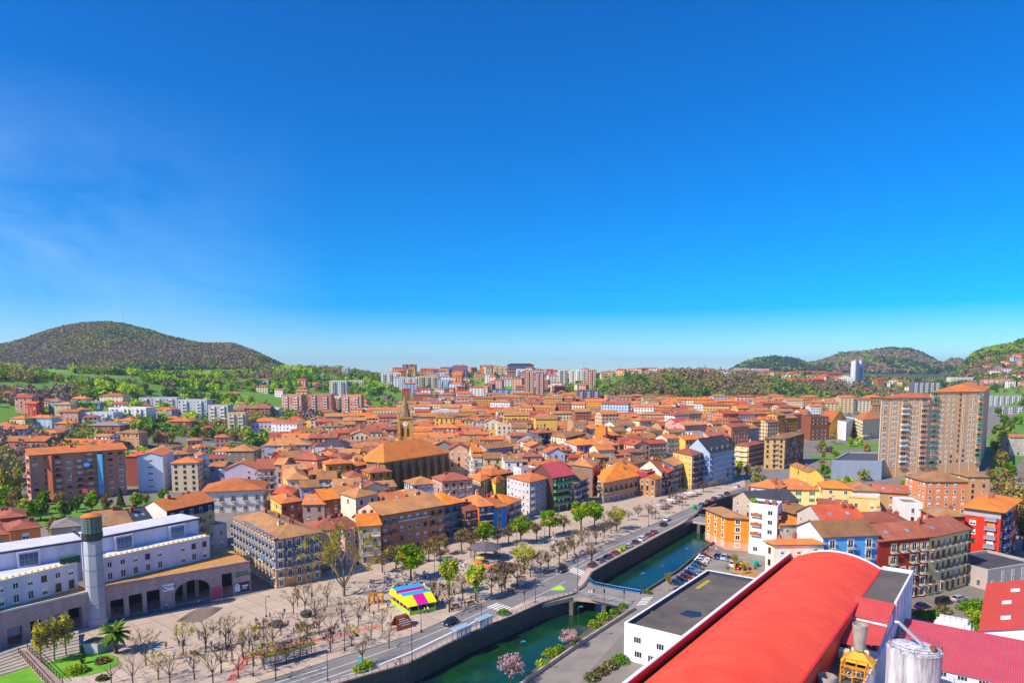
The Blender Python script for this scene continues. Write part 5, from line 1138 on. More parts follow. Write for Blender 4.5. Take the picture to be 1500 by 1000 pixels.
# plant on the deck
t = thing('exhaust_funnel', 'tall tapering grey metal funnel above an orange pyramid hopper', 'funnel', FL(24.8, -51.5, 8.1))
MB().lathe([(.85, 3.3), (1.25, 7.9), (1.12, 7.9), (.8, 5.0)], 18).build('funnel', surf('galv', '#b3aca4', '#8f8a86', .8, 3, rough=.5), t, smooth=False)
mb = MB(); mb.add([(-2.6, -1.8, 1.4), (2.6, -1.8, 1.4), (2.6, 1.8, 1.4), (-2.6, 1.8, 1.4), (0, 0, 3.6)], ((0, 1, 4), (1, 2, 4), (2, 3, 4), (3, 0, 4), (3, 2, 1, 0))); mb.build('hopper', plaster('#e8a838', key='hopper'), t, rz=-.64)
mb = MB()
for x in (-2.4, 2.4):
    for y in (-1.6, 1.6): mb.box(x - .12, x + .12, y - .12, y + .12, 0, 1.4)
mb.box(-2.4, 2.4, -1.7, -1.5, .6, .75); mb.box(-2.4, 2.4, 1.5, 1.7, .6, .75); mb.build('frame', paint('#c89028', .6), t, rz=-.64)
t = thing('pipe_rig', 'orange painted steel rig with coiled hoses on the factory deck', 'steel frame', FL(25.2, -57.5, 8.1)); mb = MB()
for x in (-1.8, 0, 1.8):
    for y in (-1.6, 1.6): mb.box(x - .1, x + .1, y - .1, y + .1, 0, 3.0)
for z in (1.4, 2.9):
    for y in (-1.6, 1.6): mb.box(-1.8, 1.8, y - .09, y + .09, z, z + .15)
    for x in (-1.8, 1.8): mb.box(x - .09, x + .09, -1.5, 1.5, z, z + .15)
mb.build('frame', paint('#d08a1e', .6), t, rz=-.64)
for k in range(3): mb = MB(); mb.tube([(.5 * math.cos(a * .5) + k * .7 - .6, .3, 1 + .5 * math.sin(a * .5)) for a in range(13)], .07, 5); mb.build('hose', paint('#cfcac4', .6), t)
for k, (t_, s_, r_, h_) in enumerate(((20.6 + 1.6, -63.5, 1.45, 2.4), (22.6, -67.6, 1.55, 2.0))):
    d_ = thing('vent_duct', ['open round grey vent duct on the dark deck, the farther one', 'open round grey vent duct at the bottom edge of the deck'][k], 'vent duct', FL(t_, s_, 8.1))
    MB().lathe([(r_, 0), (r_, h_), (r_ - .12, h_), (r_ - .12, .5)], 20).build('duct', surf('galv2', '#b5aaa0', '#948c86', .8, 3, rough=.6), d_)
t = thing('roof_cabinet', 'cream cabinet box with a small ladder beside the shed opening', 'cabinet', FL(21.9, -48.2, 8.1)); MB().box(-.9, .9, -.6, .6, 0, 1.6).build('cabinet', plaster('#d8d2b8', key='cabinet'), t, rz=-.64)
mb = MB()
for z in range(7): mb.box(-.3, .3, -1.5 - z * .03, -1.44 - z * .03, z * .3, z * .3 + .05)
mb.box(-.33, -.28, -1.7, -1.4, 0, 2.1); mb.box(.28, .33, -1.7, -1.4, 0, 2.1); mb.build('ladder', paint('#d8d8d8', .5), t, rz=-.3)
# silo
t = thing('storage_silo', 'round white silo with peeling weathered paint and railed top', 'silo', FL(32.9, -50))
M_SILO = surf('silo_paint', '#dedce2', '#857e7c', .5, 2.6, rough=.75, vs=(1.6, 1.6, .16), lo=.44, hi=.6)
MB().lathe([(4.0, 0), (4.1, 13.0), (4.15, 13.05), (4.15, 13.2), (3.9, 13.25), (.1, 13.9)], 40).build('shell', M_SILO, t)
mb = MB()
for z in (13.8, 14.3): mb.tube([(4 * math.cos(a * math.pi / 12), 4 * math.sin(a * math.pi / 12), z) for a in range(25)], .04, 4)
for k in range(12): a0 = 2 * math.pi * k / 12; mb.tube([(4 * math.cos(a0), 4 * math.sin(a0), 13.2), (4 * math.cos(a0), 4 * math.sin(a0), 14.3)], .04, 4)
mb.build('railing', paint('#5a5250', .6), t)
mb = MB(); mb.tube([(-2.6, 1.6, 17.2), (-2.2, 1.3, 17.3), (.6, -.6, 14.4), (.9, -.8, 13.6)], .3, 10); mb.build('pipe', paint('#b9b6c0', .4, .4), t)
mb = MB(); mb.lathe([(.5, 13.5), (.5, 14.0), (.4, 14.1)], 10, (2.4, -1.2)); mb.lathe([(.35, 13.5), (.35, 14.2)], 8, (1.9, -2.1)); mb.build('top_valve', paint('#7a5a3a', .6), t)
# pink corrugated hall and lower pink roof
def corr(key, hexc, hex2):
    m, nt_, b_ = nodes(key); g2 = N(nt_, 'ShaderNodeTexCoord'); w_ = N(nt_, 'ShaderNodeTexWave', bands_direction='X'); w_.inputs['Scale'].default_value = .9
    nt_.links.new(g2.outputs['Object'], w_.inputs['Vector']); c = mix(nt_, ramp(nt_, nz(nt_, .3, 4), .35, .7), lin(hexc), lin(hex2)); c = mix(nt_, w_.outputs[0], c, shade(lin(hexc), .7))
    nt_.links.new(c, b_.inputs['Base Color']); b_.inputs['Roughness'].default_value = .6
    bp_ = N(nt_, 'ShaderNodeBump'); bp_.inputs['Strength'].default_value = .5; bp_.inputs['Distance'].default_value = .1; nt_.links.new(w_.outputs[0], bp_.inputs['Height']); nt_.links.new(bp_.outputs[0], b_.inputs['Normal']); return m
M_PINK = corr('pink_corrugated', '#d85a66', '#c94a58'); RZ = math.atan2(FR.y, FR.x)
def slope_hall(label, t0, t1, s0, s1, z0, z1, roofm, nm='factory_hall', wins=True):
    """roof falls towards the camera from s1 (z1) to s0 (z0)"""
    o = FL(t0, s0); t = thing(nm, label, 'factory hall', o, RZ); W_, L_ = t1 - t0, s1 - s0
    mb = MB(); vs = [(-.3, -.4, z0), (W_, -.4, z0), (W_, L_, z1), (-.3, L_, z1)]; vs += [(x, y, z - .2) for x, y, z in vs]
    mb.add(vs, ((0, 1, 2, 3), (7, 6, 5, 4), (0, 4, 5, 1), (1, 5, 6, 2), (2, 6, 7, 3), (3, 7, 4, 0))); mb.build('roof', roofm, t)
    mb = MB(); vs = [(0, 0, 0), (W_ - .3, 0, 0), (W_ - .3, L_ - .3, 0), (0, L_ - .3, 0), (0, 0, z0 - .24), (W_ - .3, 0, z0 - .24), (W_ - .3, L_ - .3, z1 - .24), (0, L_ - .3, z1 - .24)]
    mb.add(vs, ((0, 1, 5, 4), (1, 2, 6, 5), (2, 3, 7, 6), (3, 0, 4, 7))); mb.build('wall', M_WHITEP, t)
    if wins:
        for k in range(int(W_ / 3.2)): new('window', wmesh('wide'), t, (1.5 + k * 3.2, -.004, z0 - 1.3), math.pi * 0, (1.6, -1, .8))
    return t
slope_hall('pink red corrugated hall roof behind the white silo', 28.2, 82, -35.5, -17.5, 5.2, 7.6, M_PINK)
slope_hall('lower pink red roof at the bottom right corner', 37.5, 82, -62, -39.5, 3.2, 3.9, M_PINK, wins=False)
o = FL(41, -12); t = thing('factory_hall', 'red gabled shed with white side wall and white skylights at the right edge', 'factory hall', o, RZ)
MB().add([(0, 0, 0), (17, 0, 0), (17, 39, 0), (0, 39, 0), (0, 0, 6), (17, 0, 6), (17, 39, 6), (0, 39, 6), (8.5, 0, 8.6), (8.5, 39, 8.6)], ((0, 1, 5, 8, 4), (1, 2, 6, 5), (2, 3, 7, 9, 6), (3, 0, 4, 7))).build('wall', M_WHITEP, t)
rf = MB().add([(-.4, -.4, 6), (8.5, -.4, 8.75), (8.5, 39.4, 8.75), (-.4, 39.4, 6), (17.4, -.4, 6), (17.4, 39.4, 6)], ((0, 1, 2, 3), (1, 4, 5, 2))).build('roof', corr('red_corrugated', '#e2563e', '#d24a36'), t)
for (x, y) in ((4, 20), (4, 8), (5.5, 30), (13, 14), (13, 26)):
    zz = 6.06 + (x + .4 if x < 8.5 else 17.4 - x) * .309; s = MB().box(-.9, .9, -1.3, 1.3, 0, .08).build('skylight', paint('#f2f2f4', .4), rf, (x, y, zz)); s.rotation_euler = (0, -.3 if x < 8.5 else .3, 0)
block([tuple(FL(41, -12))[:2], tuple(FL(60, -12))[:2], tuple(FL(60, 27))[:2], tuple(FL(41, 27))[:2]], -3)
fb = bld('low dark flat roofed shop building below the big red block', 'house', [(1447, 838), (1520, 826)], 5.0, 14, '#b8aaa4', 'slate', 'flat', ch=0, st=S(bay=4, h=2, k=['wide']))
# white warehouse
o = FL(-18.2, -55.9); t = thing('warehouse', 'white panelled warehouse with dark flat roof beside the red vault', 'warehouse', o, RZ); W_, L_ = 17.9, 46.6
m, ntw2, bw2 = nodes('white_panel'); g2 = N(ntw2, 'ShaderNodeTexCoord'); w_ = N(ntw2, 'ShaderNodeTexWave', bands_direction='DIAGONAL'); w_.inputs['Scale'].default_value = .8
ntw2.links.new(g2.outputs['Object'], w_.inputs['Vector']); c = mix(ntw2, ramp(ntw2, w_.outputs[0], .0, .25), lin('#c9c9d2'), lin('#f0eff2')); ntw2.links.new(mix(ntw2, ramp(ntw2, nz(ntw2, .4, 4), .5, .8), c, lin('#cfcac8')), bw2.inputs['Base Color'])
mb = MB(); mb.box(0, W_, 0, .3, 0, 7.7); mb.box(0, .3, .31, L_, 0, 7.7); mb.box(.31, W_, L_ - .3, L_, 0, 7.7); mb.build('wall', m, t)
mb = MB(); mb.box(.31, W_, .31, L_ - .31, 6.4, 6.85, 0); mb.box(.31, W_, 11.0, 11.5, 6.86, 7.1, 0); mb.build('roof', M_FLATR, t)
mb = MB(); mb.box(-.08, W_, -.08, .36, 7.703, 7.85); mb.box(-.08, .36, .37, L_, 7.703, 7.85); mb.box(.37, W_, L_ - .36, L_ + .08, 7.703, 7.85); mb.build('coping', paint('#f2f2f6', .5), t)
mb = MB(); mb.box(.31, .35, .4, L_ - .4, 6.86, 7.69); mb.box(.36, W_, L_ - .36, L_ - .32, 6.86, 7.69); mb.build('parapet_lining', paint('#3a4058', .7), t)
for (x, z) in ((3, 4.2), (8, 4.0), (3.2, 1.2), (6.2, .6)): new('window', wmesh('wide'), t, (x, -.004, z), 0, (1.7, -1, 1.3 if z > 1 else 1.8))
MB().box(2, 3, 33, 41, 6.853, 6.87).build('roof_patch', paint('#b8a428', .8), t); MB().prism([(6, 14), (9, 13.4), (10.5, 15.5), (9.5, 18), (6.5, 17.5)], 6.853, 6.866).build('puddle', paint('#2c2d38', .2), t)
block([tuple(FL(-18.2, -56))[:2], tuple(FL(82, -125))[:2], tuple(FL(82, 2))[:2], tuple(FL(-18.2, -9))[:2]], -3)
# bags, hut things in the yard
t = None
bagm = paint('#dcdde6', .6)
mb = MB(); mb.box(-.5, .5, -.5, .5, 0, .9); bg_me = None
bmh = bmesh.new(); bmesh.ops.create_cube(bmh, size=1.0); bmesh.ops.subdivide_edges(bmh, edges=bmh.edges[:], cuts=2, use_grid_fill=True)
for v in bmh.verts:
    l = v.co.length; v.co = v.co * (.82 + .18 * (.62 / max(l, .3))); v.co += Vector((rnd.uniform(-.04, .04), rnd.uniform(-.04, .04), rnd.uniform(-.04, .04))); v.co.z += .45
bg_me = bpy.data.meshes.new('bulk_bag'); bmh.to_mesh(bg_me); bmh.free(); bg_me.materials.append(bagm); bg_me.polygons.foreach_set('use_smooth', [True] * len(bg_me.polygons))
bc = G(1396, 922)
for lev, (nx_, ny_) in enumerate(((7, 4), (6, 3), (5, 2))):
    for i in range(nx_):
        for j in range(ny_):
            x = (i - (nx_ - 1) / 2) * 1.12 + rnd.uniform(-.06, .06); y = (j - (ny_ - 1) / 2) * 1.12
            o_ = new('bulk_bag', bg_me, None, bc + FR * x + FA * y + Vector((0, 0, lev * .98)), RZ + rnd.uniform(-.1, .1), (1.12, 1.12, 1.05))
            tag(o_, 'white bulk bag in the big stack beside the bushes', 'bulk bag', 'white bulk bags stacked in the yard')
# ---------------------------------------------------------------- church
A_, B_v = G(562, 676, 15.5), G(655, 662, 15.5); dn = (V2(B_v) - V2(A_)).normalized(); wn = Vector((-dn.y, dn.x, 0)); LN = (V2(B_v) - V2(A_)).length; WN = 25
t = thing('church', 'old stone church with vast orange roof and buttressed walls', 'church', A_ - Vector((0, 0, 15.5))); o = Vector(t.location)
Mc = Matrix(((dn.x, wn.x, 0, 0), (dn.y, wn.y, 0, 0), (0, 0, 1, 0), (0, 0, 0, 1)))
v2 = Mc.inverted() @ (G(537, 674.5, 15.5) - A_); WN = 21; poly = [(0, 0), (LN, 0), (LN, WN), (v2.x + 9, WN), (v2.x, v2.y)]
M_CST = surf('church_stone', '#b48c5c', '#806046', .25, 1.4, lo=.35, hi=.68)
M_CRF = tile('#ea8a38', '#cc7030', key='roof_church', amt=.02)
mb = MB(); mb.prism([tuple((Mc @ Vector((x, y, 0))))[:2] for x, y in poly], -.3, 15.3); mb.build('wall', M_CST, t)
ov_ = [(-.6, -1), (LN + 1, -1), (LN + 1, WN + 1), (v2.x + 8.6, WN + 1), (v2.x - 1, v2.y + .3)]
vs = [Mc @ Vector((x, y, 15.35)) for x, y in ov_] + [Mc @ Vector((10, WN / 2, 23.2)), Mc @ Vector((LN - 9, WN / 2, 23.2))] + [Mc @ Vector((x, y, 15.05)) for x, y in ov_]
mb = MB(); mb.add(vs, ((0, 1, 6, 5), (1, 2, 6), (2, 3, 5, 6), (3, 4, 5), (4, 0, 5)) + tuple((7 + i, 7 + (i + 1) % 5, (i + 1) % 5, i) for i in range(5))); mb.build('roof', M_CRF, t)
for k in range(9):
    x = .6 + k * (LN - 1.2) / 8; mb = MB(); prof_ = [(-2.6, 0), (0.05, 0), (0.05, 14.2), (-.9, 13.6), (-2.6, 10.2)]
    vs = [Mc @ Vector((x + dx, y, z)) for dx in (-.75, .75) for y, z in prof_]; mb.add(vs, ((4, 3, 2, 1, 0), (5, 6, 7, 8, 9)) + tuple((i, (i + 1) % 5, 5 + (i + 1) % 5, 5 + i) for i in range(5))); mb.build('buttress', M_CST, t)
block([tuple((Mc @ Vector((x, y, 0)) + o))[:2] for x, y in ((-4, -34), (LN, -30), (LN + 2, WN + 4), (-6, WN + 4))], -4)
tw = thing('church_tower', 'slender stone bell tower with pointed spire and white clock face behind the church roof', 'church tower', D(594, 640, 372)); tw.location.z = 0
mb = MB(); mb.box(-5.5, 5.5, -4.5, 5.5, 0, 21.5); mb.build('lower_stage', plaster('#e0b44e', key='tower_ochre'), tw, rz=.15)
mb = MB(); mb.box(-3.3, 3.3, -3.3, 3.3, 21.5, 33.2)
for x in (-3.4, 3.4):
    for y in (-3.4, 3.4): mb.box(x - .7, x + .7, y - .7, y + .7, 21.5, 31)
mb.box(-3.9, 3.9, -3.9, 3.9, 33.2, 33.9); mb.build('belfry', surf('tower_stone', '#c9a04e', '#8f7444', .5, 2), tw, rz=.15)
mb = MB(); mb.lathe([(3.0, 33.9), (2.3, 37), (.12, 46.3)], 8); mb.build('spire', surf('spire_stone', '#9a8458', '#75664a', .6, 2), tw)
for x in (-3.5, 3.5):
    for y in (-3.5, 3.5): MB().lathe([(.5, 33.9), (.5, 35), (.05, 37.2)], 6, (x, y)).build('pinnacle', MATS['tower_stone'], tw, rz=.15)
ck = MB(); ck.tube([(0, -3.32, 30.3), (0, -3.45, 30.3)], 1.25, 20); ckf = ck.build('clock_face', paint('#f2efe8', .6), tw, rz=.15)
h = MB(); h.box(-.08, .08, -3.5, -3.46, 30.2, 31.2); h.box(0, .7, -3.5, -3.46, 30.22, 30.38); h.build('clock_hands', M_DKIRON, ckf)
mb = MB()
for x in (-1.4, 1.4): mb.box(x - .6, x + .6, -3.36, -3.31, 23.5, 28)
mb.build('louvres', paint('#3a3020', .8), tw, rz=.15)
block([(tw.location.x - 7, tw.location.y - 6), (tw.location.x + 7, tw.location.y - 6), (tw.location.x + 7, tw.location.y + 7), (tw.location.x - 7, tw.location.y + 7)], -4)
# ---------------------------------------------------------------- houses filling the old town
OC = {'cream': 'cream', 'white': 'white', 'beige': 'beige', 'pink': 'pink', 'yellow': 'yellow', 'grey': 'grey', 'peach': 'peach', 'tan': 'tan', 'lilac': 'lilac', 'ochre': 'ochre', 'ltblue': 'pale blue', 'brick': 'brick red', 'salmon': 'salmon'}
RCN = {'orange': 'orange', 'tan': 'tan brown', 'brown': 'brown', 'redbrown': 'red brown', 'red': 'rust red', 'bright': 'bright orange', 'grey': 'grey'}
LM = [('the church', -48, 350), ('the grey concrete corner block', 15, 270), ('the thin orange tower block', 48, 360), ('the cream and yellow mansion', 58, 335), ('the tall tan apartment block', 145, 370), ('the white modern cube', 235, 480), ('the tan residential towers', 240, 395), ('the long salmon block', -30, 230), ('the lilac gabled house', -120, 320), ('the slate attic building', -100, 405), ('the round brick office block', 190, 520), ('the blue white apartment building', 36, 355), ('the gabled glass house', 12, 375), ('the yellow gable wall', 130, 330), ('the beige hotel like block', 118, 380), ('the tall yellow corner block', 78, 310), ('the promenade trees', 0, 240), ('the pink apartment towers', -270, 700)]
used = {}
def fill_label(wc, rc, shape, feat, x, y, w_):
    d = sorted(LM, key=lambda l: (l[1] - x) ** 2 + (l[2] - y) ** 2)
    u = 750 + F * x / y
    for l in d[:3]:
        lu = 750 + F * l[1] / l[2]; dy = y - l[2]; du = (u - lu) * y / F
        if abs(du) < 14: rel = 'straight behind' if dy > 0 else 'straight in front of'
        elif abs(dy) < 22: rel = 'left of' if du < 0 else 'right of'
        else: rel = ('behind and left of' if du < 0 else 'behind and right of') if dy > 0 else ('before and left of' if du < 0 else 'before and right of')
        far = 'far ' if dy > 110 else ''
        for ft in (feat, ''):
            lab = f"{w_}{wc} house, {rc} {shape} roof{ft}, {far}{rel} {l[0]}"
            if len(lab.split()) <= 16 and lab not in used: used[lab] = 1; return lab
    return f"{rc} roofed house among the packed old town roofs near {d[0][0]}"
ALLOW = [[(445, 762), (395, 745), (384, 700), (386, 668), (440, 640), (520, 620), (600, 602), (760, 596), (1000, 592), (1290, 592), (1294, 604), (1212, 606), (1165, 642), (1105, 650), (1075, 664), (1000, 684), (900, 706), (840, 716), (760, 732), (720, 742), (650, 762), (560, 788), (530, 788)],
         [(1150, 752), (1200, 744), (1340, 744), (1350, 762), (1290, 790), (1210, 798), (1150, 798)]]
rows = []
yy = 205.0
while yy < 1060:
    rows.append(yy); yy += 14.5 if yy < 400 else 19 if yy < 650 else 24
nfill = 0; REST = []
rf_ = random.Random(5)
for yy in rows:
    x = -.38 * yy
    while x < .58 * yy:
        big = yy > 420
        w_ = rf_.uniform(8, 14) if not big else rf_.uniform(10, 22) if yy < 650 else rf_.uniform(11, 30)
        dp = rf_.uniform(9, 12.5) if yy < 430 else rf_.uniform(10, 15)
        cx, cy = x + w_ / 2, yy + rf_.uniform(-2.5, 2.5)
        x += w_ + (rf_.uniform(.2, 1.5) if rf_.random() < .8 else rf_.uniform(4, 9))
        if occ.shape[0] * OS + OX0 < cx: continue
        ang = (R(28) if cx < 40 and yy < 330 else R(-20) if cx > 95 and yy < 300 else R(6 + 55 * noise.noise(Vector((cx * .0042, cy * .0042, 3))))) + rf_.uniform(-.06, .06)
        for sc_ in (1.0, .72):
            c, s_ = math.cos(ang), math.sin(ang); hw, hd = w_ / 2 * sc_, dp / 2 * sc_
            q = [(cx + c * a - s_ * b_, cy + s_ * a + c * b_) for a, b_ in ((-hw, -hd), (hw, -hd), (hw, hd), (-hw, hd))]
            px, py = proj((cx, cy, 0))
            if not any(inpoly(px, py, A__) for A__ in ALLOW): ok = False; break
            if any(not any(inpoly(*proj((a, b_, 0)), A__) for A__ in ALLOW) for a, b_ in q): ok = False; break
            ok = taken(q, -.4) < .06
            if ok: break
        if not ok: continue
        wk = rf_.choice(['cream', 'white', 'beige', 'pink', 'yellow', 'grey', 'peach', 'tan', 'peach', 'ochre', 'ltblue', 'white', 'cream', 'salmon', 'beige', 'cream', 'brick', 'tan'])
        rk = rf_.choices(['orange', 'tan', 'brown', 'redbrown', 'red', 'bright'], [26, 26, 16, 19, 8, 5])[0]
        ze = rf_.uniform(9, 13.5) if yy < 300 else rf_.uniform(10.5, 16.5) if yy < 480 else (rf_.uniform(9.5, 16) if rf_.random() < .76 else rf_.uniform(16, 22))
        if px > 1100 and yy < 300: ze = min(ze, 10.5)
        rt = rf_.choices(['gx', 'hip', 'gy', 'flat'], [5, 4, 2 if w_ < 14 else 0, 0 if yy < 430 else 1.3])[0]
        if rt == 'flat': rk = rf_.choice(['grey', 'brown', 'redbrown'])
        z0 = max(0, terr(cx, cy)); ze += z0
        if nfill < 205:
            ch = rf_.randint(0, 3); sk = rf_.randint(1, 3) if rf_.random() < .3 else 0; dm = rf_.randint(1, 3) if rt != 'gy' and w_ > 10 and rf_.random() < .16 else 0
            feat = (' and dormers' if dm else ' and roof windows' if sk and rt == 'gx' else ' and no chimney' if ch == 0 else ' and three chimneys' if ch == 3 else '')
            big_ = 'long ' if w_ * sc_ > 18 else 'narrow ' if w_ * sc_ < 9.5 else ''
            lab = fill_label(OC[wk], RCN[rk], {'gx': 'gabled', 'gy': 'front gabled', 'hip': 'hipped', 'flat': 'flat'}[rt], feat, cx, cy, big_)
            farv = yy > 560
            stl = S(bay=rf_.choice([2.6, 3, 3.3]), h=rf_.choice([1.5, 1.9]), k=[rf_.choice(['plain', 'brown']), rf_.choice(['blind', 'plain', 'brown'])])
            if rf_.random() < .3: stl['bal'] = rf_.choice(['#3a3a40', '#d8d8d8', '#6a5040'])
            bld(lab, 'house', None, ze, wall=wk, roof=rk, rt=rt, pitch=rf_.uniform(.32, .48), z0=z0, st=stl, ch=ch, sky=sk, dorm=dm, quad=q, far=farv, limit=30, group='old town houses behind the promenade')
            nfill += 1
        else: REST.append((q, z0, ze, wk, rk, rt)); block(q, 5, .5)
# the rest of the town, too many to count
def mass(name, items, grp=None):
    mats, idx = [], {}
    def mi(m):
        if m.name not in idx: idx[m.name] = len(mats); mats.append(m)
        return idx[m.name]
    mb = MB()
    for (q, z0, ze, wk, rk, rt) in items:
        Q = [Vector((p[0], p[1], ze)) for p in q]; vs = [(p.x, p.y, z0 - 4) for p in Q] + [(p.x, p.y, ze) for p in Q]
        mb.add(vs, [(0, 1, 5, 4), (1, 2, 6, 5), (2, 3, 7, 6), (3, 0, 4, 7)], mi(farwall(WALLS.get(wk, wk), *((3.1, 3.0) if q[0][1] < 900 else (5.2, 3.0)))))
        if rt == 'flat': mb.add([(p.x, p.y, ze) for p in Q], [(0, 1, 2, 3)], mi(RM(rk))); continue
        r_, P, hz, ax, rise = roofgeo(Q, ze, rt, rf_.uniform(.32, .45), .5)
        n0 = len(mb.v); mb.v += r_.v
        for f, m_ in zip(r_.f, r_.m): mb.f.append(tuple(i + n0 for i in f)); mb.m.append(mi(RM(rk)) if m_ == 0 else mi(FRB))
        if rt == 'gx':
            for k, l in ((3, 0), (1, 2)): m_ = (Q[k] + Q[l]) / 2; mb.add([Q[k], Q[l], (m_.x, m_.y, ze + rise * .98)], [(0, 1, 2)], mi(farwall(WALLS.get(wk, wk))))
        for k in range(rf_.randint(0, 2)):
            i, j = rf_.uniform(.15, .85), .6; p = P(i, j, hz(i, j)); mb.box(p[0] - .6, p[0] + .6, p[1] - .45, p[1] + .45, p[2] - .8, p[2] + 1.5, mi(M_CHIM))
    o = mb.build(name, mats); o['kind'] = 'stuff'
    if grp: o['label'] = grp; o['category'] = 'town'
    return o
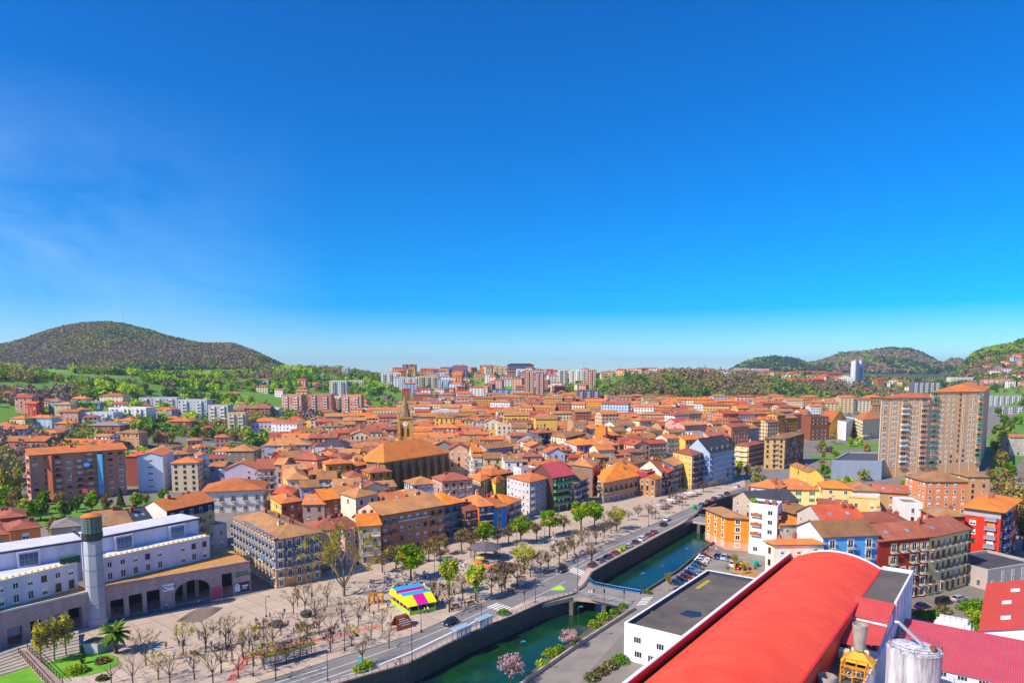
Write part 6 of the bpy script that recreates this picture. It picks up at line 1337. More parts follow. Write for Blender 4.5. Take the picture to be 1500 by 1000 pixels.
# ---------------------------------------------------------------- buildings seen one by one on the slopes and skyline: x0,x1,eave y,base y
FARB = [
 (22, 45, 582, 606, 'pink', 'red', 'gx', 'tall pink house with red roof high on the left slope', 'house'), (35, 54, 591, 610, 'red', 'red', 'gx', 'red walled house below the tall pink house on the left slope', 'house'),
 (99, 127, 584, 595, 'teal', 'orange', 'hip', 'pale teal villa with orange hip roof on the left slope', 'house'), (123, 147, 590, 604, '#7fa8d4', 'grey', 'hip', 'sky blue house with grey roof right of the teal villa', 'house'),
 (145, 180, 580, 601, 'cream', 'redbrown', 'hip', 'cream apartment house with brown red roof on the meadow edge', 'apartment block'), (69, 87, 588, 607, '#8fa8a0', 'grey', 'hip', 'grey green house with grey roof left of the teal villa', 'house'),
 (80, 102, 592, 617, 'beige', 'tan', 'hip', 'beige house with tan roof below the grey green house', 'house'), (87, 113, 603, 623, 'pink', 'orange', 'gx', 'pink house with two orange roofs above the dormered row', 'house'),
 (157, 215, 598, 621, 'white', 'grey', 'flat', 'long white modern school with flat roof and dark window bands', 'school'), (120, 164, 605, 623, '#e4e4ea', 'grey', 'flat', 'low white flat roofed building left of the modern school', 'school'),
 (205, 257, 583, 601, '#c9c9cc', 'slate', 'flat', 'white block with dark balconies and dark roof rooms above the school', 'apartment block'), (223, 253, 600, 618, 'purple', 'orange', 'hip', 'purple house with orange hip roof right of the school', 'house'),
 (261, 302, 586, 614, '#d2d2d6', 'slate', 'flat', 'white apartment block with dark stepped balconies right of the purple house', 'apartment block'), (304, 334, 594, 628, '#bdb9b4', 'slate', 'flat', 'grey white stepped apartment block above the tree lined park', 'apartment block'), (334, 358, 605, 637, 'beige', 'grey', 'flat', 'beige flat roofed block at the right end of the stepped blocks', 'apartment block'),
 (128, 175, 623, 641, 'brick', 'grey', 'hip', 'brick red house with grey roof below the modern school', 'house'), (243, 279, 617, 633, 'brown', 'orange', 'hip', 'brown chalet with wide orange roof below the purple house', 'house'),
 (12, 38, 613, 627, 'beige', 'orange', 'hip', 'beige house with orange roof low on the left slope', 'house'), (40, 75, 612, 627, 'ltblue', 'orange', 'hip', 'pale blue house with orange roof low on the left slope', 'house'), (80, 106, 620, 637, 'pink', 'orange', 'hip', 'pink house with wide orange roof above the dormered row', 'house'),
 (80, 163, 650, 668, '#dcb8a4', 'orange', 'gx', 'orange roofed row with white dormers behind the pink brick block', 'house'), (8, 66, 646, 668, '#b8705c', 'orange', 'gx', 'big orange roof left of the dormered row', 'house'), (170, 205, 634, 656, 'tan', 'brown', 'hip', 'tan brown house between dormered row and chalet', 'house'), (55, 82, 634, 650, 'peach', 'orange', 'hip', 'peach house with orange roof above the big orange roof', 'house'), (-6, 14, 622, 640, 'white', 'orange', 'hip', 'white house with orange roof cut by the left edge', 'house'),
 (411, 442, 579, 610, '#cf8f78', 'red', 'flat', 'leftmost of the pink apartment towers at the hill foot', 'apartment tower'), (451, 485, 578, 609, '#cb8570', 'red', 'flat', 'second pink apartment tower from the left at the hill foot', 'apartment tower'), (500, 529, 579, 615, '#d99a78', 'orange', 'flat', 'rightmost and widest lit pink apartment tower at the hill foot', 'apartment tower'), (484, 499, 581, 607, 'cream', 'red', 'flat', 'slim cream block between two pink apartment towers', 'apartment tower'), (483, 507, 558, 582, 'white', 'red', 'flat', 'white tower with red roof edge above the pink towers', 'apartment tower'), (508, 533, 557, 566, '#d8c8c0', 'red', 'flat', 'low red roofed row beside the white tower', 'house'),
 (528, 585, 599, 618, '#dfe2ea', 'grey', 'flat', 'white apartment block with rows of balconies left of the spire', 'apartment block'), (350, 394, 598, 613, 'brick', 'redbrown', 'gx', 'brick row houses with brown roofs below the woods', 'house'), (395, 409, 598, 614, 'white', 'slate', 'flat', 'small white and black block left of the pink towers', 'apartment block'),
 (436, 468, 620, 642, 'yellow', 'tan', 'gy', 'left of the two yellow chalet blocks with brown gables', 'apartment block'), (469, 500, 620, 642, 'yellow', 'tan', 'gy', 'right of the two yellow chalet blocks with brown gables', 'apartment block'), (368, 410, 617, 640, 'lilac', 'orange', 'hip', 'lilac house with orange hip roof left of the yellow chalets', 'house'), (396, 436, 620, 645, 'white', 'redbrown', 'gx', 'white house with red brown gabled roof beside the yellow chalets', 'house'),
 (590, 610, 534, 552, '#b0503c', 'red', 'flat', 'brick red tower on the skyline above the spire', 'apartment tower'), (558, 587, 546, 566, 'white', 'grey', 'flat', 'white flats on the hill left of the spire', 'apartment block'), (585, 614, 553, 574, '#cfcfd2', 'grey', 'flat', 'pale grey flats behind the spire', 'apartment block'), (615, 640, 551, 570, 'cream', 'tan', 'flat', 'cream flats right of the spire', 'apartment block'), (641, 659, 557, 572, '#a8c4e6', 'grey', 'flat', 'pale blue flats right of the cream flats', 'apartment block'), (659, 668, 554, 571, 'yellow', 'tan', 'flat', 'slim yellow house beside the pale blue flats', 'apartment block'),
 (645, 662, 538, 553, 'brick', 'red', 'flat', 'brick flats on the skyline with red roof', 'apartment tower'), (662, 684, 536, 554, '#8a6a88', 'redbrown', 'hip', 'purple brown flats on the skyline', 'apartment tower'), (664, 694, 561, 573, 'brick', 'red', 'flat', 'long brick flats below the skyline flats', 'apartment block'), (703, 722, 535, 550, '#c8683a', 'tan', 'flat', 'orange brick flats on the skyline', 'apartment tower'), (723, 744, 537, 551, 'tan', 'grey', 'flat', 'tan flats on the skyline', 'apartment tower'), (744, 782, 534, 551, '#5f7088', 'slate', 'hip', 'dark blue grey long flats at the top of the skyline', 'apartment tower'), (756, 771, 541, 553, 'white', 'grey', 'flat', 'white flats in front of the blue grey flats', 'apartment tower'),
 (769, 783, 543, 586, '#d9945c', 'orange', 'flat', 'tan half of the tall brick tower pair on the hill', 'apartment tower'), (784, 797, 546, 586, '#a85c40', 'red', 'flat', 'red half of the tall brick tower pair on the hill', 'apartment tower'), (720, 746, 571, 586, '#4f86c8', 'grey', 'flat', 'strong blue flats on the hill flank', 'apartment block'), (748, 768, 573, 587, '#9ab8dc', 'grey', 'flat', 'pale blue flats beside the tall brick towers', 'apartment block'), (672, 690, 576, 590, 'yellow', 'orange', 'hip', 'yellow hillside house with orange roof', 'house'), (642, 664, 578, 592, 'pink', 'orange', 'hip', 'pink hillside house with orange roof right of the spire', 'house'), (605, 632, 578, 592, 'brick', 'redbrown', 'hip', 'brick hillside houses right behind the spire', 'house'),
 (801, 817, 542, 558, '#c0487c', 'red', 'flat', 'magenta flats on the skyline', 'apartment tower'), (818, 832, 541, 562, 'white', 'grey', 'flat', 'white flats on the skyline, the left slab', 'apartment tower'), (834, 851, 542, 562, '#f0ece0', 'grey', 'flat', 'white flats on the skyline, the right slab', 'apartment tower'), (852, 861, 541, 564, '#d8c0b0', 'red', 'flat', 'pale pink slab beside the white flats on the skyline', 'apartment tower'), (862, 874, 542, 566, '#e07a3c', 'orange', 'flat', 'bright orange slab on the skyline', 'apartment tower'), (846, 879, 572, 597, '#6a5a78', 'red', 'flat', 'dark violet apartment tower in the middle of the town', 'apartment tower'),
 (632, 672, 602, 628, '#c9cdd6', 'grey', 'flat', 'stepped white grey modern building right of the spire', 'apartment block'), (600, 655, 619, 642, '#4a4c58', 'tan', 'hip', 'dark walled block with long brown roof beside the spire', 'apartment block'), (550, 585, 618, 640, '#a8a0a0', 'tan', 'hip', 'grey block with long brown roof left of the spire', 'apartment block'), (790, 836, 609, 626, '#efc060', 'orange', 'hip', 'yellow block with orange roof in the middle of the town', 'apartment block'),
 (904, 945, 582, 592, '#b8583c', 'redbrown', 'gx', 'long red brown hall below the wooded scarp', 'hall'), (903, 967, 591, 600, '#dfe0ea', 'grey', 'flat', 'long white flat hall in front of the red brown hall', 'hall'), (1025, 1078, 583, 594, 'white', 'orange', 'gx', 'long white row with orange roof below the scarp, left half', 'row house'), (1079, 1136, 583, 594, 'cream', 'orange', 'gx', 'long cream row with orange roof below the scarp, right half', 'row house'), (980, 1020, 585, 596, '#c8d8ec', 'orange', 'hip', 'white and pale blue block left of the long white row', 'apartment block'), (838, 848, 584, 598, 'white', 'red', 'flat', 'white flats left of the dark violet tower', 'apartment block'),
 (1163, 1208, 544, 552, '#a8604c', 'red', 'gx', 'upper red terrace row on the wooded plateau', 'row house'), (1151, 1210, 556, 565, '#9a5644', 'red', 'gx', 'lower red terrace row on the wooded plateau', 'row house'), (1209, 1233, 547, 558, '#8f5448', 'redbrown', 'gx', 'short brown red terrace row right on the plateau', 'row house'), (1077, 1098, 539, 549, '#d8b8b0', 'red', 'flat', 'pink flats at the right of the plateau skyline', 'apartment block'), (1102, 1128, 540, 549, '#e4d8d0', 'red', 'flat', 'cream flats at the right of the plateau skyline', 'apartment block'), (1228, 1248, 553, 566, 'white', 'orange', 'gy', 'white gabled house below the round white towers', 'house'), (1262, 1280, 558, 568, 'cream', 'orange', 'gy', 'cream gabled house right below the round white towers', 'house'), (1284, 1297, 555, 566, '#c87a50', 'red', 'hip', 'brick house right of the round white towers', 'house'),
 (1338, 1378, 560, 580, '#6d7686', 'slate', 'flat', 'dark grey office slab behind the two residential towers', 'office block'), (1392, 1440, 553, 562, '#e4dcd4', 'red', 'flat', 'white houses row at the right hill foot', 'row house'), (1443, 1478, 556, 567, '#d89088', 'red', 'flat', 'pink row houses at the right hill foot', 'row house'), (1452, 1500, 580, 592, '#a8acb4', 'grey', 'flat', 'long grey station hall at the right edge', 'station'), (1462, 1512, 596, 606, '#8d9098', 'grey', 'flat', 'lower grey station roof at the right edge', 'station'), (1480, 1506, 640, 668, '#c8bcb0', 'brown', 'gx', 'house with dark brown roof at the right edge beside the sloping road', 'house'),
 (425, 450, 536, 541, '#e6e8ee', 'grey', 'flat', 'low white building on the hill top meadow', 'house'), (452, 474, 550, 556, '#6a8ac0', 'grey', 'flat', 'low blue building on the green hillside', 'house'), (501, 510, 538, 552, '#d8dade', 'grey', 'flat', 'white water tower block on the hill', 'tower'),
]
for (x0, x1, ye, yb, wk, rk, rt, lab, cat) in FARB:
    xm = (x0 + x1) / 2; p = GT(xm, yb, 330); y = p.y
    ze = D(xm, ye, y).z; a = D(x0, ye, y); c = D(x1, ye, y); w_ = c.x - a.x; dp = min(14, max(9, w_ * .6))
    skew = w_ * .12 * rf_.uniform(-1, 1)
    q = [(a.x, y - skew), (c.x, y + skew), (c.x - skew * .5, y + skew + dp), (a.x - skew * .5, y - skew + dp)]
    z0 = min(terr(q[0][0], q[0][1]), terr(q[1][0], q[1][1]), p.z)
    t = bld(lab, cat, None, max(ze, z0 + 5), wall=wk, roof=rk, rt=rt, z0=z0, quad=q, far=y > 830, ch=2 if rt != 'flat' else 1, dorm=5 if 'dormers' in lab else 0, st=S(bay=3.2), limit=60, group=None)
    if rt == 'flat' and ze - z0 > 9 and w_ > 9:            # stacks of balconies down the front
        o = Vector(t.location); n_ = max(2, int(w_ / 9)); an = math.atan2(q[1][1] - q[0][1], q[1][0] - q[0][0])
        for k in range(n_):
            f_ = (k + .5) / n_; mb = MB()
            for fl_ in range(int((ze - z0) / 3)): mb.box(-1.9, 1.9, -1.3, -.01, fl_ * 3 + .9, fl_ * 3 + 2.0)
            mb.box(-1.9, -1.75, -1.25, -.01, 0, ze - z0 - .5); mb.box(1.75, 1.9, -1.25, -.01, 0, ze - z0 - .5)
            p_ = (q[0][0] + (q[1][0] - q[0][0]) * f_ - o.x, q[0][1] + (q[1][1] - q[0][1]) * f_ - o.y, z0 - o.z); mb.build('balcony_stack', WM('white') if wk not in ('white', 'cream') else WM('#c9b8a8'), t, p_, rz=an)
for k, (x0, x1) in enumerate(((1246, 1257), (1258, 1268))):
    y = 1250; a, c = D(x0, 554, y), D(x1, 554, y); r_ = (c.x - a.x) / 2; zt = D(x0, 529, y).z
    t = thing('round_tower', ['left one of the pair of round white apartment towers on the right', 'right and more shaded one of the round white apartment towers'][k], 'apartment tower', ((a.x + c.x) / 2, y + k * 8, 0))
    MB().lathe([(r_, 0), (r_, zt), (r_ * .8, zt + .1)], 14).build('wall', farwall('#e6e6ea'), t); MB().lathe([(r_ * .5, zt + .1), (r_ * .5, zt + 2.5)], 10).build('roof_room', paint('#9a9aa2', .7), t)
    MB().box(-r_ * .25, r_ * .25, -r_ - .8, -r_ * .8, 0, zt + .5).build('balcony_shaft', paint('#5a6a88', .7), t)
# scattered small houses on the hills and plateau
def scatter(n, ux, depth, walls, roofs, size=(8, 14), h=(6, 10)):
    k = 0; tries = 0
    while k < n and tries < n * 12:
        tries += 1; u = rf_.uniform(*ux); y = rf_.uniform(*depth(u)); x = (u - 750) / F * y
        w_, dp, an = rf_.uniform(*size), rf_.uniform(8, 11), rf_.uniform(-.6, .6); c, s_ = math.cos(an), math.sin(an)
        q = [(x + c * a - s_ * b_, y + s_ * a + c * b_) for a, b_ in ((-w_ / 2, -dp / 2), (w_ / 2, -dp / 2), (w_ / 2, dp / 2), (-w_ / 2, dp / 2))]
        if y < 1600 and x < 690 and taken(q, 1) > .05: continue
        z0 = terr(x, y); REST.append((q, z0, z0 + rf_.uniform(*h), rf_.choice(walls), rf_.choice(roofs), rf_.choice(['gx', 'hip', 'hip']))); k += 1
        if y < 1600 and x < 690: block(q, 5, .5)
WL = ['white', 'cream', 'white', 'beige', 'pink', 'white', 'peach', 'ltblue']; RO = ['orange', 'orange', 'red', 'redbrown', 'tan']
scatter(130, (575, 860), lambda u: (1000, 1500), WL + ['yellow', 'salmon', '#5f90d0', 'brick'], RO, (10, 24), (9, 20))
scatter(130, (880, 1160), lambda u: (1200, 1420), WL, RO, (9, 18), (6, 11))
scatter(40, (1160, 1330), lambda u: (1220, 1500), WL, RO, (9, 18), (6, 10))
scatter(30, (1390, 1540), lambda u: (1250, 1700), WL, ['red', 'orange', 'grey'], (10, 26), (6, 12))
scatter(26, (10, 330), lambda u: (400, 640), WL, RO, (9, 14), (6, 9))
scatter(20, (330, 560), lambda u: (600, 1000), WL, RO, (9, 16), (6, 9))
scatter(14, (1400, 1500), lambda u: (1500, 1800), WL, ['red', 'orange'], (9, 20), (6, 9))
mass('distant_houses', REST, 'mass of small distant houses with orange roofs filling the town and hillsides')
# ---------------------------------------------------------------- trees
rt_ = random.Random(21)
BARK = surf('bark', '#54443a', '#3c322b', 1.5, 6); BARKP = surf('bark_pale', '#8f7f5a', '#6f6448', 1.5, 6)
L_BR = leafmat('leaf_bright', '#d6d834', '#b0c42a'); L_YEL = leafmat('leaf_yellow', '#d8c83a', '#b4b434'); L_MID = leafmat('leaf_mid', '#82a92e', '#5f8a26'); L_DK = leafmat('leaf_dark', '#44682e', '#34552a', .2)
TW_B = leafmat('twig_brown', '#70594a', '#806a50', .1); TW_O = leafmat('twig_olive', '#8c7c46', '#9c8a4c', .15); TW_P = leafmat('twig_purple', '#7c6258', '#6a5548', .15); BLOS = leafmat('blossom', '#e6c2c0', '#cfa6a6', .3)
def rv(r): return Vector((rt_.gauss(0, 1), rt_.gauss(0, 1), rt_.gauss(0, 1))).normalized() * r
def limbs(mb, h, spread, trunk_r, levels=3, n0=5, start=.35, up=.55):
    tips = []
    def grow(p, d, L, r, lev):
        q = p + d * L * .5 + rv(L * .05); e = q + (d + rv(.18)).normalized() * L * .5
        mb.tube([p, q, e], r, 5 if lev < 2 else 3, 0, r * .55, cap=False)
        if lev >= levels: tips.append((q, e)); return
        for k in range(2 if lev else 3):
            nd = (d * (.75 + up * .4) + rv(.62) + Vector((0, 0, up * .35))).normalized(); grow(q if rt_.random() < .35 else e, nd, L * rt_.uniform(.58, .8), r * .55, lev + 1)
    top = Vector((rt_.uniform(-.1, .1), rt_.uniform(-.1, .1), h * start)); mb.tube([(0, 0, -.1), top * .5, top], trunk_r, 7, 0, trunk_r * .72)
    for k in range(n0):
        a = 2 * math.pi * k / n0 + rt_.uniform(-.4, .4); d = Vector((math.cos(a) * spread, math.sin(a) * spread, up + rt_.uniform(0, .4))).normalized(); grow(top - Vector((0, 0, rt_.uniform(0, .12 * h))), d, h * (1 - start) * .48, trunk_r * .5, 1)
    grow(top, Vector((0, 0, 1)), h * (1 - start) * .5, trunk_r * .6, 1)
    return tips
def leafq(mb, p, s, mi=0, flat=False):
    a = rv(1); b_ = a.orthogonal().normalized() if not flat else Vector((rt_.gauss(0, 1), rt_.gauss(0, 1), .3)).normalized(); c = a.cross(b_).normalized()
    mb.add([p - b_ * s - c * s * .6, p + b_ * s - c * s * .7, p + b_ * s * .9 + c * s * .6, p - b_ * s * .8 + c * s * .7], [(0, 1, 2, 3)], mi)
def twig(mb, p, d, L, w, mi=0):
    d = d.normalized(); s = d.orthogonal().normalized() * w; e = p + d * L
    mb.add([p - s, p + s, e + s * .3, e - s * .3], [(0, 1, 2, 3)], mi)
def bare_tree(h, spread, tw_mats, n=5, tw=7, tl=.9, tr=.16, start=.35, levels=3, w=.028, leaves=0, leafm=None, bark=BARK, up=.55):
    mb = MB(); tips = limbs(mb, h, spread, tr, levels, n, start, up); cr = MB()
    for q, e in tips:
        d = e - q
        for k in range(tw):
            p = q.lerp(e, rt_.random()); twig(cr, p, d.normalized() + rv(.75), tl * rt_.uniform(.5, 1.2), w, rt_.randrange(len(tw_mats)))
        for k in range(leaves): leafq(cr, e + rv(.5), rt_.uniform(.1, .2), len(tw_mats))
    return mb.mesh('trunk', bark), cr.mesh('crown', tw_mats + ([leafm] if leafm else []))
def crown(rx, rz, zc, n, size, mats, weights, lump=22, flat=.0):
    cr = MB(); cs = []
    for k in range(lump):
        v = rv(1) * rt_.uniform(.45, .85); cs.append((Vector((v.x * rx, v.y * rx, v.z * rz + zc)), rt_.choices(range(len(mats)), weights)[0], rt_.uniform(.22, .42)))
    for k in range(n):
        c, mi, r_ = rt_.choice(cs); v = rv(1) * rt_.random() ** .4 * r_
        leafq(cr, c + Vector((v.x * rx, v.y * rx, v.z * rz)), size * rt_.uniform(.6, 1.3), mi if rt_.random() < .8 else rt_.randrange(len(mats)))
    return cr.mesh('crown', mats)
def trunkm(h, r, bark=BARK, n=4, spread=.5, top=1.0):
    mb = MB(); limbs(mb, h, spread, r, 2, n, .45, .8); return mb.mesh('trunk', bark)
PROTO = {}
for i in range(4): PROTO['bare', i] = bare_tree(7, .55, [TW_B, TW_O], n=6, tw=8, tl=.75, tr=.15, w=.03)
for i in range(2): PROTO['buds', i] = bare_tree(7, .5, [TW_B, TW_O], n=6, tw=8, tl=.7, tr=.16, w=.034, leaves=6, leafm=L_YEL)
PROTO['rust', 0] = bare_tree(6, .6, [TW_P, TW_B], n=5, tw=14, tl=.8, tr=.15, w=.05, leaves=4, leafm=TW_P)
PROTO['big', 0] = bare_tree(16.5, .42, [L_YEL, TW_O, TW_B], n=8, tw=22, tl=1.9, tr=.42, start=.2, levels=4, w=.075, leaves=5, leafm=L_YEL, bark=BARKP)
for i in range(3): PROTO['pollard', i] = bare_tree(6.5, .75, [TW_B, TW_P, TW_O], n=7, tw=16, tl=1.4, tr=.2, start=.4, w=.04, bark=BARK)
for i in range(3):
    PROTO['leafy', i] = (trunkm(7.5, .24, BARK, 5, .6), crown(3.4, 3.0, 5.6, 1500, .26, [L_BR, L_YEL, L_MID], [6, 4, 1], 30))
for i in range(2): PROTO['tallleafy', i] = (trunkm(9, .24, BARK, 5, .35), crown(2.3, 3.6, 6.2, 1100, .24, [L_BR, L_YEL], [4, 4], 26))
PROTO['budding', 0] = (trunkm(7.5, .2, BARK, 5, .6), crown(3.4, 2.6, 5.4, 1000, .2, [L_YEL, TW_O, L_BR], [4, 4, 2], 26)); PROTO['budding', 1] = (trunkm(7.5, .2, BARK, 5, .6), crown(3.0, 2.6, 5.2, 900, .2, [TW_O, TW_B, L_YEL], [4, 4, 2], 26))
for i in range(2): PROTO['brownround', i] = (trunkm(7.5, .22, BARK, 6, .7), crown(3.6, 2.7, 5.3, 1300, .17, [TW_P, TW_B, TW_O, L_YEL], [3, 5, 4, 1], 30))
PROTO['flat', 0] = (trunkm(6.2, .24, BARK, 8, 1.1), crown(4.6, 1.1, 5.4, 1500, .2, [TW_P, TW_B, TW_O], [5, 4, 1], 30))
for i in range(3): PROTO['green', i] = (trunkm(9, .3, BARK), crown(4.0, 4.2, 6.4, 1000, .5, [[L_MID, L_BR, L_DK], [L_BR, L_YEL, L_MID], [L_DK, L_MID, TW_O]][i], [5, 3, 2], 26))
for i in range(2): PROTO['brown', i] = (trunkm(10, .25, BARK, 6, .5), crown(3.4, 4.4, 6.6, 900, .3, [TW_O, TW_B, L_YEL], [4, 4, 2 - i], 26))
PROTO['poplar', 0] = (trunkm(13, .3, BARK, 6, .15), crown(1.6, 6.4, 8.0, 1000, .35, [L_YEL, TW_O, L_BR], [4, 3, 2], 30)); PROTO['column', 0] = (trunkm(8, .14, BARKP, 6, .22), crown(1.6, 3.3, 5.2, 800, .17, [TW_O, L_YEL, TW_B], [4, 4, 2], 26))
PROTO['conifer', 0] = None
cm = MB()
for k in range(900): z = rt_.uniform(.8, 12); r_ = (12.5 - z) * .26 * rt_.uniform(.5, 1); a = rt_.uniform(0, 6.3); leafq(cm, Vector((r_ * math.cos(a), r_ * math.sin(a), z - r_ * .2)), .35)
PROTO['conifer', 0] = (MB().tube([(0, 0, 0), (0, 0, 12)], .25, 6, 0, .05).mesh('trunk', BARK), cm.mesh('crown', [L_DK]))
cm = MB()
for k in range(420): z = rt_.uniform(.1, 4.2); r_ = .55 * math.sin(min(1, z / 1.2) * 1.57) * (1 - max(0, z - 2) / 2.6) * rt_.uniform(.7, 1); a = rt_.uniform(0, 6.3); leafq(cm, Vector((r_ * math.cos(a), r_ * math.sin(a), z)), .13)
PROTO['cypress', 0] = (MB().tube([(0, 0, 0), (0, 0, 3)], .1, 6, 0, .05).mesh('trunk', BARK), cm.mesh('crown', [L_DK]))
PROTO['blossom', 0] = (trunkm(4.6, .14, BARK, 5, .8), crown(3.4, 1.9, 3.9, 1500, .14, [BLOS, BLOS, TW_P], [5, 3, 3], 30))
mb = MB()
tp_ = limbs(mb, 6.5, .5, .22, 1, 9, .25, 1.3); cr = MB()
for q, e in tp_:
    for k in range(26): twig(cr, q.lerp(e, rt_.random()), (e - q).normalized() + rv(.35), 1.1, .035)
PROTO['stubby', 0] = (mb.mesh('trunk', surf('bark_yellow', '#b8a03c', '#8f8038', 1, 5)), cr.mesh('crown', [leafmat('twig_yellow', '#b0a03a', '#8a8030', .2)]))
# palm
mb = MB(); mb.tube([(0, 0, 0), (.05, 0, 2), (0, 0, 4.0)], .42, 10, 0, .36); cr = MB()
for k in range(64):
    a = k * 2.399; el = rt_.uniform(-.35, 1.25); L = rt_.uniform(2.6, 3.4); p = Vector((0, 0, 4.1)); d = Vector((math.cos(a) * math.cos(el), math.sin(a) * math.cos(el), math.sin(el))); pts = [p]
    for j in range(7): d = (d + Vector((0, 0, -.13))).normalized(); p = p + d * L / 7; pts.append(p)
    for j in range(7):
        sd = d.cross(Vector((0, 0, 1))).normalized(); w0, w1 = .42 * math.sin(.35 + 2.6 * j / 7), .42 * math.sin(.35 + 2.6 * (j + 1) / 7)
        for sg in (-1, 1): cr.add([pts[j], pts[j + 1], pts[j + 1] + sd * sg * w1 + Vector((0, 0, -.12)), pts[j] + sd * sg * w0 + Vector((0, 0, -.12))], [(0, 1, 2, 3)])
PROTO['palm', 0] = (mb.mesh('trunk', surf('palm_bark', '#7a5f42', '#5a4632', 2, 6)), cr.mesh('crown', [leafmat('palm_leaf', '#6f8f2a', '#3f6420', .25)]))
NV = {}
for k, _ in PROTO: NV[k] = NV.get(k, 0) + 1
TNAME = {'bare': 'bare_tree', 'buds': 'budding_tree', 'rust': 'rusty_leaved_tree', 'big': 'plane_tree', 'pollard': 'pollarded_tree', 'leafy': 'leafy_tree', 'tallleafy': 'leafy_tree', 'budding': 'budding_tree', 'brownround': 'bare_round_tree', 'flat': 'flat_crowned_tree', 'green': 'green_tree', 'brown': 'bare_tree', 'poplar': 'poplar_tree', 'column': 'feathery_tree', 'conifer': 'conifer_tree', 'cypress': 'cypress_tree', 'blossom': 'blossom_tree', 'stubby': 'pollarded_tree', 'palm': 'palm_tree'}
def tree(kind, px, py, label, sc=1.0, group=None, at=None, wide=1.0):
    m1, m2 = PROTO[kind, rt_.randrange(NV[kind])]
    p = at or (G(px, py, .14)); t = thing(TNAME[kind], label, 'tree', p, rt_.uniform(0, 6.28), group); t.scale = (sc * wide, sc * wide, sc)
    new('trunk', m1, t); new('crown', m2, t); return t
def near_label(px, py, kind, marks):
    best = min(marks, key=lambda m: (m[1] - px) ** 2 + 4 * (m[2] - py) ** 2); dx, dy = px - best[1], py - best[2]
    rel = ('left of' if dx < 0 else 'right of') if abs(dx) > 2.2 * abs(dy) else ('behind' if dy < 0 else 'in front of')
    return f"{kind} {rel} {best[0]}"
PM = [('the bus shelters', 420, 955), ('the rusty steel sculpture', 590, 915), ('the colourful tent', 600, 880), ('the crescent steps', 290, 905), ('the palm tree', 170, 955), ('the blue fronted corner block', 405, 870), ('the traffic lane arrows', 440, 990), ('the bandstand', 711, 815), ('the big bare plane tree', 504, 872), ('the red cycle path', 330, 985)]
seen = {}
def uniq(lab, group):
    alts = ['', ', thin one', ', taller one', ', bushy one', ', leaning one', ', smaller one']
    n = seen.get(lab, 0); seen[lab] = n + 1
    return lab
BARE = [(430, 899), (436, 888), (457, 882), (479, 888), (447, 897), (541, 898), (515, 946), (544, 937), (484, 955), (487, 941), (531, 974), (420, 971), (393, 962), (387, 980), (349, 991), (324, 985), (312, 1000), (331, 946), (301, 955), (456, 949), (450, 940), (387, 943), (404, 995), (214, 974), (207, 958), (268, 959), (285, 995), (302, 949), (340, 968), (249, 1002), (163, 1000), (232, 995), (335, 938), (365, 952), (372, 975), (355, 962), (400, 950), (468, 930), (525, 915), (560, 925), (462, 905), (500, 905), (570, 948), (195, 1003), (412, 930), (440, 962)]
for i, (x, y) in enumerate(BARE):
    k = 'buds' if i in (6, 13, 25, 31, 33) else 'rust' if i in (8, 11, 21) else 'bare'
    lab = near_label(x, y, {'buds': 'young plaza tree with a few yellow green buds', 'rust': 'young plaza tree with rusty brown crown', 'bare': 'slim leafless plaza tree'}[k], PM)
    tree(k, x, y, lab, rt_.uniform(.72, 1.05), 'young trees on the plaza')
tree('big', 504, 872.5, 'tall spreading leafless plane tree in front of the narrow balconied house')
tree('budding', 441, 931, 'small bright yellow green tree among bare trees behind the bus shelters', .45)
for (x, y, k, lab, s) in [(602, 850, 'leafy', 'round bright green tree standing behind the colourful tent', 1.12), (658, 871, 'tallleafy', 'tall yellow green tree right of the colourful tent', .95), (697, 880, 'tallleafy', 'bright green tree near the road, left of the mushroom shaped tree', .95), (708, 803, 'leafy', 'bright green tree directly behind the bandstand', .95), (763, 797, 'leafy', 'round green tree in front of the lilac house', 1.05), (805, 786, 'leafy', 'round green tree in front of the grey corner block', 1.05), (851, 777, 'leafy', 'wide bright green tree in front of the green balconies', 1.15), (871, 771, 'leafy', 'green tree right of the wide bright green one', 1.0), (903, 776, 'brownright' if 0 else 'budding', 'olive budding tree at the right end of the promenade row', 1.05), (768, 840, 'budding', 'budding olive tree in front of the row of pollards', 1.05), (739.5, 862, 'flat', 'mushroom shaped tree with flat bare crown by the road', .95)]:
    tree(k, x, y, lab, s * 1.15)
for (x, y) in [(580, 832), (598, 826), (628, 822), (652, 812), (676, 806), (729, 800), (786, 790), (826, 780), (560, 838), (645, 826), (690, 808), (745, 795)]:
    tree('brownround', x, y, near_label(x, y, 'leafless round crowned tree along the house fronts', [('the long salmon block', 600, 800), ('the bandstand', 711, 812), ('the grey corner block', 780, 770), ('the green balconies', 826, 775)]), rt_.uniform(.85, 1.0), 'bare round trees along the house fronts')
for (x, y) in [(658, 896), (678, 878), (720, 871), (777, 845), (792, 836), (803, 832), (819, 824), (831, 818), (841, 812), (853, 799), (873, 796), (885, 788), (895, 781), (640, 886), (758, 858), (867, 824), (735, 868)]:
    tree('pollard', x, y, near_label(x, y, 'bare pollarded tree of the promenade avenue', [('the zebra crossing by the bridge', 840, 838), ('the mushroom shaped tree', 740, 862), ('the colourful tent', 640, 880), ('the tan corner building', 900, 760)]), rt_.uniform(.85, 1.05), 'pollarded avenue trees')
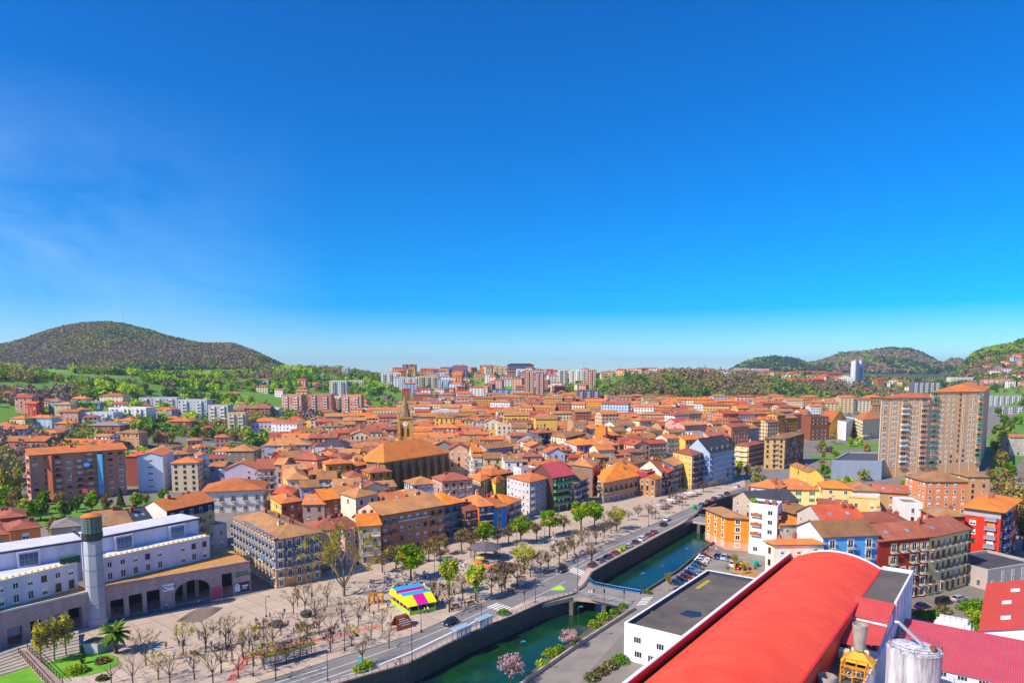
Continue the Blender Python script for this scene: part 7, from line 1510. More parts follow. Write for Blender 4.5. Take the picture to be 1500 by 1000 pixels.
for (x, y) in [(970, 745), (985, 738), (1000, 731), (1015, 726), (1030, 721), (950, 752), (1045, 716), (1060, 711), (935, 757), (955, 760), (975, 752), (995, 741), (920, 762)]:
    tree('pollard', x, y, near_label(x, y, 'small knobbly pollarded tree at the far promenade', [('the magenta red house', 955, 735), ('the tall yellow corner block', 1020, 715), ('the cream gable house', 985, 730)]), rt_.uniform(.6, .8), 'small pollards at the far promenade')
tree('palm', 170, 956, 'tall date palm with drooping fronds beside the grey planter block', 1.08); tree('cypress', 121, 972, 'small dark cypress standing on the lawn')
for (x, y, lab) in ((60, 974, 'leftmost of the three feathery trees on the lawn edge'), (80, 967, 'middle feathery tree on the lawn edge with pale trunk'), (97, 960, 'rightmost of the three feathery trees on the lawn edge')): tree('column', x, y, lab, 1.1)
def bush(px, py, label, r=1.0, mats=None, name='bush', at=None, group=None, flatk=.75):
    cr = MB()
    for k in range(int(260 * max(1, r))): v = rv(1) * rt_.random() ** .45; leafq(cr, Vector((v.x * r, v.y * r, abs(v.z) * r * flatk + .1)), .17 * rt_.uniform(.7, 1.4), rt_.randrange(len(mats)))
    for k in range(4): cr.tube([(0, 0, 0), rv(.5 * r) + Vector((0, 0, r * .4))], .04, 4, 0)
    o = cr.build(name, mats, None, at or G(px, py, .1)); return tag(o, label, 'bush', group)
YG = [L_YEL, L_BR, L_MID]
for (x, y, r_, lab) in [(112, 985, 2.2, 'spreading light green bush in the middle of the lawn'), (150, 970, 1.6, 'olive shrub on the lawn in front of the palm tree'), (535.5, 977, 2.0, 'big yellow green bush on the pavement beside the road'), (527, 982, 1.5, 'smaller yellow bush left of the big pavement bush'), (738, 899, 1.7, 'dark green bush on the pavement near the zebra crossing'), (795, 974, 1.6, 'yellow bush at the near end of the river bank'), (807, 959, 1.9, 'yellow orange bush on the river bank below the blossom tree'), (819, 951, 1.3, 'small green bush right below the farther blossom tree'), (871, 916, 1.7, 'light green bush in the middle of the river bank'), (884, 905, 1.8, 'yellow green bush near the bridge on the river bank'), (900, 897, 1.3, 'green shrub beside the parapet near the bridge'), (912, 889, 1.2, 'last small shrub of the river bank beside the bridge end'), (845, 940, 1.0, 'low green tuft on the river bank'),
                       (880, 985, 1.6, 'olive bush along the fence left of the white warehouse'), (893, 977, 1.7, 'second olive bush along the fence left of the white warehouse'), (908, 969, 2.0, 'green bush at the front corner of the white warehouse'), (866, 994, 1.6, 'dry brown bush at the bottom edge left of the red vault'), (150, 995, 1.2, 'small olive bush at the lawn tip'),
                       (1350, 902, 2.0, 'green bush at the foot of the white factory wall'), (1366, 903, 2.2, 'low green hedge bush behind the corrugated roof'), (1381, 896, 2.2, 'round olive bush in front of the parked van'), (1418, 893, 2.8, 'large green bush behind the stack of white bags'), (1432, 890, 3.0, 'large green bush nearest the red gabled shed'), (1428, 903, 2.2, 'yellow green bush right of the white bags'), (1436, 915, 2.4, 'low green bush right beside the white bags'), (1424, 922, 1.8, 'small green bush in front of the red gabled shed'), (1375, 907, 1.7, 'small hedge bush left of the white bags'), (950, 868, 1.0, 'small bush on the bank near the blue railing')]:
    bush(x, y, lab, r_, YG if 'yellow' in lab or 'light' in lab else [TW_B, TW_O, L_DK] if 'brown' in lab or 'olive' in lab else [L_MID, L_BR, L_DK])
tree('blossom', 748, 1000, 'pink blossoming tree at the bottom edge beside the river', .95); tree('blossom', 832, 948, 'smaller pink blossoming tree on the river bank', .72)
tree('stubby', 978, 864, 'cut back tree with upright yellow branches beside the car park', 1.05); tree('stubby', 1076, 834, 'cut back yellow tree in front of the orange riverside house', 1.1); tree('stubby', 1066, 842, 'low cut back yellow tree by the car park corner', .7); tree('stubby', 1088, 840, 'cut back yellow tree beside the playground', .75)
# trees standing among the houses
for (kd, x, y, s, lab) in [('poplar', 8, 745, 1.25, 'tall yellow green poplar at the left edge'), ('poplar', 27, 742, 1.2, 'tall poplar left of the pink brick block'), ('green', 10, 755, 1.2, 'dense green tree at the left edge below the poplars'), ('brown', 30, 757, 1.25, 'bushy brown olive tree left of the pink brick block'), ('green', 40, 764, .9, 'green tree at the left foot of the pink brick block'), ('brown', 78, 790, .8, 'yellow brown tree beside the grey slate villa'), ('conifer', 177, 742, .7, 'dark conifer in front of the dark red wing'),
                           ('green', 410, 652, 1.0, 'bright green tree in front of the yellow chalets'), ('green', 376, 662, 1.0, 'green tree left of the bright green one by the park'), ('brown', 395, 660, .9, 'bare tree in the park left of the yellow chalets'), ('conifer', 200, 620, .8, 'dark conifer right beside the modern school'), ('green', 186, 625, .7, 'small green tree in front of the modern school'), ('brown', 215, 648, 1.2, 'bare tree in front of the purple house'), ('brown', 232, 655, 1.2, 'wide bare tree below the brown chalet'), ('brown', 250, 655, 1.1, 'bare brown tree between brown chalet and park'), ('green', 285, 645, 1.1, 'yellow green tree right of the brown chalet'), ('brown', 300, 648, 1.0, 'bare tree in front of the stepped blocks'), ('brown', 322, 650, 1.2, 'tall bare tree in front of the stepped blocks'), ('brown', 345, 652, 1.0, 'bare tree at the right end of the stepped blocks'), ('conifer', 266, 668, .7, 'dark conifer above the beige four storey house'), ('green', 312, 672, .8, 'green park tree above the lilac gable'), ('green', 355, 668, .8, 'green park tree right above the lilac gable'),
                           ('green', 1208, 700, .8, 'bright green tree beside the brick office block'), ('poplar', 1221, 700, .8, 'yellow green poplar left of the white cube'), ('brown', 1195, 705, .7, 'bare tree at the roundabout'), ('green', 1204, 658, .7, 'small green tree on the far lawn of the roundabout'), ('green', 1246, 654, .7, 'green tree in front of the white cube'), ('brown', 1270, 664, .7, 'bare tree in front of the long cream block'), ('green', 1224, 672, .6, 'green tree in the middle of the roundabout'), ('brown', 1205, 674, .6, 'bare tree left in the roundabout lawn'), ('green', 1280, 682, .6, 'green tree right in the roundabout lawn'), ('green', 1465, 650, 1.5, 'big yellow green willow right of the tall tower'), ('green', 1475, 640, 1.5, 'yellow green willow farther up the sloping road'), ('brown', 1462, 745, 1.25, 'bare olive tree right behind the orange brick house'), ('brown', 1480, 760, 1.4, 'large bare tree at the right edge beside the big red block'), ('brown', 1494, 790, 1.5, 'bare tree at the right edge in front of the parked cars'), ('green', 1352, 735, .8, 'green hedge tree left of the orange brick house'), ('green', 1340, 722, .7, 'green tree on the lawn below the towers'), ('green', 1327, 720, .6, 'small green tree on the lawn beside the metal hall'),
                           ('brown', 1062, 706, .7, 'bare tree right of the pale blue mansard house'), ('brown', 1080, 703, .8, 'bare tree in front of the striped block'), ('brown', 1095, 701, .8, 'bare tree left of the tall tan block'), ('brown', 1110, 700, .7, 'bare tree in front of the tall tan block'), ('brown', 530, 660, .9, 'bare tree beside the black fronted house'), ('green', 640, 590, 1.3, 'round bright green tree on the hillside behind the spire')]:
    p = GT(x, y, 150) if y < 700 else G(x, y, 0); tree(kd, x, y, lab, s, at=p)
for i, (x, y, kd, s) in enumerate([(1468, 690, 'brown', 1.2), (1455, 720, 'brown', 1.1), (1470, 725, 'brown', 1.2), (1485, 740, 'brown', 1.2), (1478, 705, 'green', 1.0), (1490, 775, 'brown', 1.3), (1498, 810, 'brown', 1.3), (1480, 660, 'green', 1.3), (1490, 625, 'green', 1.3), (1470, 625, 'green', 1.3), (1458, 668, 'brown', 1.1), (1495, 600, 'green', 1.2), (1462, 610, 'green', 1.2)]):
    p = GT(x, y, 150); tree(kd, x, y, near_label(x, y, {'brown': 'bare olive tree by the road', 'green': 'yellow green roadside tree'}[kd], [('the big red block', 1470, 790), ('the taller residential tower', 1420, 640), ('the orange brick house', 1400, 720)]), s, 'trees along the right hand road', at=p)
for i, (x, y, kd, s) in enumerate([(66, 745, 'green', .8), (88, 748, 'brown', .8), (112, 750, 'green', .7), (135, 748, 'green', .8), (158, 752, 'brown', .8), (200, 745, 'green', .7), (215, 742, 'brown', .6), (240, 735, 'green', .6), (96, 762, 'green', .8), (60, 762, 'green', .9)]):
    tree(kd, x, y, near_label(x, y, {'brown': 'bare garden tree', 'green': 'green garden tree'}[kd], [('the pink brick block', 100, 725), ('the pale blue gable', 220, 720), ('the grey slate villa', 95, 772)]), s, 'garden trees below the pink brick block')
for pix in ([(30, 742), (190, 742), (235, 728), (250, 735), (200, 760), (120, 768), (30, 775)], [(1298, 718), (1345, 714), (1356, 735), (1310, 742)], [(1185, 700), (1235, 690), (1290, 694), (1285, 700), (1225, 703)], [(1230, 684), (1290, 676), (1292, 684), (1250, 690)], [(1196, 653), (1286, 648), (1290, 655), (1200, 661)], [(1186, 668), (1248, 663), (1256, 671), (1194, 676)], [(1262, 660), (1292, 657), (1292, 668), (1268, 670)], [(1310, 690), (1350, 689), (1360, 697), (1312, 699)], [(1445, 640), (1500, 600), (1530, 600), (1530, 640), (1470, 700), (1455, 700)]):
    g_ = [GT(x, y, 150) for x, y in pix]; mb = MB(); mb.add([(p.x, p.y, max(p.z, terr(p.x, p.y)) + .05) for p in g_], [tuple(range(len(g_)))]); struct(mb.build('grass', M_GRASS))
struct(sheet('street', [(1140, 700), (1215, 690), (1300, 660), (1350, 655), (1350, 648), (1290, 652), (1210, 676), (1130, 690)], .01, M_ROAD))
struct(sheet('street', [(1452, 850), (1475, 760), (1470, 700), (1452, 640), (1468, 640), (1500, 720), (1530, 800), (1530, 850)], .01, M_ASPH2))
# ---------------------------------------------------------------- woods as masses of crowns
nr = np.random.default_rng(3)
def woods(name, label, pts, rad, hgt, cols, per, size, patch=0):
    """many crowns in one mesh; pts Nx3, cols: (materials, weights)"""
    n = len(pts); mats, wts = cols
    tm = nr.choice(len(mats), n, p=np.array(wts) / sum(wts))
    if patch:                                 # kinds of tree grow in stands
        cum = np.cumsum(np.array(wts) / sum(wts)); fld = np.array([noise.fractal(Vector((p[0] * patch, p[1] * patch, 2.2)), 1.0, 2.0, 3) for p in pts])
        rk_ = fld.argsort().argsort() / max(1, n) ; rk_ = np.clip(rk_ * .999 + nr.normal(0, .09, n), 0, .999); tm = np.searchsorted(cum, rk_)
        tm = np.clip(tm, 0, len(mats) - 1)
    P = np.repeat(pts, per, 0); Rr = np.repeat(rad, per); Hh = np.repeat(hgt, per); mi = np.repeat(tm, per)
    v = nr.normal(size=(n * per, 3)); v /= np.linalg.norm(v, axis=1)[:, None]; v *= nr.uniform(.35, 1, (n * per, 1)) ** .5
    lump = np.repeat(nr.uniform(.75, 1.2, (n, 1)), per, 0)
    C = P + np.stack([v[:, 0] * Rr, v[:, 1] * Rr, (v[:, 2] * .5 + .55) * Hh], 1) * lump
    a = nr.normal(size=(n * per, 3)); a /= np.linalg.norm(a, axis=1)[:, None]
    b_ = np.cross(a, nr.normal(size=(n * per, 3))); b_ /= np.linalg.norm(b_, axis=1)[:, None]
    s = (size * nr.uniform(.6, 1.3, n * per) * Rr)[:, None]
    V = np.stack([C - a * s - b_ * s, C + a * s - b_ * s * .8, C + a * s * .8 + b_ * s, C - a * s * .9 + b_ * s * .9], 1).reshape(-1, 3)
    me = bpy.data.meshes.new(name); N4 = n * per
    me.vertices.add(N4 * 4); me.vertices.foreach_set('co', V.astype(np.float32).ravel())
    me.loops.add(N4 * 4); me.loops.foreach_set('vertex_index', np.arange(N4 * 4, dtype=np.int32))
    me.polygons.add(N4); me.polygons.foreach_set('loop_start', np.arange(0, N4 * 4, 4, dtype=np.int32))
    me.polygons.foreach_set('material_index', mi.astype(np.int32))
    for m_ in mats: me.materials.append(m_)
    me.update(calc_edges=True); o = new(name, me); o['kind'] = 'stuff'; o['label'] = label; o['category'] = 'woods'
def free(x, y):
    i, j = int((x - OX0) / OS), int((y - OY0) / OS)
    return not (0 <= i < occ.shape[0] and 0 <= j < occ.shape[1]) or occ[max(0, i - 1):i + 2, max(0, j - 1):j + 2].max() == 0 == occ[max(0, i - 1):i + 2, max(0, j - 1):j + 2].min()
def pts(n, u0, u1, y0, y1, keep):
    out = []; tries = 0
    while len(out) < n and tries < n * 10:
        tries += 1; u = rt_.uniform(u0, u1); y = math.sqrt(rt_.uniform(y0(u) ** 2, y1(u) ** 2)); x = (u - 750) / F * y
        if not free(x, y) or not keep(x, y, u): continue
        out.append((x, y, terr(x, y)))
    return np.array(out)
nf = lambda x, y, s, o=0: noise.noise(Vector((x * s, y * s, o)))
WT = [leafmat('wood_bare', '#a08c7c', '#84706a', .15), leafmat('wood_olive', '#aaa256', '#8c8a48', .25), leafmat('wood_green', '#84a93a', '#66902e', .25), leafmat('wood_dark', '#4a6c40', '#3c5a3a', .15), leafmat('wood_fresh', '#c0d238', '#a0be30', .3)]
WTM = [leafmat('stand_bare', '#98886c', '#84785e', .2), leafmat('stand_olive', '#a0945a', '#8e8450', .2), leafmat('stand_green', '#809a46', '#6c883c', .2), leafmat('stand_dark', '#4a5f3c', '#435838', .15), leafmat('stand_fresh', '#98ac40', '#8aa038', .25)]
p = pts(2600, -60, 560, lambda u: interp(FOOT, u) + 10, lambda u: interp(CRD, u) * 1.06, lambda x, y, u: nf(x, y, .009, 1) < .1 - (.12 if 60 < u < 240 and y > 600 else 0))
woods('hillside_woods', 'mixed green and bare woods on the left hillside around green meadows', p, nr.uniform(2.5, 5, len(p)), nr.uniform(6, 11, len(p)), (WT, [2.4, 4, 4, 2, 4]), 60, .22, .012)
p = pts(19000, -60, 500, lambda u: 1330, lambda u: 2480, lambda x, y, u: terr(x, y) > 58 and nf(x, y, .005, 4) < .9)
woods('mountain_woods', 'leafless brown woodland covering the mountain with the mast', p, nr.uniform(4, 7.5, len(p)), nr.uniform(4, 7.5, len(p)), (WTM, [5, 4, 1.8, 1.8, .3]), 13, .36, .0032)
p = pts(2100, 855, 1340, lambda u: interp(FOOT, u) - 25, lambda u: interp(FOOT, u) + 125, lambda x, y, u: True)
woods('scarp_woods', 'dense bare and green trees on the scarp below the plateau houses', p, nr.uniform(3, 5.5, len(p)), nr.uniform(8, 15, len(p)), (WTM, [7, 5, 2.5, 1.8, 1]), 44, .22, .012)
p = pts(650, 560, 900, lambda u: interp(FOOT, u) + 20, lambda u: 1520, lambda x, y, u: nf(x, y, .012, 8) > -.02)
woods('hill_trees', 'clumps of trees between the houses of the central hill', p, nr.uniform(3, 5.5, len(p)), nr.uniform(6, 11, len(p)), (WT, [3, 3, 4, 2, 2]), 44, .22)
p = pts(140, 420, 1290, lambda u: 330, lambda u: 1000, lambda x, y, u: terr(x, y) < 3 and y > 1.0)
woods('courtyard_trees', 'trees in the gaps between the old town houses', p, nr.uniform(2, 3.5, len(p)), nr.uniform(5, 9, len(p)), (WT, [4, 4, 4, 1, 3]), 90, .2)
p = pts(900, 880, 1540, lambda u: interp(FOOT, u) + 120, lambda u: interp(CRD, u) * 1.08, lambda x, y, u: True)
woods('plateau_trees', 'trees between the plateau houses and at the right hill foot', p, nr.uniform(2.5, 5, len(p)), nr.uniform(5, 10, len(p)), (WT, [3, 4, 3, 2, 1.4]), 40, .22)
p = pts(4200, 1030, 1450, lambda u: 2650, lambda u: 3720, lambda x, y, u: terr(x, y) > 40)
woods('far_woods', 'dark woods on the far hills at the right', p, nr.uniform(10, 17, len(p)), nr.uniform(14, 22, len(p)), (WTM, [2.6, 2, 1.4, 6, .3]), 18, .32, .002)
p = pts(900, 1150, 1440, lambda u: 1520, lambda u: 2700, lambda x, y, u: True)
woods('valley_woods', 'trees filling the valley between plateau and far hills', p, nr.uniform(6, 11, len(p)), nr.uniform(9, 15, len(p)), (WTM, [3, 4, 4, 3, 1]), 18, .34, .004)
p = pts(2300, 1370, 1620, lambda u: 1250, lambda u: 2180, lambda x, y, u: nf(x, y, .006, 5) < .12)
woods('right_hill_woods', 'green and bare trees on the grassy hill at the right edge', p, nr.uniform(4, 8, len(p)), nr.uniform(7, 12, len(p)), (WT, [2, 4, 4, 2.4, 2.6]), 34, .25, .004)
# ---------------------------------------------------------------- vehicles
rc_ = random.Random(31)
TYRE = paint('#1c1c1e', .9); RIM = paint('#b4b6ba', .35, .6); LAMP = paint('#f2f0e8', .2); TAIL = paint('#b01818', .3); CGL = glassmat('#10161c', 'carglass')
CARW = {}
def carpaint(h):
    k = 'carpaint' + h
    if k not in MATS:
        m, nt_, b_ = nodes(k); b_.inputs['Base Color'].default_value = lin(h); b_.inputs['Roughness'].default_value = .28; b_.inputs['Coat Weight'].default_value = .6; b_.inputs['Metallic'].default_value = .15; MATS[k] = m
    return MATS[k]
def car_meshes(kind):
    if kind in CARW: return CARW[kind]
    L = 4.2 if kind == 'hatch' else 4.7 if kind == 'wagon' else 4.9; w_ = .88; top = 1.48 if kind != 'van' else 1.95
    # side profile of the body (x forward, z) with waist, bonnet, tail
    low = [(-L/2, .45), (-L/2 + .05, .8), (-L/2 + .25, .95), (-L/2 + 1.1, .98), (L/2 - 1.25, .95), (L/2 - .35, .78), (L/2 - .02, .62), (L/2, .35), (L/2 - .15, .22), (-L/2 + .15, .22)]
    body = MB(); n = len(low)
    for sgn in (1,):
        vs = [(x, -w_ * (.9 if z < .4 else 1 if z < .8 else .95), z) for x, z in low] + [(x, w_ * (.9 if z < .4 else 1 if z < .8 else .95), z) for x, z in low]
        body.add(vs, [tuple(range(n)), tuple(range(2 * n - 1, n - 1, -1))] + [(i, n + i, n + (i + 1) % n, (i + 1) % n) for i in range(n)])
    xb, xf = (-L/2 + .3, L/2 - 1.2) if kind != 'van' else (-L/2 + .15, L/2 - .9)
    tb, tf = (xb + .45, xf - .75) if kind != 'van' else (xb + .12, xf - .55)
    base = [(xb, -w_ * .93, .95), (xf, -w_ * .93, .95), (xf, w_ * .93, .95), (xb, w_ * .93, .95)]; tp = [(tb, -w_ * .74, top), (tf, -w_ * .74, top), (tf, w_ * .74, top), (tb, w_ * .74, top)]
    gl = MB(); gl.add(base + tp, ((0, 1, 5, 4), (1, 2, 6, 5), (2, 3, 7, 6), (3, 0, 4, 7)))
    rf = [(x, y, z + .004) for x, y, z in tp] + [(x * .96, y * .9, z + .06) for x, y, z in tp]
    body.add(rf, ((4, 5, 6, 7), (0, 1, 5, 4), (1, 2, 6, 5), (2, 3, 7, 6), (3, 0, 4, 7)))
    for y in (-1, 1):                       # pillars
        for (p, q) in ((base[0], tp[0]), (base[1], tp[1]), (((xb + xf) / 2, -w_ * .93, .95), ((tb + tf) / 2, -w_ * .74, top))): body.tube([(p[0], y * abs(p[1]) * 1.01, p[2]), (q[0], y * abs(q[1]) * 1.01, q[2])], .045, 4)
        body.box((xb + xf) / 2 + .35, (xb + xf) / 2 + .55, y * .98 - .08, y * .98 + .08, .95, 1.08)
    wh = MB(); wh.tube([(0, -.1, 0), (0, .1, 0)], .32, 14); ri = MB(); ri.tube([(0, -.115, 0), (0, .115, 0)], .19, 10)
    hl = MB(); hl.box(-.03, .05, -.2, .2, -.07, .07)
    CARW[kind] = (body, gl.mesh('windows', CGL), wh.mesh('wheel', TYRE), ri.mesh('rim', RIM), hl.mesh('headlight', LAMP), hl.mesh('tail_light', TAIL), L); return CARW[kind]
CB = {}
def car(px, py, ang, col, label, kind='hatch', group=None, z=.01, at=None):
    body, gl, wh, ri, hl, tl, L = car_meshes(kind)
    t = thing('parked_car' if group else 'car', label, 'car', at or G(px, py, z), ang, group)
    if (kind, col) not in CB: CB[kind, col] = body.mesh('body', carpaint(col))
    new('body', CB[kind, col], t); new('windows', gl, t)
    for x in (-L/2 + .85, L/2 - .85):
        for y in (-.8, .8): wq = new('wheel', wh, t, (x, y, .32)); new('rim', ri, wq)
    for y in (-.6, .6): new('headlight', hl, t, (L/2 - .06, y, .66)); new('tail_light', tl, t, (-L/2 + .0, y, .72))
    return t
def adir(a, b): d = G(*b) - G(*a); return math.atan2(d.y, d.x)
EA = adir((868, 830), (940, 791)); grp = 'cars parked along the embankment'
for (x, y, c, lab, k) in [(868, 829.5, '#6a3420', 'red brown car first in the row by the zebra crossing', 'hatch'), (879, 823.5, '#8a8f98', 'grey car second in the embankment row', 'hatch'), (891, 817.5, '#1c2a4a', 'dark blue car third in the embankment row', 'wagon'), (901.5, 812, '#a01828', 'crimson car in the middle of the embankment row', 'hatch'), (921, 801.5, '#d8dce4', 'silver white car beside the yellow green bins in the embankment row', 'hatch'), (931.5, 796, '#2a3240', 'dark slate car between two pale cars in the embankment row', 'hatch'), (941, 790.6, '#eceef0', 'clean white car near the red cars in the embankment row', 'wagon'), (951, 785.2, '#7a3a28', 'rust brown car in front of a red one in the embankment row', 'wagon'), (958, 781, '#c02030', 'bright red car last in the near embankment row', 'hatch'), (972, 769.5, '#20242c', 'black car parked on the promenade side of the road', 'wagon'), (1028, 740.5, '#3a6ab0', 'blue car in the far row beside the green bin', 'hatch'), (1037, 736, '#7a4030', 'brown car in the far row by the second bridge', 'hatch'), (1046, 731.5, '#a03040', 'dark red car in the far row by the second bridge', 'hatch'), (1055, 727.5, '#d8d8dc', 'white car in the far row by the river bend', 'hatch'), (1065, 724, '#1a1e26', 'black car in the far row by the river bend', 'wagon')]:
    car(x, y, EA if x < 1000 else adir((1028, 740), (1065, 723)), c, lab, k, grp)
car(823.5, 836.5, adir((823, 836), (860, 817)) + math.pi, '#1a2430', 'dark car waiting just before the zebra crossing by the bridge', 'hatch'); car(659.5, 913.5, adir((659, 913), (700, 893)) + math.pi, '#14304a', 'dark blue car driving alone on the road left of the zebra crossing', 'hatch')
car(977, 761.8, EA, '#e8eaee', 'white car driving on the far road before the second bridge', 'hatch'); car(1080, 713.5, adir((1060, 724), (1092, 711)), '#e4e6ea', 'white car far up the road near the river bend', 'wagon')
LOT = [(992, 856, '#173a60'), (998, 851.5, '#142038'), (1004, 846.8, '#6a1424'), (1009.5, 842, '#1c2028'), (1014.5, 837, '#5a86c8'), (1019, 832.5, '#1f6a7a'), (1023, 828, '#232a34'), (1026.5, 823.6, '#e8eaee'), (1029.5, 819.6, '#dfe2e8'), (1032, 815.6, '#7a1228')]
LL = ['petrol blue car nearest the yellow tree in the car park row', 'navy car second in the car park row', 'dark red car third in the car park row', 'black car in front half of the car park row', 'light blue car in the middle of the car park row', 'teal car in the middle of the car park row', 'charcoal car before the two white ones in the car park row', 'first of two white cars in the car park row', 'second white car next to the maroon one in the car park row', 'maroon car at the far end of the car park row']
ra = math.atan2(FR.y, FR.x)
for (x, y, c), lab in zip(LOT, LL): car(x, y, ra + .35 + rc_.uniform(-.04, .04), c, lab, rc_.choice(['hatch', 'wagon', 'hatch']), 'cars in the riverside car park')
for (x, y, c, lab) in [(1050.5, 817, '#1a2f7a', 'royal blue car parked facing the river in front of the orange house'), (1060.5, 818.5, '#a8bce0', 'pale blue car beside the royal blue one'), (1069, 820.5, '#7a7480', 'grey car beside the pale blue one'), (1073, 829, '#e6e6ea', 'white car partly behind the cut back trees'), (1080, 832, '#c82828', 'red car beside the playground')]: car(x, y, math.atan2(FA.y, FA.x) + math.pi + .1, c, lab, 'hatch', 'cars in the riverside car park')
sa_ = adir((1351, 890), (1405, 879))
car(1351, 890, sa_, '#14286a', 'dark blue car in front of the dark red house', 'hatch'); car(1382, 884, sa_, '#20222a', 'black van parked in front of the beige stone house', 'van'); car(1405, 879, sa_, '#b8bac4', 'silver car parked right of the black van', 'wagon')
for (x, y, c, lab) in [(1334, 697, '#e8e8ec', 'white car left in the row below the lower tower'), (1344, 697, '#c8ccd4', 'silver car second in the row below the lower tower'), (1354, 697.5, '#f0f0f2', 'white car right in the row below the lower tower'), (1462, 706, '#e4e6ea', 'white car under the trees behind the orange brick house'), (1466, 700, '#d0d4dc', 'pale silver car under the trees behind the orange brick house'), (1488, 700, '#b4b8c0', 'silver car upper in the row at the right edge'), (1491, 708, '#d8dce2', 'white silver car in the middle of the row at the right edge'), (1494, 716, '#8f959e', 'grey car lower in the row at the right edge'), (1206, 678, '#c03040', 'red car on the street behind the metal hall'), (1200, 661, '#e8e8ea', 'white car at the roundabout beside the brick office block')]: car(x, y, rc_.uniform(-.2, .2), c, lab, 'wagon', None)
# ---------------------------------------------------------------- street furniture
t = thing('recycling_bin', 'green round recycling bin at the far end of the embankment row', 'bin', G(1017, 745.5)); MB().lathe([(.9, 0), (1.0, 1.2), (.8, 1.8), (.2, 2.1)], 12).build('bin_body', paint('#1f9a4a', .4), t); MB().box(-.35, .35, -1.04, -.9, 1.1, 1.35).build('slot', M_DKIRON, t)
for k, (x, y) in enumerate(((908, 808), (914, 805))): t = thing('waste_container', ['yellow green waste container in the embankment row, the near one', 'yellow green waste container in the embankment row, the far one'][k], 'container', G(x, y), EA); MB().prism([(-1, -.7), (1, -.7), (1, .7), (-1, .7)], .15, 1.3).build('container_body', paint('#a8b820', .5), t); MB().box(-1.05, 1.05, -.75, .75, 1.303, 1.5).build('lid', paint('#8a9a1c', .5), t)
def lamp(px, py, h, label, col='#2a5a9a', z=.14):
    t = thing('street_lamp', label, 'street lamp', G(px, py, z)); MB().tube([(0, 0, 0), (0, 0, h)], .09, 7, 0, .055).build('pole', paint('#3a4458', .5, .3), t); MB().lathe([(.2, 0), (.2, .5), (.12, .6)], 8).build('base', M_DKIRON, t)
    hd = MB(); hd.tube([(0, 0, h - .1), (.5, 0, h + .1)], .04, 5); hd.box(.3, 1.0, -.16, .16, h + .05, h + .2); hd.build('lamp_head', paint(col, .4), t); return t
for (x, y, h, lab) in [(371, 989.5, 6, 'blue headed street lamp left of the bus shelters'), (480, 997, 6.5, 'street lamp on the pavement at the bottom edge of the road'), (603.6, 969, 7.5, 'tall lamp on the embankment left of the bus stop panels'), (617, 925, 6.5, 'lamp beside the rusty sculpture'), (505, 952, 6.5, 'blue headed lamp between plaza trees'), (705, 915, 7, 'lamp at the far bus stop panel'), (784.5, 882, 9, 'tall lamp before the near bridge'), (846, 868, 10, 'tall lamp on the near bridge'), (700, 882, 7, 'lamp beside the bright green tree left of the mushroom tree'), (563, 858, 7, 'lamp behind the big bare plane tree'), (637, 850, 7.5, 'lamp behind the colourful tent'), (757, 803, 8, 'lamp beside the bandstand'), (798, 795, 8.5, 'lamp in front of the grey corner block'), (866, 823, 6, 'lamp at the start of the embankment car row'), (1030, 805, 5.5, 'turquoise lamp on the river wall by the car park end'), (1003, 829, 5.5, 'turquoise lamp on the river wall beside the car park'), (938, 869, 5.5, 'turquoise lamp at the end of the blue bridge railing'), (846.5, 940, 8, 'turquoise lamp on the planted river bank'), (762, 990, 7, 'turquoise lamp above the bottom blossom tree'), (1040, 773, 5, 'small lamp beside the second bridge'), (312, 868, 5, 'dark post at the corner of the arcade'), (950, 770, 6, 'lamp on the far promenade edge'), (1000, 745, 6, 'lamp near the far cars'), (390, 903, 5, 'lamp post in the middle of the plaza')]:
    lamp(x, y, h, lab, '#2aa0b8' if 'turquoise' in lab else '#2a5a9a', -.0 if 'river' in lab else .14)
def sigpost(px, py, lab):
    t = thing('traffic_signal', lab, 'traffic signal', G(px, py, .14)); MB().tube([(0, 0, 0), (0, 0, 3.2)], .06, 6).build('pole', M_DKIRON, t); MB().box(-.17, .17, -.15, .15, 2.5, 3.4).build('signal_head', M_DKIRON, t)
sigpost(885, 881, 'traffic signal on the near side of the bridge'); sigpost(768, 884, 'traffic signal beside the road before the bridge'); sigpost(914, 883, 'traffic signal at the right end of the bridge')
def shelter(px, py, ang, L, roofc, label, glass='#8fb0c8'):
    t = thing('bus_shelter', label, 'bus shelter', G(px, py, .14), ang); mb = MB()
    for x in (-L/2, -L/6, L/6, L/2): mb.box(x - .05, x + .05, .65, .75, 0, 2.4)
    for x in (-L/2, L/2): mb.box(x - .05, x + .05, -.7, -.6, 0, 2.4)
    mb.build('frame', paint('#4a6a8a', .5), t); MB().box(-L/2 - .3, L/2 + .3, -1.0, .95, 2.403, 2.62).build('roof', roofc, t)
    m, nt_, b_ = nodes('shelter_glass') if 'shelter_glass' not in MATS else (MATS['shelter_glass'], None, None)
    if nt_: b_.inputs['Base Color'].default_value = lin(glass); b_.inputs['Alpha'].default_value = .35; b_.inputs['Roughness'].default_value = .05; MATS['shelter_glass'] = m
    MB().box(-L/2 + .06, L/2 - .06, .69, .71, .3, 2.2).build('glass_panel', m, t); MB().box(-L/2 + .8, L/2 - .8, .2, .6, .42, .5).build('seat', paint('#2a6ac8', .4), t)
pa = adir((390, 969), (417, 962)); M_SEDUM = surf('sedum_roof', '#7d7a2c', '#5f6a2a', .8, 5)
shelter(404, 973, pa, 5.0, M_SEDUM, 'smaller left bus shelter with planted roof on the plaza'); shelter(439, 963, pa, 5.8, M_SEDUM, 'larger right bus shelter with planted roof on the plaza')
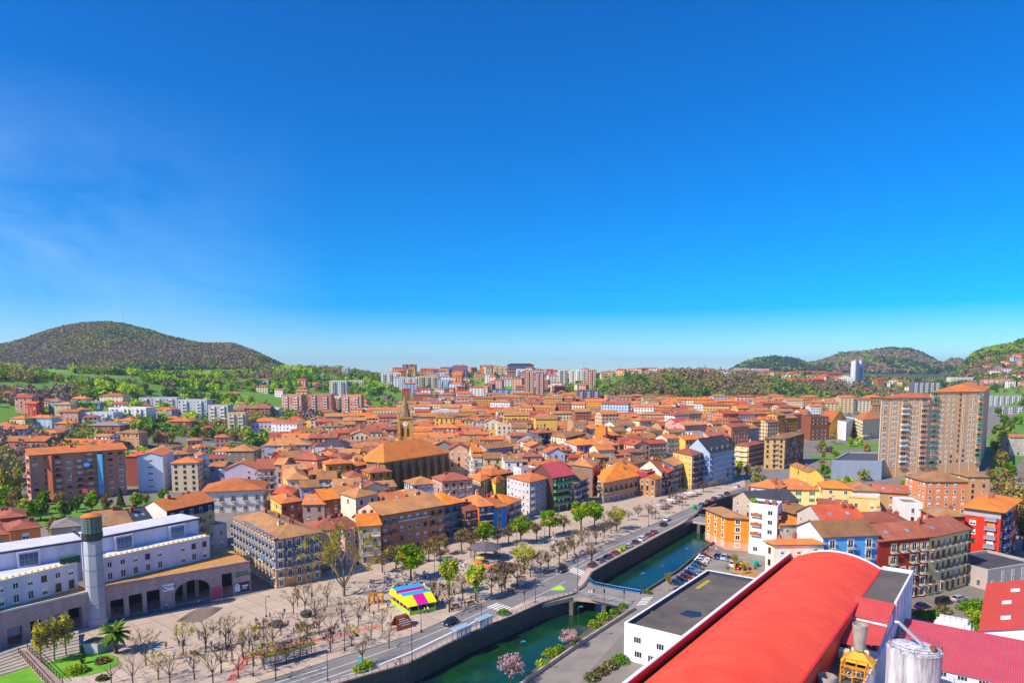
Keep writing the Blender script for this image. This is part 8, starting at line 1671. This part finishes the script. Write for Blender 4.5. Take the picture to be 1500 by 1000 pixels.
ga = adir((666, 933), (685, 925)); shelter(676, 933.5, ga + math.pi, 4.2, paint('#9ab8c8', .3), 'glass bus shelter on the embankment, the left one'); shelter(709, 919, ga + math.pi, 4.0, paint('#9ab8c8', .3), 'glass bus shelter on the embankment near the zebra crossing, the right one')
# benches
def bench(px, py, ang, lab, grp=None):
    t = thing('bench', lab, 'bench', G(px, py, .14), ang, grp); MB().box(-1, 1, -.25, .25, .42, .5).build('seat', paint('#6a4a34', .7), t); MB().box(-1, 1, .22, .28, .55, .95).build('backrest', paint('#6a4a34', .7), t)
    for x in (-.8, .8): MB().box(x - .05, x + .05, -.22, .22, 0, .417).build('leg', M_DKIRON, t)
for i, (x, y) in enumerate([(374, 935), (335, 950), (285, 958), (318, 951), (445, 937), (690, 885), (748, 866), (755, 860), (765, 848), (800, 838), (823, 828), (660, 892), (668, 890), (405, 918), (520, 930), (455, 920), (845, 815), (735, 860)]):
    bench(x, y, rc_.uniform(0, 3), near_label(x, y, 'brown slatted bench', PM), 'benches on the plaza and promenade')
# tent
p0, p1, p2 = G(600, 902), G(638, 894), G(565, 883); d1, d2 = p1 - p0, p2 - p0; L1, L2 = d1.length, d2.length; d1.normalize(); d2 = Vector((-d1.y, d1.x, 0))
t = thing('marquee_tent', 'lime, yellow, magenta and blue marquee tent on the plaza', 'tent', p0); Mt = Matrix(((d1.x, d2.x, 0, 0), (d1.y, d2.y, 0, 0), (0, 0, 1, .14), (0, 0, 0, 1)))
TY, TM, TB, TL, TPK = paint('#e8e80a', .6), paint('#d8109a', .6), paint('#2aa8d8', .6), paint('#9ae020', .6), paint('#d88a88', .6)
prof = [(-.3, 2.3), (3.0, 4.0), (5.2, 4.15), (5.6, 3.5), (7.2, 3.6), (7.4, 4.2), (10.2, 4.2), (L2 + .3, 2.4)]
for k, mm in enumerate([None, TB, TM, TPK, TM, TB, TY]):
    (s0, z0), (s1, z1) = prof[k], prof[k + 1]
    for (x0, x1, m_) in ([(-.3, L1 * .3, TY), (L1 * .3, L1 * .72, TM), (L1 * .72, L1 + .3, TY)] if k == 0 else [(-.3, L1 + .3, mm)]):
        mb = MB(); vs = [Mt @ Vector(v) for v in ((x0, s0, z0), (x1, s0, z0), (x1, s1, z1), (x0, s1, z1))]; mb.add(vs + [v - Vector((0, 0, .06)) for v in vs], ((0, 1, 2, 3), (7, 6, 5, 4), (0, 4, 5, 1), (1, 5, 6, 2), (2, 6, 7, 3), (3, 7, 4, 0))); mb.build('roof_panel', m_, t)
for x in (-.28, L1 + .28):
    mb = MB(); vs = [Mt @ Vector((x + dx, s_, z_)) for dx in (-.03, .03) for s_, z_ in [(p[0], p[1] - .07) for p in prof] + [(L2, 2.2), (-.1, 2.1)]]; k = len(prof) + 2
    mb.add(vs, [tuple(range(k)), tuple(range(2 * k - 1, k - 1, -1))] + [(i, i + k, (i + 1) % k + k, (i + 1) % k) for i in range(k)]); mb.build('gable_panel', TY, t)
mb = MB()
for (x0, x1, y0, y1) in ((0, L1, 0, .08), (0, L1, L2 - .08, L2), (0, .08, .09, L2 - .09), (L1 - .08, L1, .09, L2 - .09)): mb.box(x0, x1, y0, y1, 0, .95, 0, Mt)
mb.build('skirt', TL, t); mb = MB()
for x in (0, L1 / 3, 2 * L1 / 3, L1):
    for y in (0, L2 / 2, L2): mb.box(x - .06, x + .06, y - .06, y + .06, 0, 2.25, 0, Mt)
mb.build('pole', paint('#c8d0c0', .5), t)
for k in range(5): mb = MB(); y = 1 + k * L2 / 5.4; mb.box(-.03, .0, y, y + .8, .95, 2.2, 0, Mt); mb.build('curtain', TM, t)
MB().box(.4, L1 - .4, .5, L2 - .5, .0, .3, 0, Mt).build('floor', paint('#4a4450', .9), t)
# rusty sculpture
t = thing('steel_sculpture', 'folded rusty steel sculpture with white lines of lettering beside the road', 'sculpture', G(590, 918, .14)); o = Vector(t.location); RUST = surf('corten', '#8f4220', '#6a2e18', .6, 3)
a, c, e = G(581.4, 924.6, .14) - o, G(607.2, 917, .14) - o, G(571.8, 915.6, .14) - o; f = e + (c - a) * .95
up = Vector((0, 0, 2.6)); ta, tc_ = a.lerp(e, .34) + up + (c - a) * .12, c.lerp(f, .34) + up - (c - a) * .2; tb_, td = a.lerp(e, .66) + up + (c - a) * .12, c.lerp(f, .66) + up - (c - a) * .2
def plate(name, q, th, m_):
    n = (q[1] - q[0]).cross(q[3] - q[0]).normalized() * th; mb = MB(); vs = list(q) + [v - n for v in q]; mb.add(vs, ((0, 1, 2, 3), (7, 6, 5, 4), (0, 4, 5, 1), (1, 5, 6, 2), (2, 6, 7, 3), (3, 7, 4, 0))); return mb.build(name, m_, t)
pl = plate('front_plate', (a, c, tc_, ta), .12, RUST); plate('top_plate', (ta, tc_, td, tb_), .12, RUST); plate('back_plate', (e, tb_, td, f), .12, RUST)
n = (c - a).cross(ta - a).normalized() * .02; mb = MB()
for r_, (k0, k1) in enumerate(((.12, .62), (.2, .8), (.14, .88), (.3, .8))):
    v = .8 - r_ * .17; k = k0
    while k < k1:
        w_ = rc_.uniform(.03, .06); P_ = lambda u_, v_: a.lerp(c, u_).lerp(ta.lerp(tc_, u_), v_) + n
        mb.add([P_(k, v), P_(k + w_, v), P_(k + w_, v + .07), P_(k, v + .07)], [(0, 1, 2, 3)]); k += w_ + .02
mb.build('lettering', paint('#e8e0d8', .7), pl)
# bandstand
t = thing('bandstand', 'octagonal bandstand with grey roof among the promenade trees', 'bandstand', G(711, 819, .14)); MB().lathe([(5.4, -.1), (5.4, .7), (5.2, .75)], 8).build('platform', M_COPE, t); MB().lathe([(5.35, 3.9), (5.35, 4.05), (2.2, 5.3), (.2, 5.9)], 8).build('roof', surf('zinc', '#6f6a70', '#57535a', .5, 3, rough=.6), t)
for k in range(8): a0 = 2 * math.pi * k / 8; MB().tube([(4.6 * math.cos(a0), 4.6 * math.sin(a0), .76), (4.6 * math.cos(a0), 4.6 * math.sin(a0), 3.9)], .11, 7).build('column', M_DKIRON, t)
mb = MB(); mb.tube([(4.6 * math.cos(k * math.pi / 4), 4.6 * math.sin(k * math.pi / 4), 1.7) for k in range(9)], .05, 5); mb.build('railing', M_DKIRON, t)
def parasol(px, py, col, label, r=1.6, grp=None, h=2.4):
    t = thing('parasol', label, 'parasol', G(px, py, .14), 0, grp); MB().tube([(0, 0, 0), (0, 0, h)], .04, 6).build('pole', M_DKIRON, t); MB().lathe([(r, h - .35), (r * .98, h - .28), (.1, h + .15)], 8).build('canopy', paint(col, .8), t)
for (x, y, c, lab) in [(699, 832, '#e8782a', 'orange parasol left in front of the bandstand'), (711, 838, '#f08a2a', 'bright orange parasol right in front of the bandstand'), (703, 826, '#d8b02a', 'yellow parasol just below the bandstand roof'), (718, 839, '#d86a3a', 'red orange parasol beside the mushroom tree')]: parasol(x, y, c, lab)
for i, (x, y) in enumerate([(975, 742), (983, 738), (990, 735), (998, 731), (1006, 728), (1013, 727), (968, 746), (1020, 724)]): parasol(x, y, '#ece8e0' if i % 3 else '#c9b8d8', near_label(x, y, 'white terrace parasol', [('the magenta red house', 955, 740), ('the tall yellow corner block', 1020, 718), ('the cream gable house', 985, 732)]), 2.0, 'white terrace parasols at the far promenade')
# playground pieces
t = thing('climbing_frame', 'orange and yellow climbing frame left of the colourful tent', 'climbing frame', G(550.5, 883, .14)); mb = MB()
for x in (-1.6, -.5, .6, 1.7):
    for y in (-.9, .9): mb.box(x - .12, x + .12, y - .12, y + .12, 0, 2.4)
mb.build('posts', paint('#d88a14', .6), t); MB().box(-1.6, -.4, -.8, .8, 1.2, 1.35).build('deck', paint('#e8c020', .6), t); MB().box(.5, 1.8, -.95, .95, 1.9, 2.3).build('panel', paint('#e0a018', .6), t); MB().box(-1.7, -.3, -1, 1, 2.41, 2.6).build('roof', paint('#c87a10', .6), t)
t = thing('play_structure', 'yellow play structure beside the car park', 'play structure', G(1092, 834, .02), .4); mb = MB()
for x in (-2, 0, 2):
    for y in (-1, 1): mb.box(x - .1, x + .1, y - .1, y + .1, 0, 2.2)
mb.build('posts', paint('#c8b020', .6), t); MB().box(-2, 0, -1, 1, 1.1, 1.25).build('deck', paint('#b89018', .6), t); mb = MB(); mb.add([(2.1, -.4, 1.2), (2.1, .4, 1.2), (4.2, .4, .1), (4.2, -.4, .1), (2.1, -.4, 1.1), (2.1, .4, 1.1), (4.2, .4, 0), (4.2, -.4, 0)], ((0, 1, 2, 3), (7, 6, 5, 4), (0, 4, 5, 1), (1, 5, 6, 2), (2, 6, 7, 3), (3, 7, 4, 0))); mb.build('slide', paint('#d03a28', .5), t); MB().box(-2.1, .1, -1.1, 1.1, 2.2, 2.45).build('roof', paint('#d8a018', .6), t)
t = thing('play_dome', 'turquoise round recycling dome beside the playground', 'recycling bin', G(1106.5, 829, .02)); MB().lathe([(.9, 0), (1.1, .7), (.95, 1.4), (.5, 1.8), (.1, 1.9)], 12).build('dome', paint('#1a9a8a', .4), t); MB().box(-.3, .3, -1.1, -.9, 1.0, 1.2).build('slot', M_DKIRON, t)
struct(sheet('play_area', [(1070, 835), (1085, 829), (1100, 832), (1118, 838), (1105, 846), (1085, 845)], .012, surf('sandy', '#c9905a', '#a87848', .4, 3)))
for k, (x, y, lab) in enumerate(((406, 917, 'dark round kiosk pod among the plaza trees, the left one'), (448.5, 902, 'dark round kiosk pod among the plaza trees, the right one'))):
    t = thing('kiosk_pod', lab, 'kiosk', G(x, y, .14)); MB().lathe([(1.1, 0), (1.45, .6), (1.35, 1.1), (.7, 1.5), (.15, 1.6)], 14).build('shell', paint('#4a5460', .4, .3), t); MB().lathe([(1.46, .62), (1.47, .68), (1.47, .86), (1.42, .92)], 14).build('window_band', CGL, t)
t = thing('banner_flag', 'turquoise and yellow banner on a pole beside the pavement bush', 'banner', G(525.5, 984, .14)); MB().tube([(0, 0, 0), (0, 0, 3.6)], .05, 6).build('pole', M_IRON, t); MB().box(.06, .7, -.02, .02, 1.9, 3.2).build('flag', paint('#2ab8b0', .7), t); MB().box(.06, .5, -.02, .02, 3.21, 3.5).build('top_flag', paint('#d8c020', .7), t)
# hilltop mast, dome building and crane
p = GT(181, 474, 1500); t = thing('radio_mast', 'thin radio mast on the mountain top', 'mast', p); h = D(181, 458, p.y).z - p.z; mb = MB()
for x, y in ((-1.2, -1), (1.2, -1), (0, 1.2)): mb.tube([(x, y, 0), (x * .3, y * .3, h)], .35, 4)
for k in range(8): z = h * k / 8; f = 1 - .7 * k / 8; mb.tube([(-1.2 * f, -f, z), (1.2 * f, -f, z + h / 8)], .25, 4)
mb.build('lattice', paint('#6a7080', .6), t); MB().box(-1.8, 1.8, -1.5, 1.5, h * .75, h * .82).build('antenna', paint('#8a90a0', .6), t)
p = GT(1032, 549, 1000); y = p.y; t = thing('domed_hall', 'low round hall with a spire on the plateau skyline', 'hall', p); rr = (D(1048, 540, y).x - D(1020, 540, y).x) / 2; zz = D(1032, 541, y).z - p.z
MB().lathe([(rr, -3), (rr, zz)], 20).build('wall', farwall('#b8a890'), t); MB().lathe([(rr * 1.08, zz), (rr * .4, zz + 3), (.5, zz + 4.5)], 20).build('roof', RM('brown'), t); MB().lathe([(.9, zz + 4), (.1, zz + 12)], 6).build('spire', paint('#7a7a80', .5), t)
p = GT(855, 545, 1000); y = p.y; t = thing('tower_crane', 'thin red tower crane on the skyline', 'crane', p); zt = D(855, 531, y).z - p.z; MB().box(-.7, .7, -.7, .7, 0, zt).build('mast', paint('#b84a3a', .6), t); a = D(848, 530, y).x - p.x; c = D(862, 530, y).x - p.x; MB().box(a, c, -.5, .5, zt + .01, zt + 1.1).build('jib', paint('#c85a48', .6), t); MB().box(c - 2.5, c, -.8, .8, zt - 2, zt).build('counterweight', paint('#8a8a8a', .8), t)
# ---------------------------------------------------------------- people
def person(px, py, pose, look, lab, group, ang=None, z=.14):
    k = (pose, look)
    o_ = new('person', PMESH[k], None, G(px, py, z), rp_.uniform(0, 6.28) if ang is None else ang); tag(o_, lab, 'person', group); return o_
PPM = PM + [('the near bridge', 870, 868), ('the mushroom shaped tree', 740, 862), ('the tan corner building', 900, 760), ('the embankment bus shelters', 690, 925), ('the second bridge', 1035, 765), ('the arcade arch', 280, 895), ('the far promenade parasols', 990, 738), ('the car park', 1020, 840)]
WALK = [(460, 920), (464, 919), (496, 903), (501, 902), (459, 906), (464, 903), (422, 917), (580, 975.5), (586, 974), (672, 890), (676, 889), (681, 888), (700, 845), (722, 842), (930, 775), (934, 774), (938, 773), (925, 782), (863, 872), (867, 872), (362, 973), (355, 975), (568, 890), (570, 889), (622, 898), (627, 897), (291, 886), (244, 892), (319, 884), (172, 898), (222, 894), (450, 962), (452, 963), (438, 966), (1040, 806), (1037, 809), (965, 755), (960, 758), (980, 748), (905, 772), (862, 790), (800, 826), (812, 818), (735, 838), (742, 834), (750, 830), (690, 880), (700, 910), (717, 905), (605, 882), (596, 878), (648, 884), (535, 895), (528, 910), (410, 925), (358, 945), (310, 948), (555, 893), (820, 808), (840, 796), (880, 786), (1004, 738), (1014, 732), (970, 835), (870, 870), (1058, 800), (1049, 808)]
PZ = [(330, 985), (420, 965), (560, 925), (660, 888), (800, 830), (930, 772), (1000, 735), (960, 735), (880, 750), (780, 790), (640, 850), (520, 880), (420, 890), (300, 930), (200, 960)]
while len(WALK) < 150:
    x, y = rp_.uniform(200, 1000), rp_.uniform(735, 985)
    if inpoly(x, y, PZ) and not (555 < x < 645 and 865 < y < 905): WALK.append((x, y))
for i, (x, y) in enumerate(WALK):
    lk = rp_.randrange(7); ps = rp_.choice(['stand', 'walk', 'walk']); z = 1.2 if False else .14
    person(x, y, ps, lk, near_label(x, y, f"{'walking' if ps == 'walk' else 'standing'} person in {LOOKS[lk][0]} top", PPM), 'people on the plaza and promenade', z=.14)
# cafe terraces: tables, chairs, seated guests
tb = MB(); tb.lathe([(.4, .72), (.4, .75)], 12); tb.tube([(0, 0, 0), (0, 0, .72)], .03, 6); tb.lathe([(.22, 0), (.22, .03)], 10); TBL = tb.mesh('cafe_table', paint('#d8d6d2', .4))
cb = MB(); cb.box(-.22, .22, -.22, .22, .42, .46); cb.box(-.22, .22, .19, .23, .46, .88)
for x in (-.19, .19):
    for y in (-.19, .19): cb.box(x - .02, x + .02, y - .02, y + .02, 0, .42)
CHR = cb.mesh('cafe_chair', paint('#e2e0de', .5))
spots = []
for (cx, cy, rx, ry, n) in [(592, 850, 34, 9, 17), (560, 858, 16, 5, 5), (690, 835, 26, 8, 8), (740, 815, 22, 9, 9), (800, 792, 16, 6, 5), (668, 826, 14, 5, 4)]:
    for k in range(n):
        for _ in range(30):
            p = G(cx + rp_.uniform(-rx, rx), cy + rp_.uniform(-ry, ry), .14)
            if all((p - s).length > 2.3 for s in spots): break
        spots.append(p)
for p in spots:
    x, y = proj(p); zone = near_label(x, y, '', [('the colourful tent', 600, 885), ('the bandstand', 711, 815), ('the green balconied block', 826, 775)]).strip()
    tag(new('cafe_table', TBL, None, p), f'round pale cafe table on the terrace {zone}', 'table', 'cafe terrace tables')
    n = rp_.randint(2, 4); a0 = rp_.uniform(0, 6)
    for k in range(n):
        a = a0 + k * 6.283 / n; q = p + Vector((math.cos(a), math.sin(a), 0)) * .75; rz = a - math.pi / 2
        tag(new('cafe_chair', CHR, None, q, rz), f'white cafe chair on the terrace {zone}', 'chair', 'cafe terrace chairs')
        if rp_.random() < .62:
            lk = rp_.randrange(7); pp = proj(q); person(pp[0], pp[1], 'sit', lk, f'seated guest in {LOOKS[lk][0]} top on the terrace {zone}', 'cafe guests', rz)
# ---------------------------------------------------------------- air
hz_m = bpy.data.materials.new('air'); hz_m.use_nodes = True; ntz = hz_m.node_tree
for n_ in list(ntz.nodes):
    if n_.type == 'BSDF_PRINCIPLED': ntz.nodes.remove(n_)
outz = [n_ for n_ in ntz.nodes if n_.type == 'OUTPUT_MATERIAL'][0]; pv = ntz.nodes.new('ShaderNodeVolumePrincipled')
pv.inputs['Color'].default_value = (.62, .78, 1, 1); pv.inputs['Density'].default_value = HAZE; pv.inputs['Anisotropy'].default_value = .2; ntz.links.new(pv.outputs[0], outz.inputs['Volume'])
hb = MB().box(-9000, 9000, -400, 14000, -60, 270).build('haze', hz_m); hb['kind'] = 'stuff'
